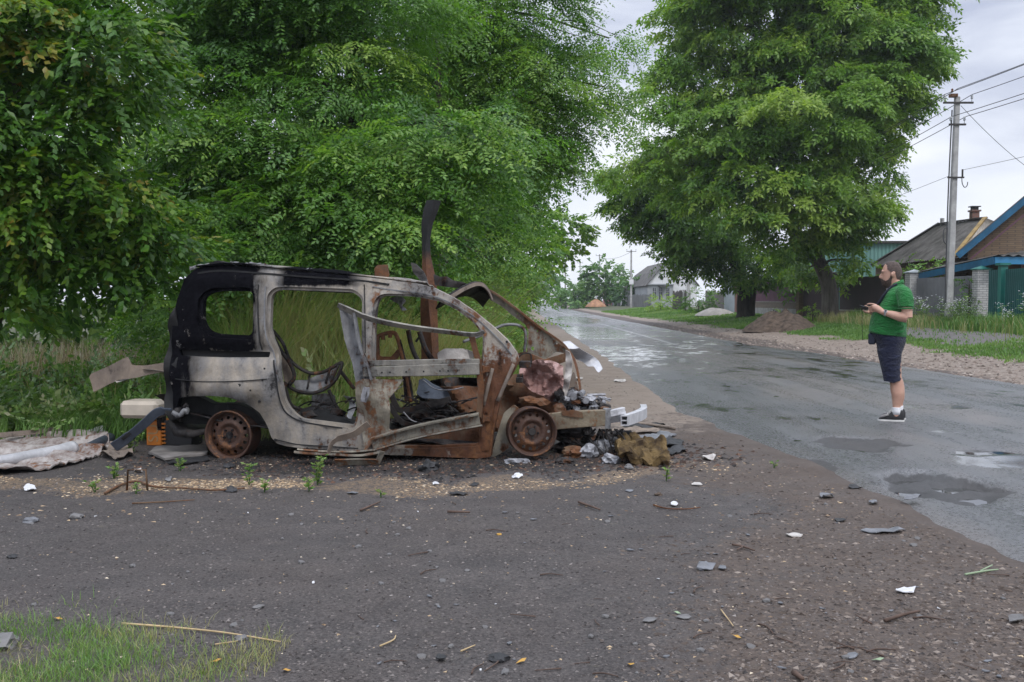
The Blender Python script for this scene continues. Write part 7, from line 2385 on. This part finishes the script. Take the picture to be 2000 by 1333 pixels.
# ---- the big whitened panel at the left
M_PANEL = burnt('burnt_panel', (0.40, 0.37, 0.35), (0.17, 0.13, 0.115), 0.36, 0.26, 0.25, 0.7, 0.1, sc=1.8)
a = gp(0, 905)
sp_ = empty('crumpled_sheet', a, 0, 'large crumpled whitened metal panel lying flat on the ground at the left edge', 'scrap panel')
o = flat_scrap('sheet', None, None, [(-150, 870), (0, 860), (70, 853), (150, 845), (196, 842), (210, 862), (215, 876), (196, 892), (150, 908), (90, 921), (0, 930), (-150, 945)], M_PANEL, .02, .085, 5.5, 3, .012, None, None, .04, .22)
o.parent = sp_; o.location = Vector(o.location) - Vector(a)
for k, (pp, rad) in enumerate((([(-90, 925), (0, 916), (60, 906), (110, 897), (142, 889)], .075), ([(165, 887), (185, 879), (215, 866)], .06))):
    mb = MB(); q = [gp(*p) - a + (0, 0, rad * .9) for p in pp]
    s_ = spline(q, 6)
    mb.tube(s_, [rad * (.55 + .35 * i / len(s_)) for i in range(len(s_))], 12)
    mb.build('rolled_edge', M_WHITE if k == 0 else M_BLUE, sp_, True)
mb = MB(); q0, q1 = gp(140, 858) - a, gp(206, 858) - a
mb.add([q0 + (0, 0, .03), q1 + (0, 0, .02), q1 + (-.02, .02, .14), q0 + (.28, .05, .13)], [(0, 1, 2, 3)])
o = mb.build('upturned_flap', M_WHITE, sp_); md = o.modifiers.new('s', 'SOLIDIFY'); md.thickness = .01
mb = MB(); q = [gp(*p) - a + (0, 0, .1) for p in ((-20, 872), (60, 864), (150, 852))]
mb.strip(spline(q, 5), (0, .4, 1), .05, .02); mb.build('torn_rib', M_TAN, sp_)
flat_scrap('scrap_sheet', 'brown and grey triangular sheet between the white panel and the blue beam', 'scrap', [(196, 895), (222, 874), (248, 874), (262, 892), (230, 902)], M_TAN, .03, .06, 4, 5)
flat_scrap('board', 'grey board lying flat on the ground left of the rear wheel', 'board', [(290, 890), (306, 878), (402, 876), (405, 892), (322, 903)], M_WOOD, .04, .012, 3, 6, .02)
flat_scrap('scrap_sheet', 'dark thin sheet tucked below the grey board beside the rear wheel', 'scrap', [(322, 906), (404, 893), (410, 902), (350, 912)], M_BPLAS, .02, .02, 5, 7)
for k, (pp, lab, hh) in enumerate((([(68, 760), (92, 752), (118, 762), (110, 776), (82, 774)], 'pale scrap sheet lying in the grass left of the hanging bumper sheet', .35), ([(158, 768), (172, 757), (188, 764), (180, 776)], 'small pale scrap in the grass below the hanging bumper sheet', .3), ([(262, 760), (280, 752), (300, 757), (290, 768)], 'small pale scrap in the grass right below the hanging bumper sheet', .3))):
    flat_scrap('scrap_sheet', lab, 'scrap', pp, M_PALE, hh * .6, .12, 3, 10 + k, .01)

# beige tub, orange battery
c = cp(284, 800, .62); q = np.array(CO) + CF * c[0] + CA * c[1]
r = empty('plastic_tub', (q[0], q[1], .30), -YAW, 'beige rounded plastic tub wedged behind the tail of the wreck', 'tub')
mb = MB(); mb.box((0, 0, .02), (.40, .30, .17)); mb.build('shell', M_BEIGE, r, bevel=.035)
mb = MB(); mb.box((0.14, .05, -.12), (.06, .10, .16)); mb.build('stub_leg', M_DARK, r, bevel=.01)
c = cp(342, 858, .75); q = np.array(CO) + CF * c[0] + CA * c[1]
zg = float(gz(q[0], q[1]))
r = empty('battery', (q[0], q[1], zg), -YAW, 'black battery case with an orange lettered end lying behind the rear wheel', 'battery')
mb = MB(); mb.box((.09, 0, .125), (.30, .24, .25)); mb.build('case', M_BPLAS, r, bevel=.012)
mb = MB(); mb.box((-.16, -.005, .125), (.16, .24, .25)); fr = mb.build('orange_end', M_ORANGE, r, bevel=.008)
mb = MB()
for k in range(6): mb.box((-.055, -.123, .03 + k * .038), (.04, .012, .018))
mb.build('vent_ribs', M_ORANGE, r)
cu = bpy.data.curves.new('letters', 'FONT'); cu.body = 'SU'; cu.size = .155; cu.extrude = .002; cu.align_x = 'CENTER'; cu.align_y = 'CENTER'
to = bpy.data.objects.new('letters', cu); COL.objects.link(to)
me = bpy.data.meshes.new_from_object(to.evaluated_get(bpy.context.evaluated_depsgraph_get())); bpy.data.objects.remove(to)
lo = bpy.data.objects.new('letters', me); me.materials.append(simple_mat('print_pale', (0.36, 0.22, 0.10), 0.7)); link(lo, fr)
lo.matrix_basis = Matrix.Translation((-.16, -.128, .125)) @ Matrix.Rotation(R(-90), 4, 'Y') @ Matrix.Rotation(R(90), 4, 'X')
mb = MB(); mb.strip(spline([(.17, -.13, .10), (.19, -.13, .22), (.26, -.12, .26), (.34, -.12, .28)], 5), (0, 0, 1), .045, .02)
mb.strip([(.18, -.13, .12), (.30, -.12, .20), (.36, -.12, .24)], (0, 0, 1), .02, .015); mb.build('carry_strap', M_ORANGE, r)

# ---- by the front of the wreck
def pile(name, label, cat, lst, mat, seed, n=2):
    c0 = gp(*lst[0][0])
    mb = MB()
    for i, (p, s) in enumerate(lst):
        q = gp(*p) - c0; lump(mb, (q[0], q[1], q[2] + s[2] * .55), s, seed + i, n)
    o = mb.build(name, mat, None, False, loc=c0)
    return tag(o, label, cat)


W3 = [(1205, 898), (1214, 878), (1235, 872), (1268, 880), (1296, 896), (1306, 914), (1280, 912), (1250, 910), (1212, 912)]
o = flat_scrap('foam_block', 'mustard brown crumpled slab of burnt seat foam in front of the bumper', 'foam', W3, M_MUST, .03, .10, 9, 21, .05, lambda x, y: .05 * math.cos(min(1.5, abs(y) * 3.5)) + .03 * math.sin(x * 14 + y * 5), None, .022)
o.modifiers['s'].thickness = .05
for k, (px, py, s, lab, mt) in enumerate(((1150, 893, (.09, .08, .07), 'lump of melted grey alloy at the left of the mustard foam', M_ALU), (1176, 884, (.10, .09, .075), 'larger melted grey lump touching the mustard foam', M_ALU), (1196, 905, (.08, .06, .05), 'curled melted grey strip in front of the mustard foam', M_ALU),
                                         (1120, 893, (.10, .08, .06), 'rusty crumpled chunk beside the front wheel', M_RUST), (1135, 868, (.12, .12, .09), 'rust brown crumpled lump under the chassis leg', M_RUST), (1100, 905, (.07, .07, .03), 'flat burnt lump on the ground right of the front wheel', M_DARK),
                                         (1010, 905, (.10, .05, .03), 'pale grey shred below the left side of the front wheel', M_ALU), (1228, 917, (.035, .035, .025), 'small grey ring shaped lump below the mustard foam', M_STONE), (838, 920, (.075, .06, .055), 'black charred ball on the ground below the front door', M_BPLAS))):
    q = gp(px, py); mb = MB(); lump(mb, (0, 0, s[2] * .5), s, 90 + k, 3)
    tag(mb.build('burnt_lump', mt, None, False, loc=q), lab, 'lump')
for k, (pp, lab) in enumerate((([(1190, 842), (1240, 838), (1290, 841), (1286, 847), (1200, 849)], 'rusty flat bar on the ground right of the bumper'), ([(1272, 866), (1308, 858), (1336, 864), (1330, 876), (1284, 877)], 'black tar like sheet on the ground beyond the mustard foam'),
                               ([(1240, 857), (1290, 848), (1322, 852), (1300, 860), (1256, 864)], 'dark wet plate on the ground behind the mustard foam'), ([(1296, 882), (1330, 874), (1340, 884), (1312, 892)], 'charred flake right of the mustard foam'),
                               ([(1216, 836), (1262, 830), (1300, 834), (1262, 839)], 'thin black strip beyond the rusty flat bar'))):
    flat_scrap('scrap_sheet', lab, 'scrap', pp, (M_TAN, M_BPLAS, M_GPLAS, M_BPLAS, M_BPLAS)[k], .015, .035, 7, 30 + k)
mb = MB(); q = [gp(1222, 834) + (0, 0, .05), gp(1268, 835) + (0, 0, .03), gp(1318, 841) + (0, 0, .02)]
tag(mb and (mb.tube(spline(q, 5), .018, 7), mb.build('rusty_rod', M_TAN, None, True))[1], 'brown rod lying past the bumper towards the road', 'rod')

# ---- scattered individual scraps
S = [((60, 957), (30, 12), M_PLAS, 'white torn plastic piece on the tan litter at far left', 'scrap'), ((270, 922), (22, 8), M_PALE, 'pale pink foam piece between wire legs, below the grey board', 'scrap'), ((330, 938), (16, 10), M_STONE, 'grey block near the rusty wire, below the rear wheel', 'scrap'),
     ((1008, 933), (26, 10), M_PLAS, 'clear white plastic wrapper below the front wheel', 'wrapper'), ((851, 947), (14, 8), M_PLAS, 'small white lump on soot below the front door', 'scrap'), ((1385, 897), (30, 12), M_PALE, 'bent grey metal scrap on the dirt right of the mustard foam', 'scrap'),
     ((1770, 1156), (46, 16), M_PLAS, 'white crumpled plastic scrap on the brown dirt near the road', 'scrap'), ((1380, 1110), (44, 16), M_GPLAS, 'dark grey pointed plastic shard on the gravel', 'shard'), ((1412, 1112), (18, 10), M_GPLAS, 'little shard touching the dark grey pointed shard', 'shard'),
     ((1725, 1040), (92, 9), M_GPLAS, 'long dark grey strip on the dirt by the tyre track', 'strip'), ((1613, 972), (34, 9), M_GPLAS, 'flat grey plate near the road edge', 'scrap'), ((1670, 953), (32, 8), M_BPLAS, 'black curled scrap at the very edge of the asphalt', 'scrap'),
     ((1706, 985), (22, 7), M_GPLAS, 'blue grey shard next to the asphalt edge', 'shard'), ((1985, 1216), (40, 14), M_STONE, 'pale grey plate cut by the right edge', 'scrap'), ((1665, 1283), (26, 14), M_GPLAS, 'blue grey shard near the bottom right', 'shard'),
     ((862, 1290), (26, 12), M_BPLAS, 'dark shard near the bottom left of the black stone', 'shard'), ((1270, 1214), (34, 10), M_STONE, 'light grey flake on the gravel at bottom centre right', 'flake'), ((1335, 1207), (32, 10), M_STONE, 'light grey flake beside a green leaf', 'flake'),
     ((895, 967), (44, 6), M_BPLAS, 'thin black strip below the charred ball', 'strip'), ((927, 948), (22, 8), M_BPLAS, 'oval black flake left of the white wrapper', 'flake'), ((1230, 960), (18, 7), M_GPLAS, 'dark flake under the mustard foam on the dirt', 'flake'),
     ((1362, 948), (26, 7), M_PALE, 'pale bent strip left of a twig on the dirt', 'strip'), ((1316, 988), (16, 9), M_PLAS, 'small white shard on the dirt right of the weed', 'shard'), ((690, 795 + 170), (26, 5), M_GPLAS, 'thin grey flake below the tall weed', 'flake'),
     ((447, 912), (26, 9), M_BPLAS, 'black curled scrap right below the rear wheel', 'scrap'), ((770, 890), (20, 9), M_ALU, 'shiny white foil scrap under the door bottom', 'foil'), ((450, 960), (34, 8), M_BPLAS, 'dark clod at the right end of the rusty wire', 'clod'),
     ((1780, 978), (40, 6), M_GPLAS, 'thin grey scrap on the dirt beside the big pothole', 'scrap'), ((1552, 1048), (40, 9), M_PALE, 'light bent strip with a kink on the dirt', 'strip'), ((1640, 1018), (24, 9), M_BPLAS, 'rusty black leaf like scrap on the dirt', 'scrap'),
     ((1125, 742), (40, 6), M_PALE, 'pale flat strip on the shoulder beyond the torn wing', 'strip'), ((1210, 745), (30, 5), M_PALE, 'pale strip on the sandy shoulder behind the engine', 'strip')]
rr_ = random.Random(99)
for k, ((px, py), (w, h), mt, lab, cat) in enumerate(S):
    n = 7; pts = []
    for i in range(n):
        t = 2 * math.pi * i / n + rr_.uniform(-.25, .25); e = rr_.uniform(.65, 1.1)
        pts.append((px + w / 2 * e * math.cos(t), py + h / 2 * e * math.sin(t)))
    wm = w * gp2(px, py)[1] / FPX
    flat_scrap('strip' if cat == 'strip' else 'scrap_piece', lab, cat, pts, mt, .008, wm * (.10 if cat in ('strip', 'flake') else .26), 10, 200 + k, .004, None, None, max(.012, wm / 7))
for k, (px, py, s, lab, mt) in enumerate(((972, 1291, .026, 'black flat stone near the bottom centre', M_BPLAS), (505, 1205 - 17, .016, 'dark pebble beside grass patch', M_STONE), (470, 1250, .018, 'grey pebble next to the long dry stem', M_STONE), (1285, 968, .020, 'brown clod on the dirt below the mustard foam', M_EARTH),
                                         (24, 1090, .018, 'black pebble near the left edge', M_BPLAS), (150, 1012, .03, 'grey broken stone at the left', M_STONE), (60, 1020, .03, 'dark broken stone at far left', M_GPLAS), (0, 1262, .05, 'grey stone at the left border of the grass patch', M_STONE), (975, 1045, .010, 'yellow pebble on the dark gravel', M_YLEAF))):
    q = gp(px, py); mb = MB(); lump(mb, (0, 0, s * .35), (s * 1.5, s * 1.2, s * .7), 300 + k, 2)
    tag(mb.build('stone', mt, None, False, loc=q), lab, 'stone')
for k, (px, py, mt, lab) in enumerate(((1437, 1247, M_YLEAF, 'orange yellow fallen leaf on the gravel right of centre'), (1320, 1200, M_GLEAF, 'pale green leaf beside a light grey flake'), (1714, 1293, M_GLEAF, 'pale green leaf near the bottom right'), (1018, 1296, M_YLEAF, 'yellow leaf near the black stone'), (420, 1296, M_YLEAF, 'yellow leaf below the grass patch'), (112, 1212, M_YLEAF, 'orange leaf above the grass patch'), (557, 1314, M_YLEAF, 'yellow leaf at the bottom edge'), (1232, 1302, M_YLEAF, 'yellowish leaf at the bottom near centre'))):
    q = gp(px, py); L = .024
    V = [(-L, 0, .004), (-L * .3, -L * .45, .012), (L * .4, -L * .35, .010), (L, 0, .018), (L * .4, L * .35, .016), (-L * .3, L * .45, .008)]
    a_ = rr_.uniform(0, 6); V = [(x * math.cos(a_) - y * math.sin(a_), x * math.sin(a_) + y * math.cos(a_), z) for x, y, z in V]
    tag(mesh_obj('leaf', V, [(0, 1, 2, 3), (0, 3, 4, 5)], mt, None, False, loc=q), lab, 'leaf')


def stick(name, label, cat, pts, r_, mat, group=None, lift=.006, forks=()):
    q = [gp2(*p) for p in pts]; c = q[0]
    mb = MB(); mb.tube(spline([p - c + (0, 0, r_ + lift) for p in q], 4), list(np.linspace(r_, r_ * .6, (len(q) - 1) * 4 + 1)), 6)
    for f in forks:
        qq = [gp2(*p) - c + (0, 0, r_ + lift + .004) for p in f]; mb.tube(spline(qq, 3), r_ * .6, 5)
    o = mb.build(name, mat, None, True, loc=c)
    return tag(o, label, cat, group)


stick('dry_stem', 'long straw coloured dry stem lying right of the grass patch', 'stem', [(238, 1223), (330, 1230), (430, 1240), (500, 1251), (548, 1259)], .005, M_STRAW)
stick('dry_stem', 'short dry stem below the long stem', 'stem', [(420, 1264), (465, 1257)], .004, M_STRAW)
stick('dry_stem', 'kinked pale straw at the bottom centre left', 'stem', [(742, 1267), (768, 1255), (773, 1246)], .004, M_STRAW)
stick('dry_stem', 'pale straw right of the kinked straw', 'stem', [(900, 1277), (928, 1265)], .004, M_STRAW)
stick('dry_stem', 'thin straw lying at the bottom right of centre', 'stem', [(1408, 1195), (1432, 1227)], .0035, M_STRAW)
stick('twig', 'forked green twig on the dirt near the road at right', 'twig', [(1885, 1127), (1925, 1120), (1950, 1117)], .006, M_GLEAF, forks=[[(1915, 1121), (1938, 1110)]])
stick('stick', 'brown stick on the dirt at lower right', 'stick', [(1728, 1219), (1765, 1207), (1796, 1200)], .009, M_TWIG)
stick('stick', 'dark stick cut by the bottom edge right of centre', 'stick', [(1550, 1322), (1568, 1336)], .012, M_TWIG)
stick('twig', 'brown forked twig on the gravel right of centre', 'twig', [(1430, 1068), (1450, 1072), (1474, 1080)], .007, M_TWIG, forks=[[(1452, 1073), (1440, 1080)]])
stick('rusty_wire', 'long rusty wire lying below the rear wheel', 'wire', [(205, 968), (240, 950), (270, 945), (300, 955), (360, 958), (420, 962), (478, 958)], .010, M_RUST)
stick('rusty_wire', 'thin rusty wire on the tan litter left of the tall weed', 'wire', [(258, 987), (320, 984), (380, 980)], .006, M_RUST)
stick('stick', 'reddish stick at the left of the second litter patch', 'stick', [(704, 1001), (725, 992), (742, 984)], .008, M_TWIG)
stick('stick', 'reddish stick on the second litter patch', 'stick', [(874, 1004), (918, 1005)], .009, M_TWIG)
stick('stick', 'short brown stick below the white wrapper', 'stick', [(1130, 985), (1172, 1000)], .009, M_TWIG)
stick('rusty_wire', 'curved rusty wire on the dirt right of the weed', 'wire', [(1276, 990), (1302, 997), (1340, 998), (1368, 995)], .006, M_RUST)
# wire trestle poking up
c = gp(262, 960)
mb = MB()
for q in ([(248, 948), 0.0, (250, 930), .16, (285, 930), .16, (287, 952), 0.0],):
    p0 = gp(248, 958) - c; p1 = gp(288, 958) - c
    mb.tube([p0, p0 + (.01, 0, .15), p1 + (-.01, 0, .15), p1], .008, 6)
tag(mb.build('wire_trestle', M_RUST, None, True, loc=c), 'small rusty wire frame standing on the litter below the grey board', 'frame')

# twigs and shards that nothing tells apart
rr_ = random.Random(5)
def dirt_px():
    while True:
        px, py = rr_.uniform(700, 1980), rr_.uniform(960, 1325)
        q = gp(px, py)
        if q[0] < road_l(q[1]) - .15: return px, py, q


proto = None
for k in range(46):
    px, py, q = dirt_px()
    if proto is None:
        mb = MB(); mb.tube(spline([(-.06, 0, .006), (-.01, .008, .010), (.06, -.006, .006)], 3), [.004, .0038, .0036, .0034, .003, .0026, .002], 5)
        o = mb.build('twig', M_TWIG, None, True); proto = o
    else:
        o = proto.copy(); COL.objects.link(o)
    o.location = q; o.rotation_euler = (0, 0, rr_.uniform(0, 6.28)); s = rr_.uniform(.35, 1.1); o.scale = (s, s, s)
    tag(o, 'tiny brown twig lying loose on the gravel and dirt', 'twig', 'tiny twigs on the dirt')
for mt, lab, cnt, grp in ((M_GPLAS, 'tiny flat blue grey flake lying on the dirt', 44, 'tiny grey flakes'), (M_PLAS, 'tiny whitish chip lying on the gravel', 12, 'tiny whitish chips'), (M_STONE, 'small grey pebble lying on the gravel', 60, 'small grey pebbles')):
    base = None
    for k in range(cnt):
        if 'flake' in lab: px, py, q = dirt_px()
        else:
            px, py = rr_.uniform(0, 1990), rr_.uniform(985, 1328); q = gp(px, py)
            if q[0] > road_l(q[1]) - .1 or ground_masks(np.array([q[0]]), np.array([q[1]]))[2][0] > .2: continue
        if base is None:
            if 'pebble' in lab:
                mb = MB(); lump(mb, (0, 0, .006), (.020, .016, .011), 400, 1); o = mb.build('pebble', mt)
            else:
                V = []
                for i in range(6):
                    t = 2 * math.pi * i / 6; e = rr_.uniform(.5, 1.1); V.append((.022 * e * math.cos(t), .013 * e * math.sin(t), .004 + .008 * rr_.random()))
                mb = MB(); mb.add(V + [(x, y, z - .004) for x, y, z in V], [tuple(range(6)), tuple(range(11, 5, -1))] + [(i, i + 6, (i + 1) % 6 + 6, (i + 1) % 6) for i in range(6)])
                o = mb.build('flake' if 'flake' in lab else 'chip', mt)
            base = o
        else:
            o = base.copy(); COL.objects.link(o)
        s = rr_.uniform(.4, 1.15) * (.7 if mt is M_PLAS else 1)
        o.location = q; o.rotation_euler = (rr_.uniform(-.15, .15), rr_.uniform(-.15, .15), rr_.uniform(0, 6.28)); o.scale = (s, s, s)
        tag(o, lab, lab.split()[-4] if False else o.name.split('.')[0], grp)

# ---- weeds
def weed(label, px, py, h, n, seed, mat):
    r_ = np.random.default_rng(seed)
    c = gp(px, py)
    r = empty('weed', c, 0, label, 'weed')
    mb = MB(); P = []; D = []
    for k in range(n):
        t = np.array((r_.normal(0, .22), r_.normal(0, .22), 1)); t = unit(t)
        hh = h * r_.uniform(.6, 1.0)
        mb.tube([(0, 0, -.01), tuple(t * hh * .5), tuple(t * hh)], [.004, .003, .0015], 5)
        m_ = int(16 * hh / .25)
        for j in range(m_):
            s = hh * (j + 1) / m_; P.append(t * s); a_ = j * 2.4 + r_.uniform(-.3, .3); D.append((math.cos(a_), math.sin(a_), .35))
    mb.build('stem', mat, r)
    tpl = [np.array(rhomb((0, 0, 0), (1, 0, 0), (0, 1, 0), .05, .02) + rhomb((0.01, 0, 0), unit((1, .8, 0)), (0, 0, 1), .03, .012) + rhomb((.01, 0, 0), unit((1, -.8, .1)), (0, .3, 1), .03, .012))]
    V, T = spread_sprays(r_, tpl, np.array(P), np.array(D), (.6, 1.2), .4)
    np_mesh('leaves', V, 4, mat, r, np.clip(T + .15, 0, .99))


for k, (px, py, h, n, lab) in enumerate(((620, 948, .24, 5, 'tallest bright green weed growing in the soot in front of the wreck'), (604, 960, .10, 4, 'low weed at the foot of the tallest weed'), (352, 920, .10, 4, 'small weed left below the rear wheel'), (488, 925, .09, 3, 'little weed right below the rear wheel'), (487, 948, .11, 3, 'thin weed between rear wheel and tallest weed'), (516, 962, .10, 4, 'spreading weed on the litter left of the tallest weed'),
                                        (1301, 940, .11, 4, 'small bright weed on the dirt under the mustard foam'), (186, 962, .09, 4, 'grassy weed on the litter at left'), (222, 935, .12, 6, 'leafy weed under the blue beam'), (266, 965, .08, 3, 'weed beside the rusty wire frame'), (744, 972, .05, 3, 'tiny weed between the two litter patches'), (1512, 1115 - 200, .06, 3, 'small weed at the broken asphalt edge'), (255, 885, .22, 7, 'leafy weed clump between blue beam and orange battery'), (385, 868, .12, 5, 'weed growing in front of the battery strap'))):
    weed(lab, px, py, h, n, 500 + k, M_GR)
# white flowering weeds at the fence
proto = None
r_ = np.random.default_rng(44)
for k in range(15):
    Y = r_.uniform(27.5, 37); X = FX - r_.uniform(.3, 1.1)
    if proto is None:
        rt_ = empty('flowering_weed', (0, 0, 0))
        mb = MB(); P = []; D = []; FP = []
        for q in range(7):
            t = unit((r_.normal(0, .3), r_.normal(0, .3), 1)); hh = r_.uniform(.7, 1.1)
            mb.tube([(0, 0, 0), tuple(t * hh * .5), tuple(t * hh)], [.010, .008, .004], 4)
            for j in range(14): P.append(t * hh * (j + 1) / 14); a_ = j * 2.4; D.append((math.cos(a_), math.sin(a_), .2))
            for j in range(5): FP.append(t * hh + r_.normal(0, .07, 3))
        mb.build('stem', M_GR, rt_)
        V, T = spread_sprays(r_, S_BUSH[:2], np.array(P), np.array(D), (.3, .55), .5); np_mesh('leaves', V, 4, M_GR, rt_, T)
        mb = MB()
        for p_ in FP: lump(mb, p_, (.022, .022, .012), 3, 1)
        mb.build('blossom', M_PLAS, rt_); proto = rt_; o = rt_
    else:
        o = proto.copy(); COL.objects.link(o)
        for ch in proto.children:
            c_ = ch.copy(); COL.objects.link(c_); c_.parent = o
    s = r_.uniform(.6, 1.1)
    o.location = (X, Y, float(gz(X, Y))); o.rotation_euler = (0, 0, r_.uniform(0, 6.28)); o.scale = (s, s, s)
    tag(o, 'tall weed with small white flowers in front of the right hand fence', 'weed', 'flowering weeds at the fence')

# ---- loose grit, straw litter and char (too many to count)
def chips(name, label, n, region, mat, size, seed, flat=.35, elong=1.6, tmean=.5):
    r_ = np.random.default_rng(seed)
    XY = region(r_, n); n = len(XY)
    z = gz(XY[:, 0], XY[:, 1])
    s = size[0] + (size[1] - size[0]) * r_.random(n) ** 2.2
    a = r_.uniform(0, 6.28, n); ca, sa = np.cos(a), np.sin(a)
    # tetra like grains: base triangle and apex, 3 visible faces
    bx = np.stack([np.ones(n) * elong, -np.ones(n) * .6 * elong, -np.ones(n) * .4], 1) * s[:, None] * r_.uniform(.7, 1.3, (n, 3)); by = np.stack([np.zeros(n), np.ones(n) * .9, -np.ones(n)], 1) * s[:, None] * r_.uniform(.7, 1.3, (n, 3))
    X = XY[:, :1] + bx * ca[:, None] - by * sa[:, None]; Y = XY[:, 1:] + bx * sa[:, None] + by * ca[:, None]
    Bv = np.stack([X, Y, np.repeat(z[:, None] + .0005, 3, 1)], 2)
    A = np.stack([XY[:, 0] + r_.normal(0, .3, n) * s, XY[:, 1] + r_.normal(0, .3, n) * s, z + s * flat * 2 * r_.uniform(.5, 1.4, n)], 1)
    V = np.zeros((n, 9, 3))
    for k in range(3):
        V[:, k * 3] = Bv[:, k]; V[:, k * 3 + 1] = Bv[:, (k + 1) % 3]; V[:, k * 3 + 2] = A
    o = np_mesh(name, V.reshape(-1, 3), 3, mat, None, np.repeat(np.clip(r_.normal(tmean, .25, n), .01, .99), 9))
    return tag(o, label, name.split('_')[-1], kind='stuff')


def grit_mat(name, cols, rough=.85):
    m, g, b = new_mat(name)
    g.set(b, 'Base Color', g.ramp(g.attr('tint'), *[(i / (len(cols) - 1), q) for i, q in enumerate(cols)]))
    b.inputs['Roughness'].default_value = rough
    return m


def px_region(x0, x1, y0, y1, w=None, road_ok=False):
    def f(r_, n):
        # even in the ground plane, denser towards the camera so that it reads evenly in the picture
        Y = 1.0 / r_.uniform(1 / y1, 1 / y0, n); X = r_.uniform(x0, x1, n) * np.clip(Y / 6.0, .5, 2.2)
        k = X < road_l(Y) - .06
        if w is not None: k &= r_.random(n) < w(X, Y)
        return np.stack([X[k], Y[k]], 1)
    return f


GM = ground_masks
M_GRIT = grit_mat('grit', [(0.024, 0.020, 0.019), (0.078, 0.066, 0.062), (0.15, 0.13, 0.12), (0.24, 0.215, 0.20)])
M_LITT = grit_mat('straw_litter', [(0.10, 0.06, 0.035), (0.26, 0.175, 0.10), (0.42, 0.31, 0.19), (0.55, 0.47, 0.36)])
M_CHAR = grit_mat('char', [(0.006, 0.006, 0.007), (0.02, 0.017, 0.016), (0.05, 0.028, 0.02), (0.10, 0.05, 0.03)])
M_DIRT = grit_mat('dirt_crumbs', [(0.03, 0.022, 0.018), (0.075, 0.055, 0.043), (0.14, 0.11, 0.09), (0.24, 0.20, 0.17)])
chips('loose_gravel', 'loose dark gravel over the foreground', 42000, px_region(-4.2, 3.2, 3.1, 12, lambda X, Y: (1 - GM(X, Y)[0]) * (1 - .8 * GM(X, Y)[2])), M_GRIT, (.0022, .010), 1, .3, 1.3, .30)
chips('dirt_crumbs', 'brown crumbs of dirt and bark along the road side', 34000, px_region(-.6, 3.4, 3.1, 26, lambda X, Y: np.clip(GM(X, Y)[5] + GM(X, Y)[6], 0, 1) * (1 - GM(X, Y)[0])), M_DIRT, (.0025, .014), 2, .3, 1.8, .42)
chips('straw_litter', 'tan chips and straw litter strewn before the wreck', 70000, px_region(-4.5, 2.6, 6.2, 10.5, lambda X, Y: np.clip(GM(X, Y)[3] * 1.0 * (0.35 + .9 * fbm(X, Y, 1.6, 61)) + .10 * GM(X, Y)[4] + .012, 0, 1) * (1 - GM(X, Y)[0])), M_LITT, (.004, .013), 3, .25, 2.0, .45)
chips('pale_chips', 'sparse pale chips over the gravel', 420, px_region(-4.0, 3.2, 3.2, 9), M_LITT, (.003, .009), 4, .3, 1.8, .62)
chips('char_flakes', 'black char and rust flakes under and around the wreck', 16000, px_region(-4.0, 1.8, 7.6, 10.3, lambda X, Y: np.clip(GM(X, Y)[4] * 1.2, 0, 1)), M_CHAR, (.005, .028), 5, .35, 1.5, .4)
chips('front_litter', 'burnt crumbs and rust in front of the bumper', 7000, px_region(.0, 2.2, 8.0, 11.0, lambda X, Y: np.exp(-((X - 1.0) / .6) ** 2 - ((Y - 9.1) / .75) ** 2)), M_CHAR, (.006, .03), 6, .35, 1.8, .6)


def sand_region(r_, n):
    Y = 1.0 / r_.uniform(1 / 60, 1 / 13, n); X = road_r(Y) + r_.uniform(-.15, 2.9, n)
    return np.stack([X, Y], 1)


chips('sand_crumbs', 'clods and crumbs on the sandy shoulder across the road', 9000, sand_region, grit_mat('sand_clods', [(0.06, 0.045, 0.036), (0.13, 0.10, 0.08), (0.24, 0.19, 0.16), (0.36, 0.31, 0.27)]), (.008, .045), 8, .3, 1.6, .5)


# ================================================================== AIR
m_haze = bpy.data.materials.new('haze_air'); m_haze.use_nodes = True
t = m_haze.node_tree
for n in list(t.nodes):
    if n.type == 'BSDF_PRINCIPLED': t.nodes.remove(n)
pv = t.nodes.new('ShaderNodeVolumePrincipled')
pv.inputs['Color'].default_value = (0.86, 0.92, 1.0, 1); pv.inputs['Density'].default_value = 0.0004; pv.inputs['Anisotropy'].default_value = 0.2
t.links.new(pv.outputs[0], t.nodes['Material Output'].inputs['Volume'])
mb = MB(); mb.box2((-520, -80, -2.0), (520, 830, 17.0))
hz_o = mb.build('haze', m_haze)
tag(hz_o, kind='stuff')
